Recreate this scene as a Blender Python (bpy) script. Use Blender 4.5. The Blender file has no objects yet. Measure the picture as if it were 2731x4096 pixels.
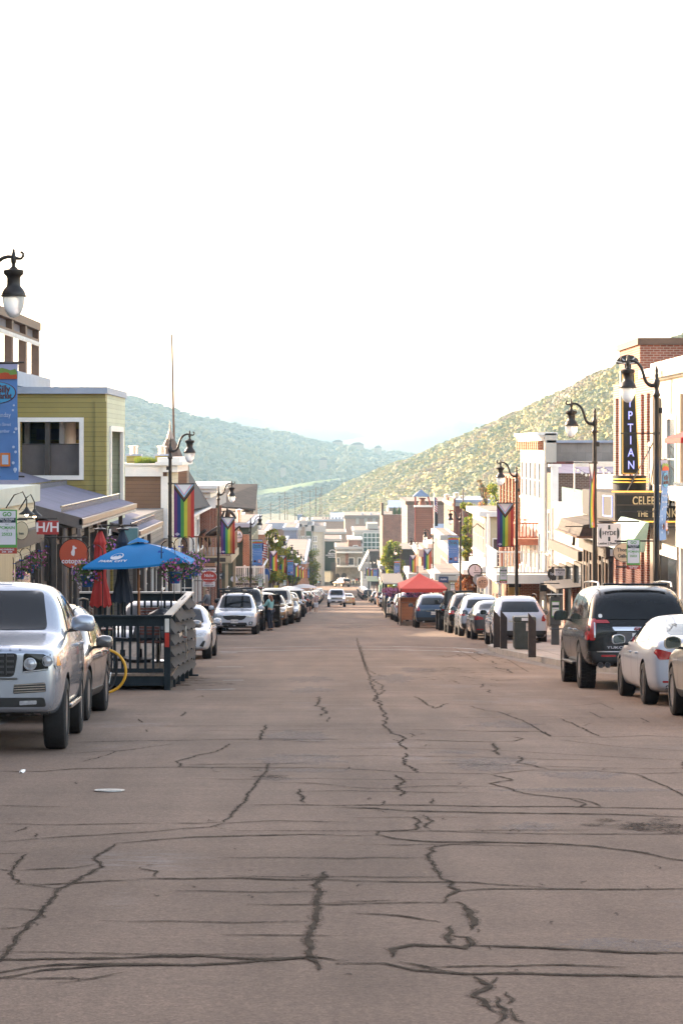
import bpy, bmesh, math, random
from mathutils import Vector, Matrix
from mathutils.bvhtree import BVHTree
from math import pi, sin, cos, radians, sqrt, atan
random.seed(11)
SC = bpy.context.scene
COL = SC.collection
F, VX, HY, CZ, K = 5552.0, 755.0, 1028.0, 1.85, 1.088
SLOPE = .0589
PITCH = atan(SLOPE)

def G(y):
    """road height along the street"""
    if y <= 326: return -SLOPE * y
    if y <= 544:
        t = (y - 326) / 218.
        return -19.2 - 218 * (SLOPE * t - .5 * (SLOPE - .0365) * t * t)
    if y <= 600:
        t = (y - 544) / 56.
        return G(544) - 56 * (.0365 * t - .5 * .0365 * t * t)
    return G(600) - max(0, y - 640) * .02

def PX(px, d): return (px - VX) * d / F
def PZ(py, d): return CZ - (py - HY) * d / F
def at(px, py, d): return Vector((PX(px, d), d, PZ(py, d)))
def KL(y):
    if y < 115: return -4.9
    if y < 145: return -4.9 + .6 * (y - 115) / 30
    return -4.3 + min(.5, (y - 145) * .004)
def KR(y):
    if y < 120: return 6.85
    if y < 155: return 6.85 + 1.2 * (y - 120) / 35
    return 8.05

# ------------------------------------------------------------------ materials
MATS = {}
def nt(name):
    m = bpy.data.materials.new(name); m.use_nodes = True
    N = m.node_tree.nodes; L = m.node_tree.links
    return m, N, L, N['Principled BSDF']
def nd(N, kind, **kw):
    n = N.new(kind)
    for k, v in kw.items():
        if k.startswith('i_'): n.inputs[k[2:].replace('_', ' ')].default_value = v
        else: setattr(n, k, v)
    return n
def c4(c): return (c[0], c[1], c[2], 1)
def scl(c, f): return tuple(min(1, x * f) for x in c)

def M(name, col, rough=.6, metal=0., var=.12, scale=3., bump=0., coat=0., world=True, fine=0.):
    """plain surface with large and small colour variation"""
    if name in MATS: return MATS[name]
    m, N, L, P = nt(name)
    if world: src = nd(N, 'ShaderNodeNewGeometry').outputs['Position']
    else: src = nd(N, 'ShaderNodeTexCoord').outputs['Object']
    n1 = nd(N, 'ShaderNodeTexNoise', i_Scale=scale, i_Detail=6., i_Roughness=.6)
    L.new(src, n1.inputs['Vector'])
    r = nd(N, 'ShaderNodeValToRGB')
    r.color_ramp.elements[0].position = .3; r.color_ramp.elements[1].position = .7
    r.color_ramp.elements[0].color = c4(scl(col, 1 - var)); r.color_ramp.elements[1].color = c4(scl(col, 1 + var))
    L.new(n1.outputs['Fac'], r.inputs['Fac']); L.new(r.outputs['Color'], P.inputs['Base Color'])
    P.inputs['Roughness'].default_value = rough; P.inputs['Metallic'].default_value = metal
    if coat: P.inputs['Coat Weight'].default_value = coat; P.inputs['Coat Roughness'].default_value = .04
    if bump:
        b = nd(N, 'ShaderNodeBump', i_Strength=bump, i_Distance=.02)
        n2 = nd(N, 'ShaderNodeTexNoise', i_Scale=scale * 9, i_Detail=4.)
        L.new(src, n2.inputs['Vector']); L.new(n2.outputs['Fac'], b.inputs['Height']); L.new(b.outputs['Normal'], P.inputs['Normal'])
    MATS[name] = m
    return m

def wall_vec(N, L, sx=1., sz=1.):
    g = nd(N, 'ShaderNodeNewGeometry'); s = nd(N, 'ShaderNodeSeparateXYZ'); L.new(g.outputs['Position'], s.inputs[0])
    a = nd(N, 'ShaderNodeMath', operation='ADD'); L.new(s.outputs[0], a.inputs[0]); L.new(s.outputs[1], a.inputs[1])
    c = nd(N, 'ShaderNodeCombineXYZ')
    m1 = nd(N, 'ShaderNodeMath', operation='MULTIPLY'); m1.inputs[1].default_value = sx; L.new(a.outputs[0], m1.inputs[0])
    m2 = nd(N, 'ShaderNodeMath', operation='MULTIPLY'); m2.inputs[1].default_value = sz; L.new(s.outputs[2], m2.inputs[0])
    L.new(m1.outputs[0], c.inputs[0]); L.new(m2.outputs[0], c.inputs[1])
    return c.outputs[0], s, g

def mulnoise(N, L, P, colsock, g, scale=.5, lo=.8, hi=1.15):
    n = nd(N, 'ShaderNodeTexNoise', i_Scale=scale, i_Detail=7., i_Roughness=.65); L.new(g.outputs['Position'], n.inputs['Vector'])
    mr = nd(N, 'ShaderNodeMapRange'); mr.inputs[1].default_value = .3; mr.inputs[2].default_value = .7; mr.inputs[3].default_value = lo; mr.inputs[4].default_value = hi
    L.new(n.outputs['Fac'], mr.inputs[0])
    mx = nd(N, 'ShaderNodeVectorMath', operation='SCALE'); L.new(colsock, mx.inputs[0]); L.new(mr.outputs[0], mx.inputs['Scale'])
    L.new(mx.outputs[0], P.inputs['Base Color'])

def Brick(name, c1, c2, mortar=(.42, .36, .32), bw=.22, bh=.08, ms=.012, rough=.85, bump=.5):
    if name in MATS: return MATS[name]
    m, N, L, P = nt(name)
    v, s, g = wall_vec(N, L)
    b = nd(N, 'ShaderNodeTexBrick'); b.inputs['Scale'].default_value = 1
    b.inputs['Brick Width'].default_value = bw; b.inputs['Row Height'].default_value = bh; b.inputs['Mortar Size'].default_value = ms
    b.inputs['Mortar Smooth'].default_value = .2; b.inputs['Bias'].default_value = -.1
    b.inputs['Color1'].default_value = c4(c1); b.inputs['Color2'].default_value = c4(c2); b.inputs['Mortar'].default_value = c4(mortar)
    L.new(v, b.inputs['Vector']); mulnoise(N, L, P, b.outputs['Color'], g, .7, .72, 1.22)
    bp = nd(N, 'ShaderNodeBump', i_Strength=bump, i_Distance=.012); bp.invert = True
    L.new(b.outputs['Fac'], bp.inputs['Height']); L.new(bp.outputs['Normal'], P.inputs['Normal'])
    P.inputs['Roughness'].default_value = rough
    MATS[name] = m
    return m

def Siding(name, col, pitch=.2, rough=.6, vertical=False, dark=.45, bump=.6, lo=.88, hi=1.08, edge=.93):
    """lapped boards: a thin shadow gap under each board and a sloped face"""
    if name in MATS: return MATS[name]
    m, N, L, P = nt(name)
    v, s, g = wall_vec(N, L)
    sp = nd(N, 'ShaderNodeSeparateXYZ'); L.new(v, sp.inputs[0])
    d = nd(N, 'ShaderNodeMath', operation='DIVIDE'); d.inputs[1].default_value = pitch; L.new(sp.outputs[0 if vertical else 1], d.inputs[0])
    f = nd(N, 'ShaderNodeMath', operation='FRACT'); L.new(d.outputs[0], f.inputs[0])
    fl = nd(N, 'ShaderNodeMath', operation='FLOOR'); L.new(d.outputs[0], fl.inputs[0])
    wn = nd(N, 'ShaderNodeTexWhiteNoise', noise_dimensions='1D'); L.new(fl.outputs[0], wn.inputs['W'])
    r = nd(N, 'ShaderNodeValToRGB'); cr = r.color_ramp
    cr.elements[0].position = 0; cr.elements[0].color = (1, 1, 1, 1)
    cr.elements[1].position = 1; cr.elements[1].color = c4((dark,) * 3)
    e = cr.elements.new(edge - .02); e.color = (1, 1, 1, 1); e = cr.elements.new(edge); e.color = c4((dark,) * 3)
    L.new(f.outputs[0], r.inputs['Fac'])
    mr = nd(N, 'ShaderNodeMapRange'); mr.inputs[3].default_value = .93; mr.inputs[4].default_value = 1.06; L.new(wn.outputs['Value'], mr.inputs[0])
    a = nd(N, 'ShaderNodeVectorMath', operation='SCALE'); L.new(r.outputs['Color'], a.inputs[0]); L.new(mr.outputs[0], a.inputs['Scale'])
    b = nd(N, 'ShaderNodeVectorMath', operation='MULTIPLY'); b.inputs[1].default_value = col; L.new(a.outputs[0], b.inputs[0])
    mulnoise(N, L, P, b.outputs[0], g, .6, lo, hi)
    bp = nd(N, 'ShaderNodeBump', i_Strength=bump, i_Distance=.03)
    if not vertical: bp.invert = True
    L.new(f.outputs[0], bp.inputs['Height']); L.new(bp.outputs['Normal'], P.inputs['Normal'])
    P.inputs['Roughness'].default_value = rough
    MATS[name] = m
    return m

def Emit(name, col, strength, base=None):
    if name in MATS: return MATS[name]
    m, N, L, P = nt(name)
    P.inputs['Base Color'].default_value = c4(base or col); P.inputs['Emission Color'].default_value = c4(col)
    P.inputs['Emission Strength'].default_value = strength
    MATS[name] = m
    return m

def Leaf(name, col, trans=.45, rough=.6):
    if name in MATS: return MATS[name]
    m, N, L, P = nt(name)
    g = nd(N, 'ShaderNodeNewGeometry')
    n1 = nd(N, 'ShaderNodeTexNoise', i_Scale=1.3, i_Detail=5.); L.new(g.outputs['Position'], n1.inputs['Vector'])
    r = nd(N, 'ShaderNodeValToRGB'); r.color_ramp.elements[0].position = .35; r.color_ramp.elements[1].position = .65
    r.color_ramp.elements[0].color = c4(scl(col, .68)); r.color_ramp.elements[1].color = c4(scl(col, 1.3))
    L.new(n1.outputs['Fac'], r.inputs['Fac']); L.new(r.outputs['Color'], P.inputs['Base Color'])
    P.inputs['Roughness'].default_value = rough
    t = nd(N, 'ShaderNodeBsdfTranslucent'); L.new(r.outputs['Color'], t.inputs['Color'])
    mx = nd(N, 'ShaderNodeMixShader'); mx.inputs[0].default_value = trans
    out = N['Material Output']
    L.new(P.outputs[0], mx.inputs[1]); L.new(t.outputs[0], mx.inputs[2]); L.new(mx.outputs[0], out.inputs['Surface'])
    MATS[name] = m
    return m

# ------------------------------------------------------------------ objects
def tag(o, label=None, cat=None, group=None, kind=None):
    if label: o['label'] = label
    if cat: o['category'] = cat
    if group: o['group'] = group
    if kind: o['kind'] = kind
    return o
def thing(name, label, cat, loc=(0, 0, 0), rot=(0, 0, 0), group=None):
    o = bpy.data.objects.new(name, None); COL.objects.link(o)
    o.empty_display_size = .2; o.location = loc; o.rotation_euler = rot
    return tag(o, label, cat, group)
def link_mesh(name, me, mats, parent=None):
    o = bpy.data.objects.new(name, me); COL.objects.link(o)
    for m in (mats if isinstance(mats, (list, tuple)) else [mats]):
        if m: me.materials.append(m)
    if parent is not None: o.parent = parent
    return o
def kids(o): return [c for c in bpy.data.objects if c.parent is o]
CH = {}
def copy_tree(src, loc, rot=None, label=None, group=None, swap=None):
    """copies a thing, its parts and sub-parts; swap maps a material name to another material"""
    if src.name not in CH:
        def rec(o): return [(c, rec(c)) for c in o.children]
        CH[src.name] = rec(src)
    def cp(o, subs, par):
        c = o.copy(); COL.objects.link(c)
        if par is not None: c.parent = par
        if swap and c.data is not None:
            for i, sl in enumerate(c.material_slots):
                if sl.material and sl.material.name in swap:
                    nm_ = sl.material.name; sl.link = 'OBJECT'; sl.material = swap[nm_]
        for s, ss in subs: cp(s, ss, c)
        return c
    c = cp(src, CH[src.name], None); c.location = loc
    if rot is not None: c.rotation_euler = rot
    if label: c['label'] = label
    if group: c['group'] = group
    return c

class MB:
    def __init__(s): s.v = []; s.f = []; s.mi = []; s.cur = 0
    def add(s, vs, fs, mi=None):
        b = len(s.v); s.v += [tuple(v) for v in vs]
        s.f += [tuple(b + i for i in f) for f in fs]; s.mi += [s.cur if mi is None else mi] * len(fs)
        return s
    def box(s, x0, x1, y0, y1, z0, z1, mi=None):
        if x0 > x1: x0, x1 = x1, x0
        if y0 > y1: y0, y1 = y1, y0
        if z0 > z1: z0, z1 = z1, z0
        return s.add([(x0, y0, z0), (x1, y0, z0), (x1, y1, z0), (x0, y1, z0), (x0, y0, z1), (x1, y0, z1), (x1, y1, z1), (x0, y1, z1)],
                     [(0, 3, 2, 1), (4, 5, 6, 7), (0, 1, 5, 4), (1, 2, 6, 5), (2, 3, 7, 6), (3, 0, 4, 7)], mi)
    def hexa(s, p, mi=None):   # 8 corners bottom 4 then top 4
        return s.add(p, [(0, 3, 2, 1), (4, 5, 6, 7), (0, 1, 5, 4), (1, 2, 6, 5), (2, 3, 7, 6), (3, 0, 4, 7)], mi)
    def prism(s, pts, d, mi=None):   # planar polygon pushed by vector d
        n = len(pts); d = Vector(d); a = [Vector(p) for p in pts]
        return s.add(a + [p + d for p in a], [tuple(range(n - 1, -1, -1)), tuple(range(n, 2 * n))] + [(i, (i + 1) % n, n + (i + 1) % n, n + i) for i in range(n)], mi)
    def quad(s, a, b, c, d, mi=None): return s.add([a, b, c, d], [(0, 1, 2, 3)], mi)
    def tube(s, pts, r, n=8, cap=True, mi=None):
        pts = [Vector(p) for p in pts]; rs = r if isinstance(r, (list, tuple)) else [r] * len(pts)
        vs = []; up = None
        for i, p in enumerate(pts):
            t = (pts[min(i + 1, len(pts) - 1)] - pts[max(i - 1, 0)]); t = t.normalized() if t.length > 1e-9 else Vector((0, 0, 1))
            if up is None: up = Vector((1, 0, 0)) if abs(t.x) < .9 else Vector((0, 1, 0))
            a = t.cross(up).normalized(); b = t.cross(a).normalized(); up = -b if False else up
            for k in range(n):
                th = 2 * pi * k / n; vs.append(p + (a * cos(th) + b * sin(th)) * rs[i])
        fs = [(i * n + k, (i + 1) * n + k, (i + 1) * n + (k + 1) % n, i * n + (k + 1) % n) for i in range(len(pts) - 1) for k in range(n)]
        if cap: fs += [tuple(range(n)), tuple(range((len(pts) - 1) * n + n - 1, (len(pts) - 1) * n - 1, -1))]
        return s.add(vs, fs, mi)
    def lathe(s, prof, c=(0, 0, 0), n=16, axis='z', mi=None):
        vs = []; fs = []
        for r, z in prof:
            for k in range(n):
                a = 2 * pi * k / n
                if axis == 'z': vs.append((c[0] + r * cos(a), c[1] + r * sin(a), c[2] + z))
                elif axis == 'x': vs.append((c[0] + z, c[1] + r * cos(a), c[2] + r * sin(a)))
                else: vs.append((c[0] + r * cos(a), c[1] + z, c[2] + r * sin(a)))
        for i in range(len(prof) - 1):
            for k in range(n): fs.append((i * n + k, i * n + (k + 1) % n, (i + 1) * n + (k + 1) % n, (i + 1) * n + k))
        if prof[0][0] > 1e-6: fs.append(tuple(range(n - 1, -1, -1)))
        if prof[-1][0] > 1e-6: fs.append(tuple(range((len(prof) - 1) * n, len(prof) * n)))
        return s.add(vs, fs, mi)
    def build(s, name, mats, parent=None, smooth=False, world=False, bevel=0., fix=True):
        off = Vector(parent.location) if (world and parent is not None) else Vector((0, 0, 0))
        me = bpy.data.meshes.new(name)
        me.from_pydata([Vector(v) - off for v in s.v], [], s.f)
        if any(s.mi): me.polygons.foreach_set('material_index', s.mi)
        if fix or bevel:
            bm = bmesh.new(); bm.from_mesh(me)
            if fix: bmesh.ops.recalc_face_normals(bm, faces=bm.faces)
            if bevel:
                es = [e for e in bm.edges if len(e.link_faces) == 2 and e.calc_face_angle(0) > .5]
                bmesh.ops.bevel(bm, geom=es, offset=bevel, segments=2, affect='EDGES', profile=.5, clamp_overlap=True)
            bm.to_mesh(me); bm.free()
        if smooth:
            me.polygons.foreach_set('use_smooth', [True] * len(me.polygons))
            if hasattr(me, 'set_sharp_from_angle'): me.set_sharp_from_angle(angle=radians(smooth if smooth is not True else 50))
        return link_mesh(name, me, mats, parent)

def eval_mesh(me, mods, name='tmp'):
    """mesh after modifiers: mods(o) adds them"""
    o = bpy.data.objects.new(name, me); COL.objects.link(o); mods(o)
    dg = bpy.context.evaluated_depsgraph_get(); dg.update()
    r = bpy.data.meshes.new_from_object(o.evaluated_get(dg), depsgraph=dg)
    bpy.data.objects.remove(o)
    return r

def text(s, size, loc, mat, parent=None, depth=.004, align='CENTER', rot=None, name='lettering', bold=0., sx=1., spacing=1., world=False):
    cu = bpy.data.curves.new('t', 'FONT'); cu.body = s; cu.size = size; cu.align_x = align; cu.align_y = 'CENTER'
    cu.extrude = depth; cu.offset = bold; cu.space_character = spacing; cu.resolution_u = 3
    o = bpy.data.objects.new('t', cu)
    me = bpy.data.meshes.new_from_object(o)
    bpy.data.objects.remove(o); bpy.data.curves.remove(cu)
    R = Matrix.Rotation(pi / 2, 4, 'X')
    if rot is not None: R = rot @ R
    off = Vector(parent.location) if (world and parent is not None) else Vector((0, 0, 0))
    me.transform(Matrix.Translation(Vector(loc) - off) @ R @ Matrix.Diagonal((sx, 1, 1, 1)))
    me.materials.clear()
    return link_mesh(name, me, mat, parent)
# ------------------------------------------------------------------ shared materials
iron = M('dark_bronze_metal', (.026, .021, .018), .42, .3, .2)
black = M('black_plastic', (.012, .012, .012), .55)
rubber = M('tyre_rubber', (.013, .012, .012), .85, 0, .25, 30, .2, world=False)
chrome = M('chrome_trim', (.62, .62, .64), .16, 1, .04)
alloy = M('alloy_rim', (.42, .42, .43), .28, .9, .08)
darkalloy = M('dark_alloy_rim', (.09, .09, .095), .3, .8, .08)
carglass = M('car_glass', (.012, .013, .014), .04, 0, .3, .8); carglass.node_tree.nodes['Principled BSDF'].inputs['Specular IOR Level'].default_value = .32
lightglass = M('clear_light_glass', (.45, .47, .5), .08, .3, .3, 14, coat=1)
redlens = M('red_tail_lens', (.32, .012, .015), .14, 0, .25, 20, coat=1)
amber = M('amber_lens', (.7, .28, .04), .2)
white = M('white_paint', (.74, .72, .68), .5, 0, .06)
offwhite = M('weathered_white_paint', (.62, .6, .55), .6, 0, .14)
cream = M('cream_paint', (.6, .53, .38), .6, 0, .1)
concrete = M('pavement_concrete', (.3, .27, .24), .85, 0, .16, 2.2, .3)
kerbmat = M('kerb_stone', (.26, .24, .215), .85, 0, .2, 3, .4)
glass = M('window_glass', (.035, .042, .05), .06, 0, .4, .3)
dkwood = M('dark_stained_timber', (.018, .024, .028), .8, 0, .25, 4, .3); dkwood.node_tree.nodes['Principled BSDF'].inputs['Specular IOR Level'].default_value = .15
wood = M('brown_timber', (.16, .075, .035), .6, 0, .25, 4, .3)
darkroof = M('dark_roofing', (.05, .042, .04), .8, 0, .2)
pot_blue = M('blue_pot_plastic', (.01, .07, .22), .35)
leafdk = Leaf('petunia_leaf', (.07, .12, .025), .35)
gold = M('gilt_lettering', (.62, .45, .2), .4, .3)
PAINT = {}
def paint(name, col, rough=.3, metal=.25, coat=.8):
    PAINT[name] = M('car_paint_' + name, col, rough, metal, .03, .6, 0, coat, world=False)
    return PAINT[name]
paint('silver', (.35, .385, .45), .27, .6); paint('white', (.46, .49, .55), .25, 0); paint('black', (.009, .009, .009), .22, 0, .25); PAINT['black'].node_tree.nodes['Principled BSDF'].inputs['Specular IOR Level'].default_value = .3
paint('pearl', (.42, .45, .5), .3, .15); paint('grey', (.2, .2, .21), .3, .6); paint('dark_grey', (.06, .062, .068), .3, .5)
paint('navy', (.025, .05, .095), .28, .4); paint('bronze', (.17, .12, .075), .3, .6); paint('tan', (.4, .3, .18), .3, .5)
paint('champagne', (.45, .4, .32), .3, .55); paint('red', (.3, .03, .025), .3, .2); paint('blue_grey', (.16, .2, .25), .3, .5)

def mat_road():
    m, N, L, P = nt('worn_asphalt')
    g = nd(N, 'ShaderNodeNewGeometry'); pos = g.outputs['Position']
    def noise(scale, det, vec=None, rough=.6):
        n = nd(N, 'ShaderNodeTexNoise', i_Scale=scale, i_Detail=det, i_Roughness=rough); L.new(vec or pos, n.inputs['Vector']); return n.outputs['Fac']
    def mr(s, a, b, c, d):
        n = nd(N, 'ShaderNodeMapRange'); [n.inputs[i + 1].__setattr__('default_value', v) for i, v in enumerate((a, b, c, d))]; L.new(s, n.inputs[0]); return n.outputs[0]
    def mul(a, b):
        n = nd(N, 'ShaderNodeMath', operation='MULTIPLY'); L.new(a, n.inputs[0])
        if isinstance(b, float): n.inputs[1].default_value = b
        else: L.new(b, n.inputs[1])
        return n.outputs[0]
    st = nd(N, 'ShaderNodeMapping'); st.inputs['Scale'].default_value = (1, .09, 1); L.new(pos, st.inputs[0])      # streaks along the street
    ac = nd(N, 'ShaderNodeMapping'); ac.inputs['Scale'].default_value = (.5, 1.8, 1); L.new(pos, ac.inputs[0])      # bands across it
    f = mul(mr(noise(.35, 5), .3, .7, .84, 1.14), mr(noise(1.1, 4, st.outputs[0]), .3, .7, .8, 1.16))
    f = mul(f, mr(noise(70, 3), .25, .75, .62, 1.38))
    f = mul(f, mr(noise(26, 4), .3, .7, .8, 1.2))
    f = mul(f, mr(noise(.8, 5, ac.outputs[0]), .3, .7, .92, 1.08))
    base = nd(N, 'ShaderNodeVectorMath', operation='SCALE'); base.inputs[0].default_value = (.186, .129, .094); L.new(f, base.inputs['Scale'])
    # pale worn patches
    pm = nd(N, 'ShaderNodeMapping'); pm.inputs['Scale'].default_value = (.55, .22, 1); L.new(pos, pm.inputs[0])
    a = mul(mr(noise(1.0, 3, pm.outputs[0]), .6, .7, 0, 1), mr(noise(5, 6, ac.outputs[0], .75), .45, .7, 0, 1))
    mx = nd(N, 'ShaderNodeMix', data_type='RGBA'); L.new(mul(a, .55), mx.inputs[0]); L.new(base.outputs[0], mx.inputs[6]); mx.inputs[7].default_value = (.3, .28, .27, 1)
    # dark oil and tar
    o = mul(mr(noise(.9, 4, st.outputs[0]), .62, .75, 0, 1), mr(noise(3, 5), .45, .65, 0, .5))
    m2 = nd(N, 'ShaderNodeMix', data_type='RGBA'); L.new(o, m2.inputs[0]); L.new(mx.outputs[2], m2.inputs[6]); m2.inputs[7].default_value = (.05, .042, .038, 1)
    L.new(m2.outputs[2], P.inputs['Base Color'])
    b = nd(N, 'ShaderNodeBump', i_Strength=.6, i_Distance=.006); L.new(noise(120, 3), b.inputs['Height'])
    b2 = nd(N, 'ShaderNodeBump', i_Strength=.5, i_Distance=.03); L.new(noise(1.5, 4), b2.inputs['Height']); L.new(b.outputs[0], b2.inputs['Normal'])
    L.new(b2.outputs[0], P.inputs['Normal']); P.inputs['Roughness'].default_value = .9; P.inputs['Specular IOR Level'].default_value = .3
    MATS['worn_asphalt'] = m
    return m
asphalt = mat_road()
def mat_crumb(name, col, lo, hi):
    m = M(name, col, .85, 0, .4, 9); N, L = m.node_tree.nodes, m.node_tree.links
    g = nd(N, 'ShaderNodeNewGeometry'); n = nd(N, 'ShaderNodeTexNoise', i_Scale=34., i_Detail=5., i_Roughness=.75); L.new(g.outputs['Position'], n.inputs['Vector'])
    r = nd(N, 'ShaderNodeMapRange'); r.inputs[1].default_value = lo; r.inputs[2].default_value = hi; L.new(n.outputs['Fac'], r.inputs[0]); L.new(r.outputs[0], N['Principled BSDF'].inputs['Alpha'])
    N['Principled BSDF'].inputs['Specular IOR Level'].default_value = .05; return m
crumb = mat_crumb('crumbled_crack_edge', (.085, .063, .048), .45, .72); dust = mat_crumb('road_dust', (.27, .25, .24), .45, .75)
tar = M('crack_sealant', (.062, .048, .036), .97, 0, .5, 8); tar.node_tree.nodes['Principled BSDF'].inputs['Specular IOR Level'].default_value = .05
roadpaint = M('worn_road_paint', (.42, .43, .44), .7, 0, .4, 6)
# ------------------------------------------------------------------ camera, light, sky
cam = bpy.data.objects.new('camera', bpy.data.cameras.new('camera')); COL.objects.link(cam); SC.camera = cam
cam.location = (0, 0, CZ); cam.rotation_euler = (pi / 2, 0, 0)
cam.data.sensor_fit = 'VERTICAL'; cam.data.sensor_height = 36; cam.data.sensor_width = 36
cam.data.lens = F / 2352 * 36; cam.data.shift_x = (784 - VX) / 2352; cam.data.shift_y = -(1176 - HY) / 2352
cam.data.clip_end = 40000; cam.data.clip_start = .1
SUN_AZ, SUN_EL = radians(52), radians(17.5)          # azimuth to the left of straight down the street
sd = Vector((-sin(SUN_AZ) * cos(SUN_EL), cos(SUN_AZ) * cos(SUN_EL), sin(SUN_EL)))
sun = bpy.data.objects.new('sun', bpy.data.lights.new('sun', 'SUN')); COL.objects.link(sun)
sun.data.energy = 3.0; sun.data.angle = radians(.6); sun.data.color = (1, .83, .62)
sun.rotation_euler = sd.to_track_quat('Z', 'Y').to_euler()
w = bpy.data.worlds.new('World'); SC.world = w; w.use_nodes = True
WN = w.node_tree.nodes; WL = w.node_tree.links
sky = WN.new('ShaderNodeTexSky'); sky.sky_type = 'NISHITA'; sky.sun_disc = False
sky.sun_elevation = SUN_EL; sky.sun_rotation = -SUN_AZ; sky.air_density = 1.0; sky.dust_density = 4.0; sky.ozone_density = .6; sky.altitude = 1000
tint = WN.new('ShaderNodeVectorMath'); tint.operation = 'MULTIPLY'; tint.inputs[1].default_value = (1.3, 1.0, .8)
WL.new(sky.outputs[0], tint.inputs[0]); WL.new(tint.outputs[0], WN['Background'].inputs[0]); WN['Background'].inputs[1].default_value = .15
vs = SC.view_settings; vs.view_transform = 'Standard'; vs.look = 'None'; vs.exposure = 2.5; vs.gamma = 1
SC.cycles.use_denoising = True
try: SC.cycles.denoiser = 'OPENIMAGEDENOISE'
except Exception: pass
SC.cycles.max_bounces = 8; SC.cycles.volume_bounces = 1; SC.cycles.transparent_max_bounces = 24
SC.cycles.sample_clamp_indirect = 8

# ------------------------------------------------------------------ ground, road, pavements
def sheet(name, xs, ys, zf, mat, kind='structure', smooth=False):
    mb = MB(); nx = len(xs)
    mb.v = [(x, y, zf(x, y)) for y in ys for x in xs]
    mb.f = [(j * nx + i, j * nx + i + 1, (j + 1) * nx + i + 1, (j + 1) * nx + i) for j in range(len(ys) - 1) for i in range(nx - 1)]
    mb.mi = [0] * len(mb.f)
    o = mb.build(name, mat, smooth=smooth); tag(o, kind=kind); return o
ys = [-30, -10, 0] + [10 * i for i in range(1, 70)] + [700, 760, 840, 950, 1100, 1300, 1600, 2000, 2600, 3400, 5000, 9600]
dirt = M('dry_ground', (.12, .11, .055), .9, 0, .3, .05)
sheet('ground', [-1400, -600, -200, -60, -20, -8, 0, 10, 20, 60, 200, 600, 1400], ys, lambda x, y: max(-62, G(y)) - .06, dirt)
def strip(name, fa, fb, ys, dz, mat, side=None):
    """strip between two edges; with side set it is a slab with a kerb face on that edge"""
    mb = MB()
    for y in ys:
        a, b, z = fa(y), fb(y), G(y) + dz
        mb.v += [(a, y, z), (b, y, z), (a, y, z - .4), (b, y, z - .4)]
    for i in range(len(ys) - 1):
        q = i * 4
        mb.f += [(q, q + 1, q + 5, q + 4)]
        if side: mb.f += [(q, q + 4, q + 6, q + 2), (q + 1, q + 3, q + 7, q + 5)]
    if side: mb.f += [(0, 2, 3, 1), (q + 4, q + 5, q + 7, q + 6)]
    mb.mi = [0] * len(mb.f)
    return tag(mb.build(name, mat), kind='structure')
RY = [-25 + 5 * i for i in range(112)]
strip('road', lambda y: KL(y) - .1, lambda y: KR(y) + .1, [y for y in RY if y <= 530], 0., asphalt)
strip('cross_street', lambda y: -90, lambda y: 90, [530, 536, 542, 548, 554, 560], .004, asphalt)
paving = None
def mat_paving():
    m, N, L, P = nt('sidewalk_paving')
    g = nd(N, 'ShaderNodeNewGeometry')
    b = nd(N, 'ShaderNodeTexBrick'); b.inputs['Scale'].default_value = 1; b.inputs['Brick Width'].default_value = 1.5; b.inputs['Row Height'].default_value = 1.5
    b.offset = 0; b.inputs['Mortar Size'].default_value = .015; b.inputs['Color1'].default_value = (.27, .23, .2, 1); b.inputs['Color2'].default_value = (.31, .26, .23, 1); b.inputs['Mortar'].default_value = (.1, .09, .08, 1)
    L.new(g.outputs['Position'], b.inputs['Vector']); mulnoise(N, L, P, b.outputs['Color'], g, 1.5, .8, 1.15); P.inputs['Roughness'].default_value = .85
    return m
paving = mat_paving()
SWL, SWR = -8.3, 10.6
LY = [-25 + 5 * i for i in range(111)]
kl = [y for y in LY if y <= 525]
strip('left_sidewalk', lambda y: SWL, lambda y: KL(y) - .18, kl, .15, paving)
strip('left_kerb', lambda y: KL(y) - .18, lambda y: KL(y), kl, .152, kerbmat, 1)
def KRB(y):
    pts = [(-99, 6.85), (52, 6.85), (56, 5.75), (61, 5.4), (69, 4.95), (74, 4.85), (76.2, 5.1), (77.5, 6.85)]
    if y >= 77.5: return KR(y)
    for (a, xa), (b, xb) in zip(pts, pts[1:]):
        if a <= y <= b: return xa + (xb - xa) * (y - a) / (b - a)
ky = sorted(set(kl + [52, 53, 54, 56, 58, 61, 65, 69, 72, 74, 75.2, 76.2, 76.8, 77.5]))
strip('right_sidewalk', lambda y: KRB(y) + .18, lambda y: SWR, ky, .15, paving)
strip('right_kerb', lambda y: KRB(y), lambda y: KRB(y) + .18, ky, .152, kerbmat, 1)

gutter = M('gutter_concrete', (.15, .125, .11), .9, 0, .35, 2.5, .3)
strip('left_gutter', lambda y: KL(y), lambda y: KL(y) + .42, kl, .004, gutter); strip('right_gutter', lambda y: KRB(y) - .42, lambda y: KRB(y), ky, .0042, gutter)
def road_pt(px, py, dz=.005):
    d = CZ / ((py - HY) / F - SLOPE)
    return Vector((PX(px, d), d, G(d) + dz))
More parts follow.
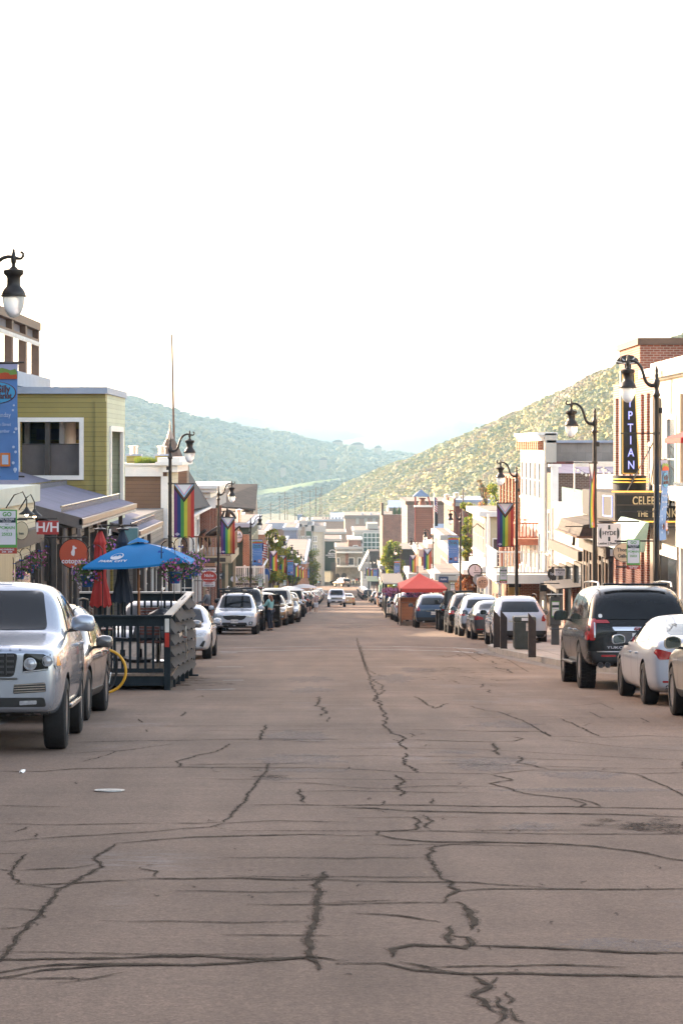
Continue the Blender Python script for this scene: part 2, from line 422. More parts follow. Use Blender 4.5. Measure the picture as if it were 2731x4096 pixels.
# painted lines
mb = MB()
def line_on_road(pts, wdt, mb, dz=.004):
    P3 = [road_pt(*p, dz=dz) for p in pts]
    L_, R_ = [], []
    for i, p in enumerate(P3):
        t = (P3[min(i + 1, len(P3) - 1)] - P3[max(i - 1, 0)]); t.z = 0; t.normalize(); n = Vector((-t.y, t.x, 0)) * (wdt[i] if isinstance(wdt, list) else wdt) / 2
        for s, A in ((1, L_), (-1, R_)):
            q = p + n * s; q.z = G(q.y) + dz; A.append(q)
    b = len(mb.v); n_ = len(P3); mb.v += [tuple(v) for v in L_ + R_]
    mb.f += [(b + i, b + i + 1, b + n_ + i + 1, b + n_ + i) for i in range(n_ - 1)]; mb.mi += [0] * (n_ - 1)
line_on_road([(505, 1489), (650, 1486), (760, 1484), (900, 1485), (1040, 1488), (1122, 1493)], .14, mb)
line_on_road([(505, 1497), (650, 1494), (760, 1491.5), (900, 1492.5), (1040, 1496), (1128, 1502)], .14, mb)
line_on_road([(505, 1500), (545, 1499.5)], .2, mb)
line_on_road([(498, 1532), (560, 1532)], .12, mb); line_on_road([(450, 1585), (540, 1583)], .12, mb)
line_on_road([(512, 1563), (560, 1562.5)], .1, mb)
for (a, b_, y) in ((690, 1010, 1424), (640, 900, 1434), (700, 780, 1444.5), (720, 1000, 1415)):
    line_on_road([(a, y), (b_, y + .6)], .1, mb)
tag(mb.build('road_markings', roadpaint, fix=False), kind='structure')
# cracks and sealed joints, traced as runs across the road surface
cr = MB(); ce = MB(); rng = random.Random(5)
def crack(pts, wdt, jit=1.0, step=None):
    W = [road_pt(*p) for p in pts]; out = []; wdt = wdt * 1.3 if wdt < .03 else wdt
    for a, b in zip(W, W[1:]):
        ln = (b - a).length; n = max(2, int(ln / (step or max(.07, wdt * 1.1))))
        n = min(n, 160)
        for i in range(n): out.append(a.lerp(b, i / n))
    out.append(W[-1]); k = len(out); L_, R_ = [], []; wob = 0
    for i, p in enumerate(out):
        t = out[min(i + 1, k - 1)] - out[max(i - 1, 0)]; t.z = 0; t.normalize(); n = Vector((-t.y, t.x * 2.3, 0))
        wob = .75 * wob + rng.uniform(-1, 1) * .011 * jit
        taper = min(1, i / 4 + .15, (k - 1 - i) / 4 + .15)
        for s, A in ((1, L_), (-1, R_)):
            q = p + n * (wob + s * wdt * .33 * taper * rng.uniform(.3, 1.35)); q.z = G(q.y) + .005; A.append(q)
    b0 = len(cr.v); cr.v += [tuple(v) for v in L_ + R_]
    cr.f += [(b0 + i, b0 + i + 1, b0 + k + i + 1, b0 + k + i) for i in range(k - 1)]; cr.mi += [0] * (k - 1)
    b0 = len(ce.v)
    for A, B in ((L_, R_), (R_, L_)):
        for a, b in zip(A, B): q = a + (a - b) * (.3 + .4 * rng.random()) + (a - b).normalized() * .007; ce.v.append((q.x, q.y, G(q.y) + .0045))
    ce.f += [(b0 + i, b0 + i + 1, b0 + k + i + 1, b0 + k + i) for i in range(k - 1)]; ce.mi += [0] * (k - 1)
def cl(w_, pts, j=1.): crack([(x * .5001, 1492.5 + y * .5001) for x, y in pts], w_, j)
def crr(w_, pts, j=1.): crack([(784.2 + x * .4997, 1435.1 + y * .4997) for x, y in pts], w_, j)
cl(.035, [(-40, 1430), (130, 1425), (500, 1418), (900, 1412), (1200, 1420), (1440, 1412), (1600, 1432)], .7)
cl(.03, [(-40, 1490), (200, 1455), (500, 1446), (900, 1450), (1100, 1440), (1400, 1420)], .7)
cl(.03, [(-40, 1515), (80, 1502), (200, 1478), (400, 1462), (760, 1452)], .7); cl(.012, [(260, 1535), (400, 1520), (600, 1485)])
cl(.06, [(1490, 1020), (1468, 1070), (1455, 1200), (1440, 1290), (1430, 1350), (1445, 1420), (1455, 1475)], 1.2)
cl(.035, [(-30, 1450), (20, 1400), (90, 1310), (150, 1250), (210, 1195), (280, 1100), (350, 1062), (400, 1035), (470, 1000), (440, 960), (500, 915), (540, 890)], 1.2)
cl(.02, [(540, 890), (700, 875), (900, 860), (1150, 855), (1400, 850), (1600, 856)], .6)
cl(.022, [(640, 1055), (850, 1052), (1100, 1050), (1320, 1058), (1600, 1060)], .6); cl(.02, [(80, 1077), (200, 1080), (300, 1075), (460, 1068), (640, 1060)], .8)
cl(.03, [(-30, 1010), (50, 1018), (90, 1060), (80, 1078), (120, 1078)], 1.2); cl(.026, [(130, 938), (90, 975), (50, 1018)], 1.2); cl(.014, [(-30, 938), (130, 938)])
cl(.018, [(60, 1018), (200, 1010), (350, 1005), (440, 985)], 1); cl(.018, [(120, 1078), (200, 1090), (280, 1102)]); cl(.018, [(-30, 1188), (100, 1192), (190, 1200), (205, 1235)]); cl(.018, [(-30, 1285), (60, 1275), (130, 1265)])
cl(.03, [(1235, 522), (1190, 600), (1130, 690), (1070, 755), (1020, 795)], .9); cl(.024, [(1020, 795), (900, 800), (760, 798)], .6); cl(.012, [(760, 798), (500, 800), (200, 806), (0, 800)], .6)
cl(.012, [(-30, 888), (150, 872), (400, 855), (700, 838), (850, 822), (960, 815), (1020, 800), (1250, 788), (1600, 792)], .7)
cl(.022, [(-30, 560), (200, 560), (350, 548), (560, 545), (800, 540), (1000, 541), (1250, 543), (1440, 543), (1600, 546)], .6)
cl(.018, [(1120, 715), (1300, 712), (1600, 718)], .6); cl(.014, [(1250, 612), (1420, 612), (1600, 630)], .6); cl(.018, [(830, 530), (1000, 527), (1250, 524), (1440, 520)], .8)
cl(.022, [(330, 427), (600, 420), (900, 416), (1180, 410), (1400, 413), (1600, 412)], .6); cl(.035, [(1220, 345), (1200, 380), (1190, 416)], 1.4)
cl(.022, [(820, 540), (815, 515), (900, 490), (1020, 460), (1060, 432)], 1.6); cl(.014, [(300, 480), (450, 470), (600, 460), (800, 432)], 1.6); cl(.014, [(380, 515), (450, 495), (540, 470), (640, 455)], 1.6)
cl(.012, [(640, 350), (800, 352), (1100, 350), (1600, 352)], .5); cl(.01, [(640, 255), (1000, 252), (1600, 250)], .5); cl(.03, [(640, 318), (655, 335)], 2); cl(.028, [(855, 285), (838, 305)], 1.5)
cl(.04, [(1385, 640), (1375, 660), (1400, 680), (1388, 705)], 2.5); cl(.04, [(1465, 215), (1460, 255), (1495, 290), (1470, 305)], 3); cl(.02, [(80, 840), (130, 812)], 1.5); cl(.04, [(165, 845), (172, 862)], 2)
cl(.014, [(1480, 1165), (1600, 1162)]); cl(.02, [(640, 1000), (700, 1022), (715, 1045)], 2); cl(.01, [(520, 190), (800, 185), (1100, 183)], .5)
crr(.035, [(590, 1478), (800, 1482), (1000, 1492), (1300, 1508), (1620, 1514)], .6); crr(.03, [(-30, 1560), (200, 1556), (330, 1590), (560, 1608), (800, 1606), (1200, 1612), (1620, 1622)], .6)
crr(.05, [(230, 1530), (240, 1495), (330, 1475), (450, 1480), (560, 1488), (600, 1470), (560, 1440), (500, 1430)], 1); crr(.03, [(270, 1550), (400, 1570), (590, 1610)], 1.2)
crr(.05, [(490, 1470), (480, 1420), (490, 1385)], 1.6); crr(.06, [(540, 1275), (570, 1310), (600, 1360), (590, 1405)], 1.4)
crr(.05, [(600, 1615), (660, 1660), (630, 1710), (680, 1785)], 1.8); crr(.035, [(700, 1620), (640, 1650)], 2); crr(.04, [(700, 1710), (740, 1770), (720, 1840)], 2); crr(.035, [(760, 1770), (860, 1832)], 2); crr(.035, [(770, 1690), (785, 1720), (730, 1740)], 2)
crr(.03, [(430, 1015), (400, 1060), (430, 1130), (470, 1170), (510, 1185), (520, 1215), (545, 1225), (480, 1250), (450, 1280)], 1.6)
crr(.02, [(540, 1225), (700, 1215), (1000, 1216), (1300, 1218), (1620, 1215)], .6); crr(.016, [(-30, 1178), (100, 1178), (300, 1185), (600, 1185), (850, 1205), (1000, 1216)], .6)
crr(.016, [(-30, 1275), (120, 1276), (260, 1270)]); crr(.018, [(60, 1325), (250, 1340), (400, 1358), (460, 1368)])
crr(.026, [(160, 965), (240, 985), (420, 998), (650, 998), (900, 1005), (1130, 1015), (1400, 1050), (1500, 1075), (1620, 1090)], .8); crr(.06, [(1490, 1080), (1620, 1085)], 1)
crr(.02, [(380, 1030), (500, 1010), (700, 1000), (900, 1003)], .6); crr(.028, [(330, 880), (350, 910), (335, 942), (240, 948), (165, 950), (160, 970)], 1.4); crr(.035, [(370, 875), (400, 900), (400, 940)], 2.2)
crr(.012, [(-30, 972), (160, 972)]); crr(.012, [(335, 945), (600, 955), (900, 962), (1620, 965)], .5)
crr(.024, [(-30, 832), (200, 830), (400, 830), (700, 836), (1100, 838), (1620, 850)], .6); crr(.026, [(-30, 840), (150, 845), (320, 858), (700, 866), (1200, 872), (1620, 888)], .6)
crr(.035, [(415, 800), (400, 825)], 2); crr(.03, [(200, 810), (190, 830)], 2); crr(.04, [(230, 690), (270, 715), (265, 750), (295, 790)], 2.4)
crr(.016, [(-30, 660), (200, 672), (330, 680), (690, 688), (850, 670), (1100, 668), (1350, 686), (1620, 680)], .6); crr(.014, [(-30, 745), (200, 755), (400, 742), (720, 745)], .6)
crr(.022, [(690, 690), (790, 715), (690, 730), (830, 775), (1000, 795), (1090, 800), (1200, 838)], 1.4); crr(.02, [(1100, 838), (1120, 825), (1030, 795)], 1)
crr(.02, [(1350, 688), (1430, 720), (1500, 750), (1580, 790)], 1); crr(.04, [(1570, 630), (1560, 665)], 2)
crr(.034, [(300, 590), (290, 640), (350, 665), (340, 680)], 2.5); crr(.03, [(820, 605), (840, 620), (820, 635), (950, 665)], 1.8)
crr(.05, [(690, 545), (715, 570), (720, 600)], 2); crr(.022, [(780, 515), (830, 525), (790, 535), (680, 540), (500, 535), (300, 528)], .8)
crr(.034, [(70, 60), (80, 110), (105, 180), (130, 250), (165, 330), (190, 400), (205, 470), (220, 500), (290, 520), (270, 550), (300, 575)], 2.2)
crr(.03, [(150, 250), (190, 300), (150, 345), (180, 370)], 3); crr(.03, [(90, 95), (100, 160), (120, 210), (190, 240)], 3)
crr(.014, [(-30, 482), (200, 480), (500, 485), (640, 490), (900, 492)], .6); crr(.022, [(720, 400), (830, 440), (900, 480), (960, 515)], 1); crr(.018, [(620, 490), (930, 492), (960, 513), (1200, 518), (1400, 510), (1620, 522)], .7)
crr(.022, [(1000, 432), (1090, 470), (1190, 515)], 1.4); crr(.016, [(1000, 432), (1100, 433)], 1); crr(.014, [(1140, 400), (1190, 428), (1370, 430), (1420, 450)], 1); crr(.012, [(-30, 570), (300, 568), (600, 572), (1100, 600), (1620, 628)], .5); crr(.012, [(1000, 530), (1300, 565), (1620, 585)], .6)
crr(.012, [(-30, 292), (400, 310), (700, 330), (1020, 340)], .5); crr(.014, [(200, 360), (500, 365), (900, 375), (1100, 372), (1180, 360), (1250, 390)], .8); crr(.03, [(340, 330), (390, 365), (430, 385), (490, 360)], 2.2); crr(.016, [(590, 372), (650, 395), (730, 400)], 1.5)
for k in range(34):                                      # fine net of cracks left of the black parked car
    x0, y0 = rng.uniform(430, 720), rng.uniform(115, 300); x0 += (y0 - 115) * .35
    crr(rng.uniform(.015, .05), [(x0, y0), (x0 + rng.uniform(10, 60), y0 + rng.uniform(-6, 12)), (x0 + rng.uniform(30, 110), y0 + rng.uniform(-4, 18))], 2.5)
crr(.02, [(520, 110), (580, 140), (630, 168)], 1); crr(.018, [(760, 160), (860, 218)], 1)
for k in range(150):                                     # far transverse joints and small crazing
    py = 1375 + 150 * rng.random() ** 1.3; x0 = rng.uniform(560, 1050); ln = rng.uniform(15, 130)
    crack([(x0, py), (x0 + ln * .5, py + rng.uniform(-.5, .5)), (x0 + ln, py + rng.uniform(-.8, .8))], rng.uniform(.012, .03) * (1 + (1480 - py) / 120 if py < 1480 else 1), 1.5, step=.5)
for k in range(26):                                      # long thin seams from side to side
    py = 1530 + 760 * (k / 26) ** 1.25 + rng.uniform(-6, 6); x0 = rng.uniform(-60, 700) if k % 2 else rng.uniform(420, 1100); x1 = x0 + rng.uniform(260, 900); y = py
    if x0 < 280 and py < 1740: x0 = 300
    pts = []; x = x0
    while x < x1: pts.append((x, y)); x += rng.uniform(40, 110); y += rng.uniform(-2.2, 2.4)
    if len(pts) > 2: crack(pts, rng.uniform(.008, .014), .7)
for k in range(60):
    px, py = rng.uniform(20, 1540), 1560 + 700 * rng.random()
    if px < 260 and py < 1740: continue
    crack([(px, py), (px + rng.uniform(-14, 14), py + rng.uniform(-4, 6)), (px + rng.uniform(-20, 20), py + rng.uniform(-3, 9))], rng.uniform(.008, .02), 2.5)
tag(cr.build('road_cracks', tar, fix=False), kind='structure'); tag(ce.build('road_crack_edges', crumb, fix=False), kind='structure')
# dark broken patches and stains as thin sheets of loose tar
st = MB()
def blot(px, py, rx, ry, n=18, m=14):
    c = road_pt(px, py)
    for k in range(m):
        a = rng.uniform(0, 2 * pi); r = sqrt(rng.random()); q = c + Vector((rx * r * cos(a), ry * r * sin(a), 0)); s = rng.choice((.02, .04, .07))
        pts = [(q.x + s * rng.uniform(.4, 1.3) * 1.8 * cos(t * 2 * pi / 9), q.y + s * 2.2 * rng.uniform(.4, 1.3) * sin(t * 2 * pi / 9)) for t in range(9)]
        st.add([(x, y, G(y) + .0055 + k * .00002) for x, y in pts], [tuple(range(9))])
blot(1500, 1893, .5, .5, m=60); blot(1545, 1903, .4, .4, m=40); blot(450, 1572, .8, .9, m=90); blot(615, 1785, .2, .15, m=12); blot(1030, 1550, 1.0, 4, m=90); blot(440, 1560, .4, 1.5, m=50)
tag(st.build('loose_tar', crumb, fix=False), kind='structure')
st = MB()
for px, py, rx, ry in ((710, 1560, .5, 1.2), (715, 1585, .5, .8), (905, 1558, .5, 1.6), (690, 1690, .5, .7), (680, 1745, .6, .5), (1120, 1760, .4, .5), (1130, 1750, .5, .4), (1220, 1900, .25, .25), (1340, 1780, .45, .35), (1280, 1815, .8, .15), (1050, 1728, .3, .2), (1380, 1815, .8, .2), (1450, 2170, .4, .15), (700, 1770, .5, .2), (1160, 1665, .5, .6), (960, 1540, .6, 1.2), (800, 1440, 1.5, 3), (640, 1790, .3, .15)):
    c = road_pt(px, py); st.add([(c.x + rx * rr_ * cos(t), c.y + ry * 1.6 * rr_ * sin(t), G(c.y + ry * 1.6 * rr_ * sin(t)) + .0042) for t, rr_ in [(i * pi / 16, rng.uniform(.55, 1.2)) for i in range(32)]], [tuple(range(32))])
tag(st.build('worn_patches', dust, fix=False), kind='structure')

# manhole cover
p = road_pt(252, 1817); p = road_pt(252, 1817, .005)
mh = thing('manhole_cover', 'round worn metal manhole cover in the asphalt ahead of the silver SUV', 'manhole cover', (p.x, p.y, p.z))
worn = M('worn_steel', (.3, .3, .29), .45, .6, .3, 20); mh.scale = (.4, .4, .6)
a = MB(); a.lathe([(0, .004), (.3, .004), (.33, .012), (.345, .012), (.35, .0)], n=32)
for i in range(-4, 5):
    for j in range(-4, 5):
        if i * i + j * j < 17: a.box(i * .06 - .02, i * .06 + .02, j * .06 - .02, j * .06 + .02, .004, .013)
ob = a.build('lid', worn, mh); 
mh.rotation_euler = (-PITCH, 0, 0)
p = road_pt(52, 1774)
a = MB(); a.add([(p.x + .03 * cos(t), p.y + .12 * sin(t), G(p.y) + .012 + .01 * sin(3 * t)) for t in [i * pi / 4 for i in range(8)]] + [(p.x, p.y, G(p.y) + .03)], [(i, (i + 1) % 8, 8) for i in range(8)])
tag(a.build('paper_scrap', white), 'crumpled scrap of white paper lying on the road by the silver SUV', 'litter')

# ------------------------------------------------------------------ hills
from mathutils import noise as mnoise
def hill(name, ridge, base, mat, ns=60, nt_=26, amp=3., fs=.02, back=None):
    """slope between a ridge line and a foot line, both in world metres, with a back slope"""
    def samp(P, t):
        x = t * (len(P) - 1); i = min(int(x), len(P) - 2); return Vector(P[i]).lerp(Vector(P[i + 1]), x - i)
    rows = []
    for i in range(ns + 1):
        t = i / ns; r, b = samp(ridge, t), samp(base, t); row = []
        for j in range(nt_ + 1):
            s = j / nt_; p = b.lerp(r, s)
            p.z += (r.z - b.z) * (.18 * sin(pi * s) * (s - .2)) + amp * mnoise.fractal(p * fs, 1., 2., 4) * min(1, 4 * (1 - s) + .25)
            row.append(p)
        for s in (.3, 1.):
            q = r + (r - b) * s * .8; q.z = r.z - (r.z - b.z) * s; row.append(q)
        rows.append(row)
    n = len(rows[0]); mb = MB(); mb.v = [tuple(p) for row in rows for p in row]
    mb.f = [(i * n + j, i * n + j + 1, (i + 1) * n + j + 1, (i + 1) * n + j) for i in range(ns) for j in range(n - 1)]; mb.mi = [0] * len(mb.f)
    tag(mb.build(name, mat, smooth=80), kind='structure')
    def surf(t, s):
        x, y = t * ns, s * nt_; i, j = min(int(x), ns - 1), min(int(y), nt_ - 1); u, v = x - i, y - j
        return rows[i][j].lerp(rows[i + 1][j], u).lerp(rows[i][j + 1].lerp(rows[i + 1][j + 1], u), v)
    return surf
def ico(n):
    bm = bmesh.new(); bmesh.ops.create_icosphere(bm, subdivisions=n, radius=1); v = [x.co.copy() for x in bm.verts]; f = [tuple(q.index for q in x.verts) for x in bm.faces]; bm.free(); return v, f
ICO1, ICO2 = ico(1), ico(2)
def scrub(name, surf, count, r0, r1, mats, seed, ic=ICO2, wf=None, tall=1., trange=(0, 1), srange=(0, 1)):
    rg = random.Random(seed); V, Fc = ic; mb = MB()
    for k in range(count):
        t, s = rg.uniform(*trange), rg.uniform(*srange); p = surf(t, s)
        c = mnoise.fractal(p * .012 + Vector((seed, 0, 0)), 1., 2., 3) + rg.uniform(-.28, .28)
        mi = max(0, min(len(mats) - 1, int((c + .75) / 1.5 * len(mats))))
        r = r0 + (r1 - r0) * rg.random() ** 2; o = rg.random() * 50; b = len(mb.v); sx, sy = rg.uniform(.8, 1.5), rg.uniform(.8, 1.5); hz = tall * rg.uniform(.45, .9)
        for v in V:
            q = v * (r * (1 + .55 * mnoise.noise(v * 1.9 + Vector((o, 0, 0)))))
            mb.v.append((p.x + q.x * sx, p.y + q.y * sy, p.z + q.z * hz + r * .25 * tall))
        mb.f += [tuple(b + i for i in f) for f in Fc]; mb.mi += [mi] * len(Fc)
    return tag(mb.build(name, mats, fix=False), kind='stuff')
grass_r = M('hillside_grass', (.26, .2, .04), .95, 0, .45, .03)
grass_l = M('distant_hillside', (.07, .1, .075), .95, 0, .45, .012)
grass_f = M('far_mountain', (.012, .017, .025), .95, 0, .2, .002)
rr = [(1900, 590, 980), (1568, 772, 1220), (1421, 838, 1400), (1300, 895, 1550), (1200, 942, 1680), (1100, 985, 1800), (960, 1046, 1980), (850, 1092, 2120), (760, 1133, 2230), (700, 1166, 2300), (650, 1192, 2350)]
rb = [(230, 650, -25), (170, 800, -35), (130, 950, -40), (105, 1100, -45), (80, 1250, -48), (60, 1400, -50), (20, 1700, -54), (-10, 1950, -57), (-30, 2150, -58), (-40, 2250, -59), (-60, 2330, -60)]
sR = hill('right_hillside', [at(*p) for p in rr], rb, grass_r, 80, 40, 5, .012)
leafmats = [Leaf('scrub_rust', (.22, .155, .06), .35), Leaf('scrub_pale', (.25, .21, .06), .35), Leaf('scrub_yellow_green', (.25, .21, .025), .4), Leaf('scrub_green', (.19, .2, .03), .4), Leaf('scrub_dark', (.12, .13, .03), .3), Leaf('scrub_grey_green', (.19, .17, .05), .35)]
scrub('hillside_scrub', sR, 40000, .6, 2.4, leafmats, 3, ICO1)
rl = [(60, 893, 2850), (200, 898, 2900), (287, 911, 3000), (350, 925, 3050), (450, 952, 3150), (560, 977, 3300), (640, 992, 3400), (700, 1006, 3500), (780, 1022, 3600), (860, 1033, 3700), (960, 1046, 3800), (1060, 1062, 3900)]
bl = [(-100, 1240, 1900), (100, 1235, 1900), (200, 1230, 1950), (280, 1225, 2000), (380, 1220, 2050), (480, 1215, 2100), (560, 1210, 2200), (640, 1205, 2300), (720, 1200, 2400), (800, 1190, 2500), (900, 1180, 2600), (1000, 1170, 2700)]
hill('unseen_uphill_slope', [(-900, -420, 80), (-300, -430, 90), (0, -450, 70), (300, -430, 85), (900, -420, 80)], [(-900, -60, 0), (-300, -70, 2), (0, -110, 6), (300, -70, 2), (900, -60, 0)], grass_l, 24, 10, 6, .01)  # unseen, added behind the camera to darken reflections and cut sky light
sL = hill('left_hillside', [at(*p) for p in rl], [at(*p) for p in bl], grass_l, 80, 40, 22, .004)
lm = [Leaf('far_scrub_a', (.065, .095, .06), .3), Leaf('far_scrub_b', (.1, .12, .065), .3), Leaf('far_scrub_c', (.05, .08, .055), .3), Leaf('far_scrub_d', (.15, .15, .07), .3)]
scrub('distant_scrub', sL, 15000, 1.4, 4.6, lm, 8, ICO1)
scrub('distant_aspens', sL, 1300, 2.2, 4.6, [lm[0], lm[3], lm[1]], 12, ICO1, tall=2.2, trange=(.35, .8), srange=(.25, .8))
rm = [(480, 1142, 2500), (560, 1130, 2500), (640, 1120, 2480), (720, 1106, 2470), (790, 1099, 2480), (840, 1098, 2500), (900, 1104, 2550)]
bm_ = [(480, 1222, 2050), (560, 1215, 2100), (640, 1205, 2200), (720, 1185, 2400), (790, 1160, 2420), (840, 1150, 2440), (900, 1140, 2480)]
meadow = M('meadow_grass', (.09, .13, .03), .95, 0, .25, .05)
sM = hill('meadow_knoll', [at(*p) for p in rm], [at(*p) for p in bm_], meadow, 40, 20, 3, .01)
scrub('knoll_scrub', sM, 5000, 1.2, 3.6, [lm[0], lm[2], lm[1]], 15, ICO1, srange=(0, .78))
rf = [(380, 965), (480, 950), (530, 943), (600, 960), (640, 968), (720, 972), (790, 985), (860, 1002), (950, 1020)]
hill('far_mountain_ridge', [at(x, y, 6000) for x, y in rf], [at(x, 1085, 5400) for x, y in rf], grass_f, 40, 12, 14, .003)
rf = [(720, 1040), (780, 1012), (860, 1000), (930, 985), (1000, 970), (1050, 963), (1110, 971), (1200, 992), (1300, 1010)]
hill('far_mountain_spur', [at(x, y, 5000) for x, y in rf], [at(x, 1090, 4300) for x, y in rf], grass_f, 40, 12, 12, .003)

# ------------------------------------------------------------------ air
hb = MB().box(-1500, 1500, -60, 9900, -75, 330)
hm = bpy.data.materials.new('haze_air'); hm.use_nodes = True; HN = hm.node_tree.nodes; HN.remove(HN['Principled BSDF'])
pv = HN.new('ShaderNodeVolumePrincipled'); pv.inputs['Density'].default_value = HAZE if 'HAZE' in globals() else .00011
pv.inputs['Color'].default_value = (.5, .78, 1.0, 1); pv.inputs['Anisotropy'].default_value = 0
hm.node_tree.links.new(pv.outputs[0], HN['Material Output'].inputs['Volume'])
tag(hb.build('haze', hm), kind='stuff')
# ------------------------------------------------------------------ vehicles
def mods_car(cutters):
    def f(o):
        s = o.modifiers.new('s', 'SUBSURF'); s.levels = 2; s.render_levels = 2
        b = o.modifiers.new('b', 'BOOLEAN'); b.operation = 'DIFFERENCE'; b.object = cutters; b.solver = 'EXACT'
    return f
def loft(st):
    mb = MB(); n = 12
    for (y, w_, zb, B, T, r) in st:
        sh = B - zb
        half = [(0, zb), (.78 * w_, zb), (.93 * w_, zb + .03), (.985 * w_, zb + .22 * sh), (w_, zb + .55 * sh), (.985 * w_, B - .17 * sh), (.945 * w_, B - .02),
                (.93 * w_ * .55 + r * .45, B + (T - B) * .5), (r, T - .2 * (T - B) if T - B > .2 else T - .01), (.86 * r, T + (-.02 if T - B > .2 else .0)), (.45 * r, T + .012), (0, T + .018)]
        mb.v += [(x, y, z) for x, z in half] + [(-x, y, z) for x, z in half[1:-1]]
    m = 2 * n - 2
    ring = list(range(n)) + [n - 1 + k for k in range(n - 2, 0, -1)]
    for i in range(len(st) - 1):
        for k in range(m):
            a, b = ring[k], ring[(k + 1) % m]
            mb.f.append((i * m + a, i * m + b, (i + 1) * m + b, (i + 1) * m + a))
    for i in (0, len(st) - 1):
        for k in range(n - 1):
            a, b = k, k + 1; la = 0 if a == 0 else n - 1 + a; lb = n - 1 + b if b < n - 1 else n - 1
            f = (i * m + a, i * m + b, i * m + lb, i * m + la)
            f = tuple(dict.fromkeys(f)); mb.f.append(f)
    mb.mi = [0] * len(mb.f)
    return mb
def rpoly(pts, r=.03, n=3):
    out = []; k = len(pts)
    for i in range(k):
        p, a, b = Vector(pts[i]), Vector(pts[i - 1]), Vector(pts[(i + 1) % k])
        rr_ = min(r, (a - p).length * .45, (b - p).length * .45); u = p + (a - p).normalized() * rr_; v = p + (b - p).normalized() * rr_
        for j in range(n + 1):
            t = j / n; out.append(tuple(u * (1 - t) ** 2 + p * 2 * t * (1 - t) + v * t * t))
    return out
class Car:
    """body with cut wheel arches; lamps, panes and trim are laid on it by projection"""
    def __init__(c, name, label, st, axles, R, width, matn):
        c.L = st[-1][0]; c.hw = width / 2; c.root = thing(name, label, 'car'); c.R = R
        mb = loft(st); body = mb.build('b', [PAINT[matn], black], fix=True, smooth=False)
        bm_ = body.data; bpy.data.objects.remove(body)
        cut = MB()
        for ya in axles:
            for s in (1, -1):
                x0, x1 = s * (c.hw - .32), s * (c.hw + .2)
                cut.lathe([(R + .055, min(x0, x1)), (R + .055, max(x0, x1))], (0, ya, R), 28, 'x')
        cut.mi = [1] * len(cut.f)
        co = cut.build('cutter', [PAINT[matn], black]); co.hide_render = True
        me = eval_mesh(bm_, mods_car(co)); bpy.data.objects.remove(co)
        me.polygons.foreach_set('use_smooth', [True] * len(me.polygons)); me.set_sharp_from_angle(angle=radians(42))
        c.body = bpy.data.objects.new('body', me); COL.objects.link(c.body); c.body.parent = c.root
        bm2 = bmesh.new(); bm2.from_mesh(me); c.bvh = BVHTree.FromBMesh(bm2); bm2.free()
        c.mat = PAINT[matn]; c.axles = axles
    def patch(c, name, pts, mode, mat, off=.009, parent=None, thick=.02, cuts=3, smooth=True, rnd=.03, deep=.4):
        """mode F (seen from the front, points x,z), B (rear), R / L (side, points y,z), T (top, x,y)"""
        pts = rpoly(pts, rnd)
        bm = bmesh.new()
        if mode in 'FB': vs_ = [bm.verts.new((p[0], 0, p[1])) for p in pts]
        elif mode in 'RL': vs_ = [bm.verts.new((0, p[0], p[1])) for p in pts]
        else: vs_ = [bm.verts.new((p[0], p[1], 0)) for p in pts]
        f = bm.faces.new(vs_)
        bmesh.ops.triangulate(bm, faces=[f]); 
        for _ in range(cuts + 2):
            es = [e for e in bm.edges if e.calc_length() > .09]
            if es: bmesh.ops.subdivide_edges(bm, edges=es, cuts=1)
            bmesh.ops.triangulate(bm, faces=[f for f in bm.faces if len(f.verts) > 3])
        dr = {'F': Vector((0, 1, 0)), 'B': Vector((0, -1, 0)), 'R': Vector((-1, 0, 0)), 'L': Vector((1, 0, 0)), 'T': Vector((0, 0, -1))}[mode]
        last = None; miss = []
        for v in bm.verts:
            o = v.co.copy()
            if mode == 'F': o.y = -2
            elif mode == 'B': o.y = c.L + 2
            elif mode == 'R': o.x = 3
            elif mode == 'L': o.x = -3
            else: o.z = 4
            h, nrm, _, _ = c.bvh.ray_cast(o, dr)
            if mode in 'FB' and deep is not None:
                for _k in range(14):
                    if h is not None and (h.y if mode == 'F' else c.L - h.y) < deep: break
                    o.x *= .985; h, nrm, _, _ = c.bvh.ray_cast(o, dr)
            if h is None: miss.append(v); continue
            v.co = h - dr * off; last = v.co
        for v in miss:
            best = min((q for q in bm.verts if q not in miss), key=lambda q: (q.co - v.co).length_squared, default=None) if len(miss) < len(bm.verts) else None
            if best:
                i = {'F': 1, 'B': 1, 'R': 0, 'L': 0, 'T': 2}[mode]; v.co[i] = best.co[i]
        fs = list(bm.faces); r = bmesh.ops.extrude_face_region(bm, geom=fs)
        nv = [g for g in r['geom'] if isinstance(g, bmesh.types.BMVert)]
        for v in nv: v.co = v.co + dr * thick
        bmesh.ops.recalc_face_normals(bm, faces=bm.faces)
        me = bpy.data.meshes.new(name); bm.to_mesh(me); bm.free()
        me.polygons.foreach_set('use_smooth', [True] * len(me.polygons)); me.set_sharp_from_angle(angle=radians(40))
        return link_mesh(name, me, mat, parent or c.root)
    def both(c, name, pts, mode, mat, **kw):
        o = []
        for s in (1, -1):
            if mode in 'FBT': o.append(c.patch(name, [(s * p[0], p[1]) for p in pts], mode, mat, **kw))
            else: o.append(c.patch(name, pts, 'R' if s == 1 else 'L', mat, **kw))
        return o
    def box(c, name, dims, mat, parent=None, bevel=.01):
        return MB().box(*dims).build(name, mat, parent or c.root, bevel=bevel)
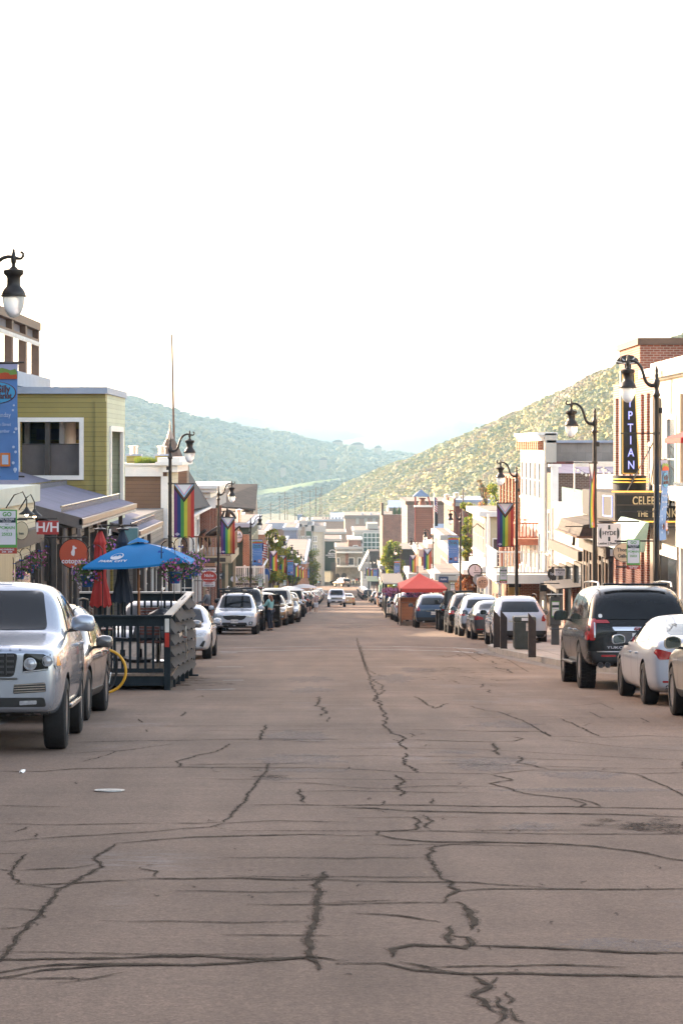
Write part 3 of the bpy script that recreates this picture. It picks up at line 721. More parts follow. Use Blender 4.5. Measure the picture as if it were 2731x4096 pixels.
    def wheels(c, rim, spokes=10, wdt=.245, chunky=False):
        R = c.R; h = wdt / 2; rr_ = R * (.66 if not chunky else .58)
        t = MB().lathe([(rr_, -h), (R - .035, -h), (R - .006, -h + .02), (R, -h * .55), (R, h * .55), (R - .006, h - .02), (R - .035, h), (rr_, h), (rr_ - .02, h - .05), (rr_ - .02, -h + .05), (rr_, -h)], n=40, axis='x')
        if chunky:
            for k in range(40):
                a = 2 * pi * k / 40; b = a + .1
                for x0, x1, da in ((-h * .98, -h * .3, 0), (-h * .2, h * .25, .08), (h * .32, h * .98, 0)):
                    A, B_ = a + da, b + da
                    q = [(x, r * cos(th), r * sin(th)) for r in (R - .01, R + .012) for x, th in ((x0, A), (x1, A), (x1, B_), (x0, B_))]
                    t.hexa(q)
        else:
            for gx in (-.06, -.02, .02, .06):
                t.lathe([(R + .0015, gx - .004 - .012), (R + .0015, gx - .004 + .012)], n=40, axis='x')
        tm = t.build('tyre', rubber, None, smooth=40).data
        r = MB().lathe([(rr_ - .001, h - .012), (rr_ - .025, h - .012), (rr_ - .03, h - .1), (rr_ - .03, -h + .05)], n=36, axis='x')
        r.lathe([(0, h - .035), (.05, h - .035), (.065, h - .05), (.065, h - .09), (0, h - .09)], n=16, axis='x')
        for k in range(spokes):
            a = 2 * pi * k / spokes; w1, w2 = .028, .018
            for dy in (0,):
                d, n_ = Vector((0, cos(a), sin(a))), Vector((0, -sin(a), cos(a)))
                r.hexa([tuple(d * q + n_ * s * w_ + Vector((x, 0, 0))) for x in (h - .075, h - .03) for q, s, w_ in ((.05, -1, w1), (rr_ - .02, -1, w2), (rr_ - .02, 1, w2), (.05, 1, w1))])
        disc = MB().lathe([(0, h - .12), (rr_ - .05, h - .12), (rr_ - .05, h - .13), (0, h - .13)], n=24, axis='x')
        rmesh = r.build('rim', rim, None, smooth=30).data; dmesh = disc.build('brake_disc', black, None).data
        for o in list(bpy.data.objects):
            if o.data in (tm, rmesh, dmesh): bpy.data.objects.remove(o)
        for ya in c.axles:
            for s in (1, -1):
                wo = bpy.data.objects.new('wheel', tm); COL.objects.link(wo); wo.parent = c.root
                wo.location = (s * (c.hw - h - .012), ya, R)
                if s < 0: wo.rotation_euler = (0, 0, pi)
                for nm, me in (('rim', rmesh), ('brake_disc', dmesh)):
                    q = bpy.data.objects.new(nm, me); COL.objects.link(q); q.parent = wo
    def mirrors(c, y, z, mat2=None, big=1., glassback=True):
        for s in (1, -1):
            m = MB(); x = s * (c.hw + .1); b = big
            prof = [(-.115, -.07), (.1, -.085), (.125, -.02), (.11, .075), (-.02, .1), (-.115, .06)]
            def ring(yy, k): return [(x + s * p[0] * b * k, y + yy, z + p[1] * b * k) for p in rpoly(prof, .04, 2)]
            rs_ = [ring(-.07, .55), ring(-.05, .82), ring(0, .98), ring(.06, 1.), ring(.07, .95)]; n = len(rs_[0]); b0 = len(m.v)
            m.v += [p for q in rs_ for p in q]
            m.f += [(i * n + k, i * n + (k + 1) % n, (i + 1) * n + (k + 1) % n, (i + 1) * n + k) for i in range(4) for k in range(n)] + [tuple(range(n)), tuple(range(4 * n, 5 * n))]
            m.mi += [0] * (4 * n + 2)
            mo = m.build('wing_mirror', c.mat, c.root, smooth=50)
            a = MB().hexa([(s * (c.hw - .06), y + .03, z - .1), (x - s * .02, y + .0, z - .085), (x - s * .02, y + .05, z - .085), (s * (c.hw - .06), y + .1, z - .1), (s * (c.hw - .06), y + .03, z - .06), (x - s * .02, y, z - .055), (x - s * .02, y + .05, z - .055), (s * (c.hw - .06), y + .1, z - .06)])
            a.build('mirror_arm', black, mo)
            g = MB(); pp = rpoly(prof, .04, 2); g.prism([(x + s * p[0] * b * .85, y + .0705, z + p[1] * b * .85) for p in pp], (0, .004, 0)); g.build('mirror_glass', mirrorglass, mo)
mirrorglass = M('mirror_glass', (.12, .14, .16), .05, .9, .02)
platemat = M('number_plate', (.62, .6, .58), .5, 0, .08, 40, world=False)
plateink = M('number_plate_ink', (.1, .06, .12), .5)

def stations(L, hw, H, hood, belt, wb, wt, re, tail, tailH, nose=.8, zb=.24, tumble=.68, roofdrop=.05, deck=False, box=False):
    st = [(0, .80 * hw, zb + .14, hood * nose, hood * nose + .015, .62 * hw), (.045, .88 * hw, zb + .07, hood * (nose + .045), hood * (nose + .045) + .02, .68 * hw), (.28, .965 * hw, zb + .02, hood * .955, hood * .985, .76 * hw),
          (.9, hw, zb, hood, hood * 1.035, .80 * hw), (wb - .14, hw, zb, belt - .01, hood * 1.07, .80 * hw), (wb, hw, zb, belt, hood * 1.1, .79 * hw)]
    st += [((wb * .35 + wt * .65), hw, zb, belt + .01, hood * 1.1 + (H - .06 - hood * 1.1) * .68, (tumble + .05) * hw), (wt, hw, zb, belt + .01, H - .055, tumble * hw), (wt + .35, hw, zb, belt + .02, H - .012, tumble * hw),
           ((wt + re) / 2 + .2, hw, zb, belt + .02, H - .01, tumble * hw), (re, .99 * hw, zb, belt + .03, H - roofdrop, (tumble - .02) * hw)]
    if deck:
        st += [((re + tail) / 2, .985 * hw, zb, belt + .03, (H - roofdrop) * .48 + tailH * .52 + .04, (tumble + .03) * hw), (tail, .975 * hw, zb, belt + .01, tailH + .02, .75 * hw), (L - .2, .95 * hw, zb + .02, tailH - .03, tailH, .74 * hw), (L - .05, .9 * hw, zb + .06, tailH * .93, tailH * .955, .7 * hw), (L, .82 * hw, zb + .14, tailH * .84, tailH * .86, .6 * hw)]
    else:
        k = .04 if box else 0
        st += [((re * .35 + tail * .65), .98 * hw, zb, belt + .03, (H - roofdrop) * .42 + tailH * .58 + k * 3, (tumble + .02) * hw), (tail, .965 * hw, zb + .02, tailH - .03, tailH + .02, .78 * hw), (L - .04, .93 * hw, zb + .05, tailH * .9, tailH * .93, .76 * hw), (L, .86 * hw, zb + .12, tailH * .8, tailH * .83, .7 * hw)]
    return st
def side_windows(c, H, belt, wb, wt, re, posts, drop=0., trim=None):
    zt = H - .17; zb_ = belt + .05
    y0b, y0t = wb + .42, wt + .2; 
    edges = [None] + posts + [None]
    for s in 'RL':
        for i in range(len(edges) - 1):
            a, b = edges[i], edges[i + 1]
            lb, lt = (y0b, y0t) if a is None else (a + .035, a + .035)
            rb_, rt = (re + .32, re - .08) if b is None else (b - .035, b - .035)
            c.patch('side_window', [(lb, zb_), (lt, zt), (rt, zt - (drop if b is None else 0)), (rb_, zb_ + (.05 if b is None else 0))], s, carglass, rnd=.05)
def plate(c, y, z, txt, rear=False, s=1.):
    p = MB().box(-.15 * s, .15 * s, y - .004, y + .004, z - .075 * s, z + .075 * s).build('number_plate', platemat, c.root)
    R = Matrix.Rotation(pi, 4, 'Z') if rear else None
    text(txt, .085 * s, (0, y + (.009 if rear else -.009), z - .005), plateink, p, depth=.002, rot=R)
def rails(c, H, y0, y1, x, mat):
    for s in (1, -1):
        MB().tube([(s * x, y0, H - .05), (s * x, y0 + .08, H + .045), (s * x, (y0 + y1) / 2, H + .06), (s * x, y1 - .08, H + .035), (s * x, y1, H - .06)], .017, 8).build('roof_rail', mat, c.root, smooth=True)
def handles(c, ys_, z, mat=None):
    for y in ys_:
        for s in (1, -1):
            MB().box(s * (c.hw - .03), s * (c.hw + .022), y, y + .19, z, z + .03).build('door_handle', mat or c.mat, c.root, bevel=.01)
def seams(c, ys_, z0, z1):
    """door shut lines as thin dark strips on the body"""
    for y in ys_:
        for s in 'RL': c.patch('door_seam', [(y, z0), (y + .008, z0), (y + .008, z1), (y, z1)], s, black, off=.0012, thick=.004, rnd=.001, cuts=4)

def make_luxury():                                       # tall silver SUV at the left edge
    L, hw, H = 5.0, .985, 1.84
    c = Car('parked_suv', 'silver SUV with louvred bumper vent parked nearest on the left edge', stations(L, hw, H, 1.17, 1.22, 1.5, 2.15, 4.1, 4.8, 1.28, nose=.9, zb=.36, tumble=.76, box=True), (.92, 3.84), .395, hw * 2, 'silver')
    sc_ = c.patch('windscreen', [(-.71, 1.3), (.71, 1.3), (.62, 1.735), (-.62, 1.735)], 'F', carglass, deep=None, off=.014, rnd=.06)
    c.patch('rear_window', [(-.62, 1.36), (.62, 1.36), (.55, 1.66), (-.55, 1.66)], 'B', carglass, deep=None, off=.014, rnd=.06)
    side_windows(c, H, 1.21, 1.5, 2.15, 4.15, [2.75, 3.75])
    g = c.patch('grille', [(-.46, .82), (.46, .82), (.5, 1.07), (-.5, 1.07)], 'F', black, off=.004, rnd=.05)
    mb = MB()
    yb = -.022
    for r_ in range(4):
        for i in range(9): 
            x = -.42 + .105 * i; z = .84 + r_ * .058
            mb.box(x - .038, x + .038, yb + .0, yb + .035, z + .018, z + .04); mb.box(x - .045, x - .038, yb, yb + .03, z, z + .055)
    mb.build('grille_mesh', darkalloy, g)
    for fr in ([(-.5, .79), (.5, .79), (.5, .81), (-.5, .81)],): c.patch('grille_surround', fr, 'F', darkalloy, off=.012, parent=g)
    for s in (1, -1):
        h = c.patch('headlight', [(s * .55, .86), (s * .92, .9), (s * .95, 1.05), (s * .56, 1.07)], 'F', carglass, off=.006, rnd=.03)
        for cx, cz, r_ in ((.63, .955, .068), (.81, .985, .06)):
            hit, _, _, _ = c.bvh.ray_cast(Vector((s * cx, -2, cz)), Vector((0, 1, 0)))
            yy = hit.y if hit else .1
            MB().lathe([(r_, 0), (r_, -.018), (r_ * .86, -.024), (r_ * .8, -.012), (r_ * .55, -.02), (0, -.034)], (s * cx, yy, cz), 24, 'y').build('lamp_lens', lightglass, h, smooth=40)
        c.patch('indicator', [(s * .9, .93), (s * .94, .93), (s * .94, 1.03), (s * .9, 1.03)], 'F', amber, off=.01, parent=h, rnd=.01)
        c.patch('running_light', [(s * .56, .865), (s * .9, .905), (s * .9, .915), (s * .56, .877)], 'F', lightglass, off=.012, parent=h, rnd=.002)
        v = c.patch('bumper_vent', [(s * .45, .64), (s * .8, .66), (s * .79, .76), (s * .46, .74)], 'F', black, off=.004, rnd=.02)
        for i in range(4):
            z = .653 + i * .026
            c.patch('vent_slat', [(s * .46, z), (s * .79, z + .012), (s * .79, z + .022), (s * .46, z + .01)], 'F', chrome, off=.02, parent=v, rnd=.003)
        c.patch('fog_lamp', [(s * .52, .52), (s * .7, .53), (s * .7, .57), (s * .52, .565)], 'F', lightglass, off=.012, rnd=.01)
        c.patch('tail_light', [(s * .8, .85), (s * .93, .85), (s * .93, 1.15), (s * .8, 1.15)], 'B', redlens)
    c.patch('lower_intake', [(-.8, .5), (.8, .5), (.78, .6), (-.78, .6)], 'F', black, off=.003, rnd=.03)
    c.patch('skid_plate', [(-.8, .38), (.8, .38), (.82, .44), (-.82, .44)], 'F', black, off=.01, rnd=.02)
    for i, ch in enumerate('RANGE ROVER'):
        if ch != ' ':
            h_, _, _, _ = c.bvh.ray_cast(Vector(((i - 5) * .105, -2, 1.1)), Vector((0, 1, 0)))
            if h_: text(ch, .045, (h_.x, h_.y - .004, 1.1), darkalloy, c.body, depth=.003)
    c.wheels(alloy, 10); c.mirrors(1.85, 1.36, big=1.15); handles(c, (2.45, 3.45), 1.09, c.mat); seams(c, (1.62, 2.75, 3.72), .5, 1.16)
    for s in (1, -1): MB().box(s * .955, s * .995, 1.45, 3.35, .42, .47).build('sill_trim', chrome, c.root, bevel=.01)
    return c
def make_crossover(name, label, paintn, hood=.98, H=1.66, L=4.7, roof=True, W=1.86):     # mid-size SUV, good from both ends
    hw = W / 2; belt = hood * 1.05
    c = Car(name, label, stations(L, hw, H, hood, belt, 1.3, 2.05, 3.75, 4.5, belt + .05, nose=.8, zb=.26, tumble=.7), (.9, L - 1.02), .365, W, paintn)
    zt = H - .13
    c.patch('windscreen', [(-.68 * hw / .93, hood * 1.12), (.68 * hw / .93, hood * 1.12), (.56 * hw / .93, zt), (-.56 * hw / .93, zt)], 'F', carglass, deep=None, off=.014, rnd=.06)
    c.patch('rear_window', [(-.64, belt + .1), (.64, belt + .1), (.53, zt - .06), (-.53, zt - .06)], 'B', carglass, deep=None, off=.014, rnd=.06)
    side_windows(c, H, belt, 1.3, 2.05, 3.75, [2.6, 3.5])
    g = c.patch('grille', [(-.42, .66), (-.3, .6), (.3, .6), (.42, .66), (.5, .76), (.4, .79), (-.4, .79), (-.5, .76)], 'F', black, off=.006, rnd=.03)
    c.patch('grille_bar', [(-.47, .79), (.47, .79), (.47, .805), (-.47, .805)], 'F', chrome, off=.014, parent=g, rnd=.004)
    c.patch('lower_intake', [(-.55, .33), (.55, .33), (.5, .5), (-.5, .5)], 'F', black, off=.005)
    for s in (1, -1):
        h = c.patch('headlight', [(s * .5, .7), (s * .8, .72), (s * .9, .8), (s * .87, .9), (s * .52, .79)], 'F', lightglass, rnd=.03)
        f = c.patch('fog_lamp', [(s * .58, .4), (s * .74, .41), (s * .76, .54), (s * .6, .54)], 'F', black, rnd=.04)
        hit, _, _, _ = c.bvh.ray_cast(Vector((s * .67, -2, .47)), Vector((0, 1, 0))); yy = hit.y if hit else .05
        MB().lathe([(.045, .02), (.045, -.012), (.03, -.016), (0, -.02)], (s * .67, yy, .47), 14, 'y').build('fog_lens', lightglass, f, smooth=40)
        c.patch('tail_light', [(s * .68, belt - .2), (s * .9, belt - .22), (s * .9, belt + .04), (s * .8, belt + .06), (s * .7, belt - .06)], 'B', redlens)
        c.patch('rear_reflector', [(s * .55, .44), (s * .75, .44), (s * .75, .48), (s * .55, .48)], 'B', redlens)
        MB().lathe([(.035, 0), (.04, -.05), (.04, .02), (.03, .02), (.03, -.04)], (s * .5, c.L + .0, .31), 14, 'y').build('exhaust', chrome, c.root)
    c.patch('rear_trim', [(-.4, belt - .22), (.4, belt - .22), (.4, belt - .19), (-.4, belt - .19)], 'B', chrome, off=.012, rnd=.004)
    c.patch('rear_bumper', [(-.86, .3), (.86, .3), (.86, .52), (-.86, .52)], 'B', black, off=.01, rnd=.04)
    plate(c, -.018, .55, 'F27 4KM'); plate(c, L + .012, .72, 'C81 0UT', True)
    c.wheels(alloy, 10); c.mirrors(1.85, belt + .06, big=1.05); handles(c, (2.3, 3.2), belt - .12); seams(c, (1.55, 2.58, 3.42), .4, belt - .02)
    for s in (1, -1): c.patch('sill_cladding', [(1.4, .3), (L - 1.5, .3), (L - 1.5, .42), (1.4, .42)], 'R' if s > 0 else 'L', black, off=.012)
    if roof: rails(c, H, 2.15, 3.85, .6, black)
    return c
def make_sedan(name, label, paintn, H=1.46, L=4.85, fast=False):
    hw, hood, belt = .915, .84, .93
    if fast: st = stations(L, .96, H, .83, .93, 1.35, 2.15, 3.3, 4.55, 1.08, nose=.74, zb=.2, tumble=.66, deck=True, roofdrop=.09); hw = .96
    else: st = stations(L, hw, H, hood, belt, 1.25, 2.0, 3.35, 4.1, 1.04, nose=.76, zb=.2, tumble=.68, deck=True, roofdrop=.06)
    c = Car(name, label, st, (.95, L - (1.05 if not fast else .98)), .34, hw * 2, paintn)
    c.patch('windscreen', [(-.68, hood * 1.14), (.68, hood * 1.14), (.54, H - .12), (-.54, H - .12)], 'F', carglass, deep=None, off=.014, rnd=.06)
    if fast: c.patch('rear_window', [(-.6, 1.13), (.6, 1.13), (.5, H - .14), (-.5, H - .14)], 'B', carglass, deep=None, off=.014, rnd=.08)
    else: c.patch('rear_window', [(-.62, 1.09), (.62, 1.09), (.52, H - .13), (-.52, H - .13)], 'B', carglass, deep=None, off=.014, rnd=.07)
    side_windows(c, H, belt - .01, 1.25, 2.0, 3.4 if not fast else 3.6, [2.65] + ([] if fast else [3.45]), drop=.06)
    g = c.patch('grille', [(-.34, .28), (.34, .28), (.4, .46), (.3, .56), (-.3, .56), (-.4, .46)], 'F', black, off=.004, rnd=.03)
    for z in (.34, .4, .46): c.patch('grille_bar', [(-.34, z), (.34, z), (.34, z + .01), (-.34, z + .01)], 'F', darkalloy, off=.012, parent=g, rnd=.003)
    c.patch('badge_bar', [(-.25, .6), (.25, .6), (.25, .625), (-.25, .625)], 'F', chrome, off=.01, rnd=.01)
    for s in (1, -1):
        c.patch('headlight', [(s * .42, .58), (s * .72, .6), (s * .84, .7), (s * .82, .75), (s * .6, .7)], 'F', lightglass, rnd=.03)
        c.patch('fog_lamp', [(s * .62, .36), (s * .72, .33), (s * .78, .5), (s * .72, .5)], 'F', black, rnd=.02)
        c.patch('tail_light', [(s * .5, .76), (s * .8, .74), (s * .88, .86), (s * .84, .92), (s * .52, .84)], 'B', redlens)
        c.patch('rear_reflector', [(s * .5, .38), (s * .75, .38), (s * .75, .41), (s * .5, .41)], 'B', redlens)
        if not fast: MB().lathe([(.035, 0), (.04, -.04), (.04, .02), (.03, .02), (.03, -.04)], (s * .5, c.L + .0, .27), 14, 'y').build('exhaust', chrome, c.root)
    c.patch('diffuser', [(-.7, .22), (.7, .22), (.7, .34), (-.7, .34)], 'B', black, off=.006)
    plate(c, -.016, .42, '0TM 84C'); plate(c, L + .01, .62, 'B39 6WD', True)
    c.wheels(darkalloy if fast else alloy, 5 if fast else 9); c.mirrors(1.75, belt + .07, big=.95); handles(c, (2.35, 3.15), belt - .13); seams(c, (1.5, 2.6, 3.4), .3, belt - .02)
    return c
def make_fullsize(name, label, paintn, lifted=False):     # big square SUV, rear and front detailed
    L, hw, H = 5.4, 1.02, 1.95
    c = Car(name, label, stations(L, hw, H, 1.16, 1.24, 1.35, 2.0, 4.65, 5.25, 1.3, nose=.88, zb=.42, tumble=.8, box=True, roofdrop=.03), (.98, 4.15), .43, hw * 2, paintn)
    c.patch('windscreen', [(-.72, 1.29), (.72, 1.29), (.62, 1.81), (-.62, 1.81)], 'F', carglass, deep=None, off=.014, rnd=.06)
    c.patch('rear_window', [(-.82, 1.31), (.82, 1.31), (.74, 1.8), (-.74, 1.8)], 'B', carglass, deep=None, off=.014, rnd=.06)
    side_windows(c, H, 1.24, 1.35, 2.0, 4.75, [2.7, 3.7])
    g = c.patch('grille', [(-.6, .82), (.6, .82), (.66, 1.03), (-.66, 1.03)], 'F', black, off=.006, rnd=.03)
    for z in (.85, .9, .95, 1.0): c.patch('grille_bar', [(-.62, z), (.62, z), (.62, z + .014), (-.62, z + .014)], 'F', chrome, off=.02, parent=g, rnd=.003)
    c.patch('lower_intake', [(-.6, .52), (.6, .52), (.6, .66), (-.6, .66)], 'F', black, off=.005)
    for s in (1, -1):
        c.patch('headlight', [(s * .68, .92), (s * .95, .93), (s * .96, 1.04), (s * .69, 1.03)], 'F', headlit if 'headlit' in globals() else lightglass, rnd=.02)
        c.patch('bumper_trim', [(s * .66, .58), (s * .9, .62), (s * .9, .66), (s * .66, .62)], 'F', chrome, off=.01, rnd=.01)
        t = c.patch('tail_light', [(s * .83, .92), (s * .99, .92), (s * .98, 1.32), (s * .8, 1.32), (s * .8, 1.28)], 'B', redlens, rnd=.03)
        c.patch('lamp_strip', [(s * .82, .97), (s * .845, .97), (s * .845, 1.25), (s * .82, 1.25)], 'B', lightglass, off=.014, parent=t, rnd=.008)
        c.patch('tail_light_inner', [(s * .55, 1.24), (s * .8, 1.24), (s * .8, 1.3), (s * .6, 1.3)], 'B', redlens, off=.012, rnd=.01)
        for dx in (0, .13):
            MB().lathe([(.045, -.02), (.055, -.1), (.055, .03), (.042, .03), (.04, -.08)], (s * (.6 + dx), L + .0, .47), 18, 'y').build('exhaust', darkalloy, c.root, smooth=40)
        c.patch('rear_reflector', [(s * .45, .62), (s * .72, .62), (s * .72, .655), (s * .45, .655)], 'B', redlens, off=.02)
    bar = c.patch('tailgate_bar', [(-.48, 1.1), (.48, 1.1), (.52, 1.17), (-.52, 1.17)], 'B', chrome, off=.03, rnd=.02)
    Rz = Matrix.Rotation(pi, 4, 'Z')
    text('GMC', .07, (0, L + .045, 1.135), M('badge_red', (.25, .02, .02), .4), bar, depth=.006, rot=Rz, bold=.003, sx=1.5)
    text('YUKON', .065, (.42, L + .02, .79), chrome, bar, depth=.004, rot=Rz, sx=1.7)
    c.patch('plate_recess', [(-.5, .88), (.5, .88), (.42, 1.08), (-.42, 1.08)], 'B', darkalloy, off=.008)
    c.patch('rear_bumper', [(-.97, .46), (.97, .46), (.97, .72), (-.97, .72)], 'B', black, off=.012, rnd=.04)
    c.patch('bumper_line', [(-.8, .705), (.8, .705), (.8, .725), (-.8, .725)], 'B', chrome, off=.03, rnd=.006)
    plate(c, L + .03, .98, 'VCG 2P9', True); plate(c, -.02, .62, '7R2 KDE')
    c.patch('window_sticker', [(.68, 1.335), (.75, 1.335), (.75, 1.405), (.68, 1.405)], 'B', platemat, off=.018, thick=.004, rnd=.035)
    c.wheels(alloy, 8, wdt=.29, chunky=lifted); c.mirrors(1.85, 1.34, big=1.2); handles(c, (2.4, 3.4), 1.08, chrome); seams(c, (1.55, 2.68, 3.66), .6, 1.2)
    rails(c, H, 2.1, 4.7, .68, chrome)
    for s in (1, -1): MB().box(s * .9, s * 1.08, 1.55, 3.6, .43, .48).build('running_board', black, c.root, bevel=.015)
    MB().box(-.6, .6, 4.6, 4.75, H - .02, H + .02).build('spoiler', c.mat, c.root, bevel=.015)
    return c
def make_jeep(name, label, paintn, top=black):
    L, hw, H = 4.3, .8, 1.86
    mb = MB(); mats = [PAINT[paintn], top, black]
    root = thing(name, label, 'car'); 
    a = MB().box(-.62, .62, .12, 1.55, .55, 1.12).box(-.72, .72, 1.5, 4.15, .5, 1.2); a.build('body', PAINT[paintn], root, bevel=.04)
    a = MB(); a.hexa([(-.7, 1.62, 1.2), (.7, 1.62, 1.2), (.7, 4.12, 1.2), (-.7, 4.12, 1.2), (-.62, 1.85, 1.8), (.62, 1.85, 1.8), (.64, 4.08, 1.82), (-.64, 4.08, 1.82)]); a.build('hard_top', top, root, bevel=.04)
    MB().hexa([(-.6, 1.585, 1.25), (.6, 1.585, 1.25), (.6, 1.62, 1.25), (-.6, 1.62, 1.25), (-.55, 1.81, 1.75), (.55, 1.81, 1.75), (.55, 1.85, 1.75), (-.55, 1.85, 1.75)]).build('windscreen', carglass, root)
    MB().hexa([(-.52, 4.12, 1.27), (.52, 4.12, 1.27), (.52, 4.14, 1.27), (-.52, 4.14, 1.27), (-.5, 4.09, 1.74), (.5, 4.09, 1.74), (.5, 4.11, 1.74), (-.5, 4.11, 1.74)]).build('rear_window', carglass, root)
    for s in (1, -1):
        for y0, y1 in ((1.95, 2.65), (2.75, 3.35), (3.45, 3.98)): MB().hexa([(s * .69, y0, 1.26), (s * .71, y0, 1.26), (s * .71, y1, 1.26), (s * .69, y1, 1.26), (s * .635, y0 + .05, 1.7), (s * .665, y0 + .05, 1.7), (s * .665, y1, 1.7), (s * .635, y1, 1.7)]).build('side_window', carglass, root)
        MB().box(s * .6, s * .93, .25, 1.3, .86, .93).build('front_fender', black, root, bevel=.03)
        MB().box(s * .7, s * .93, 3.0, 4.0, .88, .95).build('rear_fender', black, root, bevel=.03)
        MB().box(s * .68, s * .8, 4.13, 4.2, .92, 1.12).build('tail_light', redlens, root, bevel=.015)
        MB().lathe([(.1, 0), (.1, -.03), (.07, -.045), (0, -.05)], (s * .45, .12, .93), 18, 'y').build('headlight', lightglass, root, smooth=40)
        MB().box(s * .84, s * 1.02, 1.78, 1.84, 1.2, 1.4).build('wing_mirror', black, root, bevel=.03)
        MB().box(s * .7, s * .85, 1.8, 1.83, 1.2, 1.24).build('mirror_arm', black, root)
    for i in range(7): MB().box(-.3 + i * .1 - .03, -.3 + i * .1 + .03, .105, .125, .74, 1.04).build('grille_slot', black, root, bevel=.006)
    MB().box(-.8, .8, -.08, .08, .52, .68).build('front_bumper', black, root, bevel=.02); MB().box(-.8, .8, 4.15, 4.3, .5, .66).build('rear_bumper', black, root, bevel=.02)
    sp = MB().lathe([(.2, 0), (.36, 0), (.39, .04), (.39, .2), (.36, .24), (.2, .24), (0, .2)], (.1, 4.18, .98), 28, 'y'); sp.build('spare_tyre', rubber, root, smooth=40)
    class J: pass
    j = J(); j.root = root; j.hw = .92; j.axles = (.75, 3.5); j.R = .42; Car.wheels(j, darkalloy, 8, .27, True)
    p = MB().box(-.7, -.42, 4.305, 4.312, .62, .76).build('number_plate', platemat, root); text('D62 8HJ', .07, (-.56, 4.316, .69), plateink, p, rot=Matrix.Rotation(pi, 4, 'Z'), depth=.002)
    return j
headlit = Emit('lit_headlamp', (1, .95, .85), 1.2, (.6, .6, .6))
c_lux = make_luxury()
c_cross = make_crossover('parked_suv', 'silver crossover parked behind the nearest silver SUV on the left', 'silver', L=4.65)
c_kia = make_crossover('parked_suv', 'white SUV facing the camera with black roof racks and honeycomb grille', 'white', H=1.72, L=4.68, W=1.885)
text('KIA', .055, (0, -.02, .77), chrome, c_kia.body, depth=.004, sx=1.4)
c_small = make_crossover('parked_suv', 'small crossover', 'grey', H=1.62, L=4.5, roof=False, hood=.95, W=1.82)
c_sedan = make_sedan('parked_sedan', 'white sedan parked beyond the timber dining deck', 'white')
c_fast = make_sedan('parked_sedan', 'white fastback sedan parked behind the black SUV', 'pearl', H=1.44, L=4.97, fast=True)
c_full = make_fullsize('parked_suv', 'large black SUV with chunky tyres and chrome tailgate bar at the kerb', 'black', True)
c_tahoe = make_fullsize('moving_suv', 'white full-size SUV driving up the middle of the street', 'white', False)
c_jeep = make_jeep('parked_jeep', 'black boxy off-roader with hard top parked among the right row', 'black')

SWAP = lambda src, dst: {'car_paint_' + src: PAINT[dst]}
def put(car, X, dfront, away=False, label=None, swap=None, first=False, yaw=0., group=None, lift=0.):
    r = car.root
    z = G(dfront) + lift
    L_ = getattr(car, 'L', 4.3)
    if away: loc = (X, dfront + L_ * cos(PITCH), G(dfront + L_) + lift); rot = (atan((G(dfront) - G(dfront + L_)) / L_), 0, pi + yaw)
    else: loc = (X, dfront, z); rot = (-atan((G(dfront) - G(dfront + L_)) / L_), 0, yaw)
    if first:
        r.location = loc; r.rotation_euler = rot
        if group: r['group'] = group
        if label: r['label'] = label
        return r
    return copy_tree(r, loc, rot, label, group, swap)
# ------------------------------------------------------------------ street lamps
globe_m = M('frosted_lamp_glass', (.85, .85, .84), .25, 0, .06, 4)
globe_m.node_tree.nodes['Principled BSDF'].inputs['Transmission Weight'].default_value = .45
def lamp_proto():
    t = thing('street_lamp', 'lamp', 'street lamp')
    u = .00183; q = lambda px, py: (-(943 - px) * u, 0, 6.75 - (py - 440) * u)
    p = MB().lathe([(.16, 0), (.16, .12), (.13, .2), (.13, .75), (.15, .8), (.1, .9), (.075, 1.0), (.062, 3), (.052, 5.78), (.052, 5.84), (.082, 5.88), (.082, 5.91), (.06, 5.95), (.045, 6.02), (.05, 6.06), (.068, 6.1), (.075, 6.15), (.068, 6.2), (.045, 6.24), (.04, 6.3), (.045, 6.33), (.03, 6.36), (.038, 6.42), (.03, 6.47), (.012, 6.52), (0, 6.53)], n=16)
    p.build('pole', iron, t, smooth=40)
    pts = [(930, 795), (885, 797), (850, 785), (820, 755), (800, 705), (785, 650), (765, 590), (730, 540), (690, 512), (650, 502), (605, 506), (570, 518), (545, 518), (529, 500), (528, 478), (540, 466), (552, 470)]
    MB().tube([q(*a) for a in pts], [.05, .045, .04, .036, .036, .034, .034, .032, .03, .028, .026, .024, .022, .022, .02, .022, .016], 8).build('arm', iron, t, smooth=50)
    fx = q(605, 0)[0]
    MB().lathe([(.012, 6.5), (.04, 6.55), (.045, 6.62), (.03, 6.66), (.028, 6.68), (.02, 6.71), (.024, 6.73), (0, 6.76)], (fx, 0, 0), 12).build('finial', iron, t, smooth=50)
    h = MB().lathe([(.0, 6.53), (.03, 6.52), (.03, 6.49), (.06, 6.47), (.06, 6.455), (.14, 6.44), (.15, 6.43), (.15, 6.385), (.14, 6.37), (.115, 6.35), (.1, 6.32), (.1, 6.24), (.105, 6.2), (.14, 6.16), (.17, 6.11), (.178, 6.08), (.178, 6.065), (.2, 6.06), (.2, 6.045), (.17, 6.04), (0, 6.04)], (fx, 0, 0), 20).build('lamp_housing', iron, t, smooth=35)
    MB().lathe([(.165, 6.045), (.165, 5.99), (.15, 5.9), (.12, 5.82), (.08, 5.76), (.04, 5.735), (0, 5.73)], (fx, 0, 0), 20).build('globe', globe_m, h, smooth=60)
    for z in (5.07, 3.4): MB().lathe([(.075, z - .03), (.075, z + .03)], n=12).build('clamp', iron, t)
    for z in (5.07, 3.38): MB().tube([(-.03, 0, z), (-.78, 0, z)], .013, 6).build('banner_arm', iron, t)
    MB().box(.05, .12, -.04, .04, 5.5, 5.62).build('sensor_box', iron, t, bevel=.01)
    return t
LP = lamp_proto()
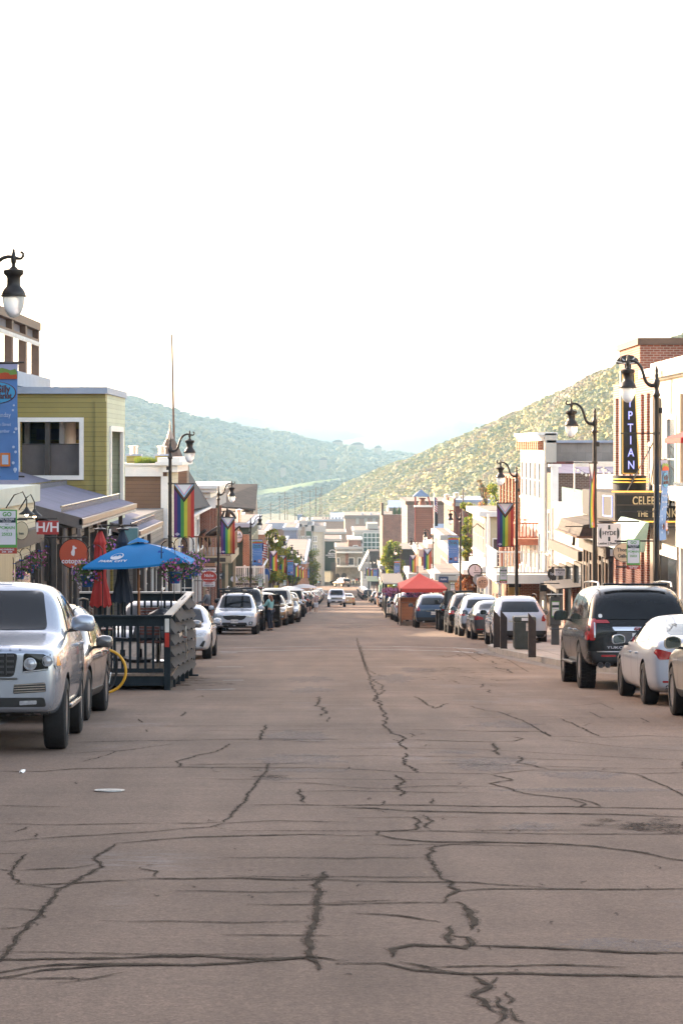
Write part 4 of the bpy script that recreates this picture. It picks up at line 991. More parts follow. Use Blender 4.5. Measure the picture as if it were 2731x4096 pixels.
# ------------------------------------------------------------------ pride banners
def cm(n, c): return M('cloth_' + n, c, .8, 0, .05, 3)
pc = [cm('white', (.7, .7, .7)), cm('pink', (.62, .3, .42)), cm('light_blue', (.25, .5, .65)), cm('brown', (.12, .045, .02)), cm('black', (.02, .018, .02)),
      cm('purple', (.11, .03, .13)), cm('blue', (.015, .04, .15)), cm('green', (.07, .25, .06)), cm('yellow', (.5, .5, .05)), cm('orange', (.52, .18, .06)), cm('red', (.42, .04, .03))]
def pride_mesh(wave):
    W, H = .64, 1.69; mb = MB(); rg = random.Random(int(wave * 100))
    xs = sorted(set([-W / 2 + W * i / 12 for i in range(13)]))
    cs = [.1, .2, .3, .4, .51, .62]; m = 1.55        # tip depth fractions of the nested triangles
    tip = [0.47, .56, .66, .78, .9]
    def V(k, x): return max(0., tip[k] * W * 1.0 - abs(x) * 1.36 - 0)
    ph = rg.uniform(0, 6)
    def P3(x, z): return (x, wave * .045 * sin(9 * x + ph) * (z / H) + wave * .03 * sin(4.2 * z + ph), -z)
    for x0, x1 in zip(xs, xs[1:]):
        si = min(5, int((x0 + W / 2 + 1e-6) / (W / 6)))
        prev = (0., 0.)
        bands = [(V(k, x0), V(k, x1)) for k in range(5)] + [None]
        for k, b in enumerate(bands):
            if b is None:
                nseg = 8
                for j in range(nseg):
                    a0 = prev[0] + (H - prev[0]) * j / nseg; a1 = prev[1] + (H - prev[1]) * j / nseg
                    b0 = prev[0] + (H - prev[0]) * (j + 1) / nseg; b1 = prev[1] + (H - prev[1]) * (j + 1) / nseg
                    mb.add([P3(x0, a0), P3(x1, a1), P3(x1, b1), P3(x0, b0)], [(0, 1, 2, 3)], 5 + si)
            else:
                if b[0] > prev[0] + 1e-5 or b[1] > prev[1] + 1e-5:
                    mb.add([P3(x0, prev[0]), P3(x1, prev[1]), P3(x1, b[1]), P3(x0, b[0])], [(0, 1, 2, 3)], k)
                prev = b
    bm = bmesh.new(); o = mb.build('tmp', pc, fix=False); me = o.data; bm.from_mesh(me); bmesh.ops.remove_doubles(bm, verts=bm.verts, dist=1e-5); bmesh.ops.recalc_face_normals(bm, faces=bm.faces)
    bm.to_mesh(me); bm.free(); me.polygons.foreach_set('use_smooth', [True] * len(me.polygons)); bpy.data.objects.remove(o)
    return me
PR = [pride_mesh(w_) for w_ in (1., .4, 1.6)]
emblem_m = M('banner_emblem', (.5, .45, .6), .7)
def pride(loc, label, k=0, rot=0., emblem=True):
    t = thing('pride_banner', label, 'banner', loc, (0, 0, rot), 'rainbow banners hanging from the street lamps')
    for nm, z in (('cloth', 0),):
        o = bpy.data.objects.new(nm, PR[k % 3]); COL.objects.link(o); o.parent = t
    MB().tube([(-.33, 0, .004), (.33, 0, .004)], .012, 6).build('top_rod', iron, t)
    if emblem:
        e = MB().lathe([(.05, 0), (.05, -.004), (.04, -.004), (.04, 0)], (-.21, -.06, -1.58), 18, 'y').box(-.28, -.14, -.066, -.062, -1.6, -1.56).build('emblem', emblem_m, t)
    return t
# ------------------------------------------------------------------ market banners
mk_sky = cm('banner_blue', (.12, .25, .55)); mk_oval = cm('banner_oval', (.08, .34, .6)); mk_hill = cm('banner_hill', (.2, .32, .08)); mk_town = cm('banner_town', (.5, .09, .04)); mk_pale = cm('banner_pale', (.4, .4, .6)); mk_ink = cm('banner_letter', (.12, .035, .02)); mk_txt = cm('banner_text', (.5, .58, .75)); mk_or = cm('banner_orange', (.65, .2, .04))
def market_proto():
    t = thing('market_banner', 'x', 'banner'); W, H = .66, 1.72
    mb = MB(); n = 16
    for i in range(n):
        z0, z1 = -H * i / n, -H * (i + 1) / n; y = lambda z: .025 * sin(3.2 * z)
        mb.add([(-W / 2, y(z0), z0), (W / 2, y(z0), z0), (W / 2, y(z1), z1), (-W / 2, y(z1), z1)], [(0, 1, 2, 3)], 1 if i < 1 else 0)
    c = mb.build('cloth', [mk_sky, mk_pale], t, smooth=80)
    MB().prism([(x, -.035, z) for x, z in [(-.33, -.22), (-.33, -.13), (-.28, -.09), (-.22, -.1), (-.16, -.06), (-.08, -.07), (0, -.1), (.08, -.06), (.16, -.08), (.22, -.1), (.3, -.08), (.33, -.13), (.33, -.22)]], (0, .003, 0)).build('printed_hills', mk_hill, c)
    MB().prism([(x, -.04, z) for x, z in [(-.33, -.23), (-.33, -.17), (-.24, -.17), (-.24, -.14), (-.12, -.15), (-.1, -.12), (0, -.12), (.02, -.15), (.14, -.13), (.2, -.14), (.22, -.17), (.33, -.16), (.33, -.23)]], (0, .003, 0)).build('printed_town', mk_town, c)
    e = [(.3 * cos(a), .155 * sin(a)) for a in [i * 2 * pi / 28 for i in range(28)]]
    MB().prism([(x * 1.05, -.034, z * 1.05 - .43) for x, z in e], (0, .003, 0)).build('printed_oval_rim', mk_ink, c)
    MB().prism([(x, -.039, z - .43) for x, z in e], (0, .003, 0)).build('printed_oval', mk_oval, c)
    text('Park Silly', .15, (0, -.043, -.38), mk_ink, c, depth=.001, bold=.004, sx=.8); text('Sunday Market', .12, (0, -.043, -.48), mk_ink, c, depth=.001, bold=.003, sx=.68)
    text('Every Sunday', .1, (0, -.03, -.76), mk_txt, c, depth=.001, sx=.85); text('Historic Main Street', .07, (0, -.03, -.9), mk_txt, c, depth=.001, sx=.8); text('June - September', .07, (0, -.03, -1.0), mk_txt, c, depth=.001, sx=.85)
    MB().lathe([(.07, 0), (.07, -.004), (.055, -.004), (.055, 0)], (-.15, -.03, -1.42), 18, 'y').box(-.25, -.05, -.034, -.03, -1.44, -1.4).build('printed_badge', mk_ink, c)
    MB().box(.06, .22, -.034, -.03, -1.52, -1.32).build('printed_badge', mk_or, c); MB().box(.09, .19, -.038, -.0345, -1.49, -1.35).build('printed_badge', mk_txt, c)
    rg = random.Random(4); fl = MB()
    for k in range(26):
        z = -rg.uniform(.6, 1.6); s = rg.choice((-1, 1)); x = s * rg.uniform(.26, .31); r = rg.uniform(.012, .03); fl.lathe([(0, -.028 - .0003 * k), (r, -.028 - .0003 * k), (r, -.024)], (x, 0, z), 7, 'y')
    fl.build('printed_flowers', mk_txt, c)
    MB().tube([(-.34, 0, .004), (.34, 0, .004)], .012, 6).build('top_rod', iron, t)
    return t
MK = market_proto(); used = {'mk': 0, 'lp': 0, 'sg': 0}
def market(loc, label, rot=0.):
    if not used['mk']: used['mk'] = 1; MK.location = loc; MK.rotation_euler = (0, 0, rot); tag(MK, label, None, 'market banners on the street lamps'); return MK
    return copy_tree(MK, loc, (0, 0, rot), label, 'market banners on the street lamps')
# ------------------------------------------------------------------ parking signs
sg_w = M('sign_white', (.66, .64, .68), .45, 0, .04); sg_g = M('sign_green', (.1, .3, .07), .45, 0, .06); sg_k = M('sign_dark', (.02, .035, .045), .5, 0, .1); sg_r = M('sign_red', (.38, .045, .03), .45, 0, .08)
def sign_proto():
    t = thing('parking_sign', 'x', 'sign')
    MB().box(-.145, .145, 0, .012, -.32, .32).build('panel', sg_g, t, bevel=.003)
    p = MB().box(-.125, .125, -.004, 0, -.19, .3).build('face', sg_w, t); MB().box(-.145, .145, -.005, -.001, -.32, -.235).build('red_band', sg_r, t); MB().box(-.125, .125, -.007, -.0045, .13, .2).build('dark_band', sg_k, t)
    text('GO', .085, (0, -.006, .25), sg_g, p, depth=.001, bold=.003); text('PAY TO PARK', .034, (0, -.009, .18), sg_w, p, depth=.001, bold=.001); text('11AM - MIDNIGHT', .018, (0, -.009, .155), sg_w, p, depth=.001); text('3 HOURS MAX', .018, (0, -.009, .14), sg_w, p, depth=.001)
    text('TEXT', .024, (0, -.006, .105), sg_k, p, depth=.001); text('PCMAIN', .062, (0, -.006, .055), sg_g, p, depth=.001, bold=.0015); text('TO', .02, (0, -.006, .012), sg_k, p, depth=.001); text('25023', .062, (0, -.006, -.04), sg_g, p, depth=.001, bold=.0015)
    text('NO PARKING', .034, (0, -.007, -.262), sg_w, p, depth=.001, bold=.001); text('2AM - 6AM', .032, (0, -.007, -.295), sg_w, p, depth=.001, bold=.001)
    for z in (.27, -.27): MB().tube([(.1, .02, z), (.36, .02, z)], .018, 8).build('bracket', iron, t)
    return t
SG = sign_proto()
def psign(loc, label, flip=False):
    rot = (0, 0, 0)
    if not used['sg']: used['sg'] = 1; SG.location = loc; tag(SG, label, None, 'parking signs on the lamp posts'); o = SG
    else: o = copy_tree(SG, loc, rot, label, 'parking signs on the lamp posts')
    if flip:
        for c in o.children:
            if c.name.startswith('bracket'): c.location.x = -.46
    return o
lamps_left = [(-5.28, 35.8), (-5.02, 76.6), (-5.1, 111.8), (-5.22, 161.7), (-5.2, 208), (-4.95, 236), (-4.7, 268), (-4.5, 302), (-4.45, 335), (-4.4, 365), (-4.3, 396), (-4.2, 428)]
lamps_right = [(7.04, 52), (7.03, 64), (7.25, 93.5), (8.15, 150), (8.5, 198), (8.5, 232), (8.3, 279), (8.2, 326), (8.1, 367), (8.1, 400), (8.0, 432), (7.9, 470)]
nth = ['nearest', 'second', 'third', 'fourth', 'fifth', 'sixth', 'seventh', 'eighth', 'ninth', 'tenth', 'eleventh', 'twelfth']
lab_l = ['bronze street lamp cut by the left edge above the silver SUV', 'bronze street lamp rising behind the open blue umbrella', 'bronze street lamp in front of the rearing horse balcony', 'bronze street lamp by the saloon sign with a blue market banner']
lab_r = ['bronze street lamp in front of the theatre marquee', 'bronze street lamp in front of the pale grey panelled building', 'bronze street lamp beside the white balcony', 'bronze street lamp above the row of parked cars by the red bush']
for side, arr, labs in (('left', lamps_left, lab_l), ('right', lamps_right, lab_r)):
    for i, (x, y) in enumerate(arr):
        lb = labs[i] if i < 4 else f'small distant bronze street lamp, {nth[i]} from the camera on the {side} pavement'
        rz = pi if side == 'left' else 0
        zz = G(y) + .15 - (.0 if i else 0)
        if side == 'left' and i == 0: LP.location = (x, y, zz); LP.rotation_euler = (0, 0, rz); tag(LP, lb, None, 'bronze street lamps along both pavements')
        else: copy_tree(LP, (x, y, zz), (0, 0, rz), lb, 'bronze street lamps along both pavements')
    s = 1 if side == 'left' else -1
    kinds_ = {'left': 'MPPMPPMPPPPM', 'right': 'MPPMPPMPPMPP'}[side]
    for i, (x, y) in enumerate(arr):
        z = G(y) + .15 + 5.05; bx = x + s * .44
        if kinds_[i] == 'P':
            lb = {('left', 1): 'rainbow banner with white chevron above the open blue umbrella', ('left', 2): 'rainbow banner covering the middle of the bronze horse', ('right', 1): 'rainbow banner seen edge on, furled against its lamp by the white leather shop sign', ('right', 2): 'rainbow banner with white chevron before the white balcony'}.get((side, i), f'small rainbow banner on the {nth[i]} lamp from the camera on the {side} side')
            pride((bx, y - .02, z) if (side, i) != ('right', 1) else (x - .12, y - .35, z), lb, i, 0 if (side, i) != ('right', 1) else radians(72), emblem=i < 6)
        else:
            lb = {('left', 0): 'blue market banner cut off at the left edge, with green hills printed on top', ('right', 0): 'blue market banner seen almost edge on in front of the theatre marquee'}.get((side, i), f'small blue market banner on the {nth[i]} lamp from the camera on the {side} side')
            market({('right', 0): (x + .12, y - .25, z - .55), ('left', 0): (bx - .06, y - .02, z)}.get((side, i), (bx, y - .02, z)), lb, {('right', 0): radians(70), ('left', 0): radians(-16)}.get((side, i), 0))
psign((PX(17, 35.2), 35.2, PZ(1221, 35.2)), 'green and white pay to park sign at the left edge above the flower pots', True)
psign((PX(1453.5, 51.8), 51.8, PZ(1273, 51.8)), 'green and white pay to park sign in front of the oval gallery sign')
psign((PX(1155, 93.3), 93.3, PZ(1320, 93.3)), 'green and white pay to park sign below the white balcony')
psign((PX(1038.5, 149.8), 149.8, PZ(1349, 149.8)), 'small pay to park sign above the black off-roader on the right')
psign((PX(598, 161.5), 161.5, PZ(1340, 161.5)), 'small pay to park sign beside the jewellers terrace', True)
psign((PX(654, 236), 236, PZ(1340, 236)), 'tiny pay to park sign above the open white umbrellas, on the sixth left lamp', True)

# ------------------------------------------------------------------ hanging flowers
blooms = [cm('bloom_violet', (.22, .1, .42)), cm('bloom_pink', (.55, .2, .4)), cm('bloom_magenta', (.28, .03, .16)), cm('bloom_white', (.62, .55, .62))]
def basket_proto(seed, mats, name='hanging_basket'):
    rg = random.Random(seed); t = thing(name, 'x', 'flower basket')
    MB().lathe([(.09, -.2), (.13, -.01), (.14, 0), (.14, .02), (.12, .02), (.1, -.02), (0, -.02)], n=18).build('pot', pot_blue, t, smooth=35)
    lf = MB(); bl = MB()
    for k in range(760):
        u = Vector((rg.gauss(0, 1), rg.gauss(0, 1), rg.gauss(0, .8) + .25)).normalized(); r = .27 * rg.uniform(.55, 1.15); c = Vector((u.x * r, u.y * r, .1 + u.z * r * .7))
        if u.z < -.2: c.z -= rg.uniform(0, .12)
        a = Vector((rg.gauss(0, 1), rg.gauss(0, 1), rg.gauss(0, 1))).normalized(); b = a.cross(u).normalized() if a.cross(u).length > .1 else Vector((1, 0, 0)); s = rg.uniform(.018, .038); d = b.cross(a)
        tgt, mi = (lf, 0)
        if rg.random() < .17: tgt, mi = (bl, rg.randrange(len(mats))); a, b = Vector((-u.y, u.x, 0)).normalized() if abs(u.z) < .95 else Vector((1, 0, 0)), None; b = a.cross(u).normalized(); s *= .95; c = c + u * .04
        if tgt is bl: tgt.add([c + (a * cos(q) + b * sin(q)) * s * (1 if j % 2 else .72) + u * .004 for j, q in enumerate([i * 2 * pi / 10 for i in range(10)])] + [c - u * .01], [(i, (i + 1) % 10, 10) for i in range(10)], mi)
        else: tgt.add([c - a * s, c + b * s * .55, c + a * s, c - b * s * .55], [(0, 1, 2, 3)])
    lf.build('foliage', leafdk, t, fix=False); bl.build('blossoms', mats, t, fix=False)
    for k in range(3): a = 2 * pi * k / 3; MB().tube([(.13 * cos(a), .13 * sin(a), 0), (0, 0, .42)], .003, 4).build('chain', iron, t)
    return t
BK = [basket_proto(1, blooms[:2]), basket_proto(2, [blooms[2], blooms[1]]), basket_proto(3, [blooms[3], blooms[1], blooms[0]])]
bk_used = set()
def basket(k, loc, label, sc_=1.):
    if k not in bk_used: bk_used.add(k); o = BK[k]; o.location = loc; o['label'] = label; o['group'] = 'flower baskets on shepherd hooks'
    else: o = copy_tree(BK[k], loc, (0, 0, random.uniform(0, 6)), label, 'flower baskets on shepherd hooks')
    o.scale = (sc_,) * 3; return o
def hook(x, y, zb, zt, dx, label):
    t = thing('shepherd_hook', label, 'plant hook', (x, y, zb), group='shepherd hooks carrying flower baskets')
    h = zt - zb; r = abs(dx) / 2; s = 1 if dx > 0 else -1
    MB().tube([(0, 0, 0), (0, 0, h - r)] + [(s * (r - r * cos(a)), 0, h - r + r * sin(a)) for a in [i * pi / 8 for i in range(1, 9)]] + [(dx, 0, h - r - .06)], .011, 6).build('rod', iron, t)
    bow = MB()
    for a in (.5, 2.2): bow.add([(0, 0, h - r - .1), (.06 * cos(a), -.02, h - r - .1 + .06 * sin(a)), (.08 * cos(a + .5), -.02, h - r - .12 + .03 * sin(a))], [(0, 1, 2)])
    bow.build('ribbon', cm('ribbon', (.03, .08, .4)), t, fix=False)
for i, (px, py, d, k, where) in enumerate([(6, 1330, 60.5, 2, 'at the left edge'), (25, 1322, 62, 0, 'with violet blooms right of the edge one'), (47, 1313, 63.5, 1, 'with dark red blooms under the parking sign'), (70, 1299, 65, 1, 'in the middle of the wall row'), (87, 1288, 66.5, 1, 'rightmost of the wall row')]):
    p = at(px, py, d); basket(k, p, f'blue flower pot {where}', 1.0); hook(p.x + .28, d, p.z - 1.6, p.z + .62, -.28, f'thin black hook holding the blue pot {where}')
for px, py, d, k, lb in [(201, 1324, 47, 2, 'blue flower pot hanging below the left tip of the blue umbrella'), (402, 1316, 46.5, 1, 'blue flower pot under the right tip of the blue umbrella, nearest of three'), (430, 1306, 48.5, 0, 'blue flower pot under the right tip of the blue umbrella, middle of three'), (445, 1300, 50.5, 0, 'blue flower pot behind the right tip of the blue umbrella, farthest of three'), (250, 1268, 52.5, 0, 'small flower basket between the red and navy closed umbrellas')]:
    p = at(px, py, d); basket(k, p, lb, 1.); hook(p.x + (-.26 if px > 400 else .3), d, -1.24 if px != 250 else -1.3, p.z + .62, .26 if px > 400 else -.3, 'black hook for the ' + ' '.join(lb.replace('flower ', '').split()[:12]))

# ------------------------------------------------------------------ people
def skinned(verts, edges, radii, sub=2, root=0):
    bm = bmesh.new(); L_ = bm.verts.layers.skin.verify(); vs_ = [bm.verts.new(v) for v in verts]
    for v, r in zip(vs_, radii): v[L_].radius = (r, r) if not isinstance(r, tuple) else r
    vs_[root][L_].use_root = True
    for a, b in edges: bm.edges.new((vs_[a], vs_[b]))
    me = bpy.data.meshes.new('sk'); bm.to_mesh(me); bm.free()
    def mods(o):
        s = o.modifiers.new('k', 'SKIN'); s.use_smooth_shade = True; u = o.modifiers.new('u', 'SUBSURF'); u.levels = sub
    r = eval_mesh(me, mods); r.polygons.foreach_set('use_smooth', [True] * len(r.polygons)); return r
skin_m = M('skin', (.5, .3, .22), .5, 0, .08, 6); hair_b = M('dark_brown_hair', (.04, .022, .015), .5, 0, .2, 20); hair_r = M('auburn_hair', (.16, .06, .03), .5, 0, .25, 20); hair_f = M('fair_hair', (.3, .2, .1), .5, 0, .2, 20)
def person(label, loc, rz, h, top, legs, hair=hair_b, shorts=False, arms=((.05, .25), (-.05, .25)), stride=0., longhair=False, cap=None, bag=None, sleeves=True, lean=0.):
    s = h / 1.72; t = thing('person', label, 'person', loc, (0, 0, rz))
    V, E, R = [], [], []
    def add(p, r, e=None):
        V.append(Vector(p)); R.append(r if isinstance(r, tuple) else r)
        if e is not None: E.append((e, len(V) - 1))
        return len(V) - 1
    pel = add((0, 0, .96), .125); sp_ = add((0, .0, 1.12), .105, pel); ch = add((0, .01, 1.32), .125, sp_); nk = add((0, .015, 1.46), .05, ch); hl = add((0, -.005, 1.54), .07, nk); hm_ = add((0, 0, 1.62), .092, hl); ht = add((0, .005, 1.69), .065, hm_)
    nose = add((0, -.098, 1.595), .012, hm_)
    joints = {}
    for i, sd_ in enumerate((1, -1)):
        out, fwd = arms[i]
        sh = add((sd_ * .165, .01, 1.41), .055, ch)
        el = add((sd_ * (.2 + abs(out)), .02 - fwd * .2, 1.15 + max(0, fwd - .5) * .1), .04, sh)
        wr = add((sd_ * (.2 + abs(out) * .8 - (.05 if fwd > .5 else 0)), -.0 - fwd * .55, .93 + fwd * .32), .027, el)
        d = (V[wr] - V[el]).normalized(); pm = add(V[wr] + d * .07, (.036, .018), wr)
        for f in range(4): 
            a = add(V[pm] + d * .045 + Vector((0, (f - 1.5) * .019, 0)), .0095, pm); add(V[a] + d * (.03 + .008 * (f in (1, 2))) + Vector((-sd_ * .012, 0, 0)), .008, a)
        th = add(V[pm] - d * .02 + Vector((-sd_ * .01, -.04, 0)), .01, pm); add(V[th] + d * .03, .009, th)
        joints[i] = (sh, el, wr)
        k = stride * sd_
        hp = add((sd_ * .09, 0, .9), .09, pel); kn = add((sd_ * .095, -.03 - k * .14, .5), .055, hp); an = add((sd_ * .095, k * -.28 + .03, .09), .038, kn); to = add((sd_ * .1, k * -.28 - .13, .045), .033, an)
        joints[i + 2] = (hp, kn, an, to)
    if lean:
        for v in V:
            if v.z > .96: v.y -= (v.z - .96) * lean
    me = skinned([v * s for v in V], E, [(tuple(x * s for x in r) if isinstance(r, tuple) else r * s) for r in R])
    body = link_mesh('body', me, skin_m, t)
    def garment(name, ids, extra, mat, rad):
        idx = {j: i for i, j in enumerate(ids)}; ed = [(idx[a], idx[b]) for a, b in E if a in idx and b in idx] 
        m2 = skinned([V[j] * s for j in ids], ed, [((R[j][0] if isinstance(R[j], tuple) else R[j]) + rad) * s for j in ids])
        return link_mesh(name, m2, mat, t)
    for i in (0, 1):
        sh, el, wr = joints[i]
    V_top = [pel, sp_, ch] + [joints[i][0] for i in (0, 1)] + [joints[i][1] for i in (0, 1)] + ([joints[i][2] for i in (0, 1)] if sleeves else [])
    garment('jacket' if sleeves else 'shirt', V_top, None, top, .018)
    lg = [pel] + [joints[i][0] for i in (2, 3)] + [joints[i][1] for i in (2, 3)] + ([] if shorts else [joints[i][2] for i in (2, 3)])
    garment('shorts' if shorts else 'trousers', lg, None, legs, .016 if not shorts else .03)
    for i in (2, 3):
        an, to = joints[i][2:4]
        sm = skinned([V[an] * s + Vector((0, .03, -.04)) * s, V[to] * s], [(0, 1)], [.045 * s, .04 * s]); link_mesh('shoe', sm, black if not shorts else white, t)
    hv = [V[hm_] * s + Vector((0, .03, .04)) * s, V[hm_] * s + Vector((0, .05, -.02)) * s]; he = [(0, 1)]; hr_ = [.088 * s, .07 * s]
    if longhair: hv += [V[nk] * s + Vector((0, .07, 0)) * s, V[ch] * s + Vector((0, .11, .02)) * s]; he += [(1, 2), (2, 3)]; hr_ += [.085 * s, .06 * s]
    link_mesh('hair', skinned(hv, he, hr_), hair, t)
    if cap:
        c = V[hm_] * s + Vector((0, 0, .045 * s)); MB().lathe([(.1 * s, -.01), (.1 * s, .02), (.08 * s, .06 * s), (0, .08 * s)], c, 14).box(c.x - .06 * s, c.x + .06 * s, c.y - .19 * s, c.y - .07 * s, c.z - .008, c.z + .004).build('cap', cap, t)
    for sx in (-.032, .032):
        MB().lathe([(0, -.004), (.011 * s, 0), (0, .004)], ((sx) * s, V[hm_].y * s - .088 * s, 1.625 * s), 8, 'y').build('eye', black, body)
    if bag: MB().lathe([(0, -.09), (.12, -.07), (.14, .02), (.1, .09), (0, .1)], (-.22 * s, -.05, .95 * s), 12).build('handbag', bag, t, smooth=60)
    return t

# ------------------------------------------------------------------ trees and bushes
bark = M('tree_bark', (.09, .07, .05), .9, 0, .3, 6, .4)
def tree(label, loc, h, r, leaves, n=2600, cat='tree', name='tree', trunk_h=.35, seed=1, ls=.16, columnar=False, bare=False, mats=None, group=None, clumps=15):
    rg = random.Random(seed); t = thing(name, label, cat, loc, group=group); cs = []
    for k in range(clumps):
        a = rg.uniform(0, 2 * pi); u = rg.random() ** .5; zc = trunk_h + (1 - trunk_h) * rg.uniform(.05, .93)
        rad = r * (1 if columnar else sqrt(max(.05, 1 - ((zc - trunk_h) / (1 - trunk_h) * 2 - .9) ** 2 * .8)))
        cs.append((Vector((rad * u * .75 * cos(a), rad * u * .75 * sin(a), zc * h)), r * rg.uniform(.28, .5)))
    hh = h; h = h * (.45 if bare else 1); mb = MB(); mb.tube([(0, 0, -.3), (r * .04, 0, hh * trunk_h * .6), (-r * .03, r * .02, hh * trunk_h * 1.3), (0, 0, hh * .8)], [h * .028, h * .022, h * .016, h * .004], 8)
    for c, rr_ in cs:
        b = Vector((0, 0, max(hh * trunk_h * .7, c.z - c.xy.length * 1.1))); m = b.lerp(c, .5) + Vector((0, 0, -.04 * hh)); mb.tube([b, m, c], [h * .009, h * .006, h * .002], 5)
        if bare:
            for _ in range(9): mb.tube([m.lerp(c, rg.random()), c + Vector((rg.gauss(0, .4), rg.gauss(0, .4), rg.gauss(.3, .5))) * rr_ * 1.6], [h * .003, h * .001], 4)
    mb.build('trunk', bark, t)
    lf = MB()
    for k in range(n):
        c, rr_ = rg.choice(cs); u = Vector((rg.gauss(0, 1), rg.gauss(0, 1), rg.gauss(0, 1))).normalized() * rr_ * rg.random() ** .38
        p = c + u; a = Vector((rg.gauss(0, 1), rg.gauss(0, 1), rg.gauss(0, 1))).normalized(); b = a.orthogonal().normalized(); s = ls * rg.uniform(.5, 1.2)
        lf.add([p - a * s, p + b * s * .6, p + a * s, p - b * s * .6], [(0, 1, 2, 3)], rg.randrange(len(leaves)))
    lf.build('crown', leaves, t, fix=False)
    return t
lg1, lg2, lg3 = Leaf('leaf_spring_green', (.16, .22, .03), .5), Leaf('leaf_mid_green', (.11, .15, .03), .45), Leaf('leaf_yellow', (.3, .27, .04), .5)
lr1, lr2 = Leaf('leaf_rust', (.28, .09, .05), .4), Leaf('leaf_orange', (.36, .16, .06), .4)
# ------------------------------------------------------------------ building helper
gravel = M('roof_gravel', (.17, .145, .13), .95, 0, .2, .4)
class Bld:
    def __init__(b, name, label, x0, x1, y0, y1, zt, mat, cat='building', side='L', zb=None, walls=True):
        b.x0, b.x1, b.y0, b.y1, b.zt, b.side = x0, x1, y0, y1, zt, side
        b.zb = G(y1) - .6 if zb is None else zb
        b.xs = x1 if side == 'L' else x0; b.s = 1 if side == 'L' else -1      # street face and its outward direction
        b.root = thing(name, label, cat, ((x0 + x1) / 2, y0, max(b.zb, G(y0))))
        if walls and zt < 1.2 and y0 > 140: b.box('flat_roof', (x0 + .2, x1 - .2, y0 + .3, y1 - .2, zt + .06, zt + .08), gravel)
        if walls: b.wall = MB().box(x0, x1, y0, y1, b.zb, zt).build('wall', mat, b.root, world=True)
    def part(b, name, mb, mat, parent=None, **kw):
        o = mb.build(name, mat, parent or b.root, world=False, **kw)
        # geometry is in world metres: shift it to the parent chain's origin
        off = b.root.location.copy()
        o.data.transform(Matrix.Translation(-off)); return o
    def box(b, name, dims, mat, parent=None, bevel=0.): return b.part(name, MB().box(*dims), mat, parent, bevel=bevel)
    def cap(b, mat, h=.3, out=.15, name='parapet_cap', steps=1, z=None):
        z = b.zt if z is None else z; m = MB()
        for k in range(steps):
            o = out * (k + 1) / steps; a = z - h + h * k / steps; m.box(b.x0 - o, b.x1 + o, b.y0 - o, b.y1 + o, a, a + h / steps + (.04 if k == steps - 1 else 0))
        return b.part(name, m, mat)
    def win_f(b, xa, xb, za, zb_, frame=None, nx=2, nz=2, fw=.08, pane=None, y=None, sill=True):
        y = b.y0 if y is None else y; frame = frame or white; m = MB()
        m.box(xa - fw, xa, y - .05, y, za - fw, zb_ + fw); m.box(xb, xb + fw, y - .05, y, za - fw, zb_ + fw); m.box(xa, xb, y - .048, y, zb_, zb_ + fw); m.box(xa, xb, y - .048, y, za - fw, za)
        for i in range(1, nx): x = xa + (xb - xa) * i / nx; m.box(x - .02, x + .02, y - .035, y - .008, za, zb_)
        for i in range(1, nz): z = za + (zb_ - za) * i / nz; m.box(xa, xb, y - .03, y - .0085, z - .02, z + .02)
        f = b.part('window', m, frame); b.box('pane', (xa, xb, y - .012, y - .003, za, zb_), pane or glass, f)
        if sill: b.box('sill', (xa - fw - .05, xb + fw + .05, y - .12, y - .001, za - fw - .07, za - fw - .002), frame, f)
        return f
    def win_s(b, ya, yb, za, zb_, frame=None, nz=2, fw=.1, deep=.07, pane=None, sill=True):
        x, s = b.xs, b.s; frame = frame or white; m = MB()
        m.box(x, x + s * deep, ya - fw, ya, za - fw, zb_ + fw); m.box(x, x + s * deep, yb, yb + fw, za - fw, zb_ + fw); m.box(x, x + s * (deep + .002), ya, yb, zb_, zb_ + fw * 1.3); m.box(x, x + s * (deep - .002), ya, yb, za - fw, za)
        for i in range(1, nz): z = za + (zb_ - za) * i / nz; m.box(x + s * .01, x + s * .04, ya, yb, z - .02, z + .02)
        f = b.part('window', m, frame); b.box('pane', (x + s * .002, x + s * .012, ya, yb, za, zb_), pane or glass, f)
        if sill: b.box('sill', (x + s * .001, x + s * .16, ya - fw - .05, yb + fw + .05, za - fw - .08, za - fw - .002), frame, f)
        return f
    def row_s(b, z0, h, n, wfrac=.45, frame=None, ya=None, yb=None, **kw):
        ya = b.y0 + .4 if ya is None else ya; yb = b.y1 - .4 if yb is None else yb; st_ = (yb - ya) / n
        for i in range(n): c = ya + st_ * (i + .5); b.win_s(c - st_ * wfrac / 2, c + st_ * wfrac / 2, z0, z0 + h, frame, **kw)
    def pilasters(b, n, mat, wdt=.5, out=.22, z0=None, z1=None):
        for i in range(n):
            y = b.y0 + .02 + (b.y1 - b.y0 - wdt - .04) * i / max(1, n - 1)
            b.box('pilaster', (b.xs - b.s * .01, b.xs + b.s * out, y, y + wdt, z0 if z0 is not None else b.zb, z1 if z1 is not None else b.zt - .05), mat)
    def shop(b, frame, zg=None, h=3.0, n=3, awn=None):
        zg = G(b.y0) + .15 if zg is None else zg; st_ = (b.y1 - b.y0) / n
        for i in range(n):
            ya, yb = b.y0 + st_ * i + .25, b.y0 + st_ * (i + 1) - .25; g = G((ya + yb) / 2) + .15
            b.win_s(ya, yb, g + .5, g + h - .3, frame, nz=1, deep=.12)
        b.box('fascia', (b.xs + b.s * .001, b.xs + b.s * .25, b.y0 + .05, b.y1 - .05, zg + h - .15, zg + h + .25), frame)
        if awn: b.awning(awn, b.y0 + .3, b.y1 - .3, zg + h - .2, 1.2, .6)
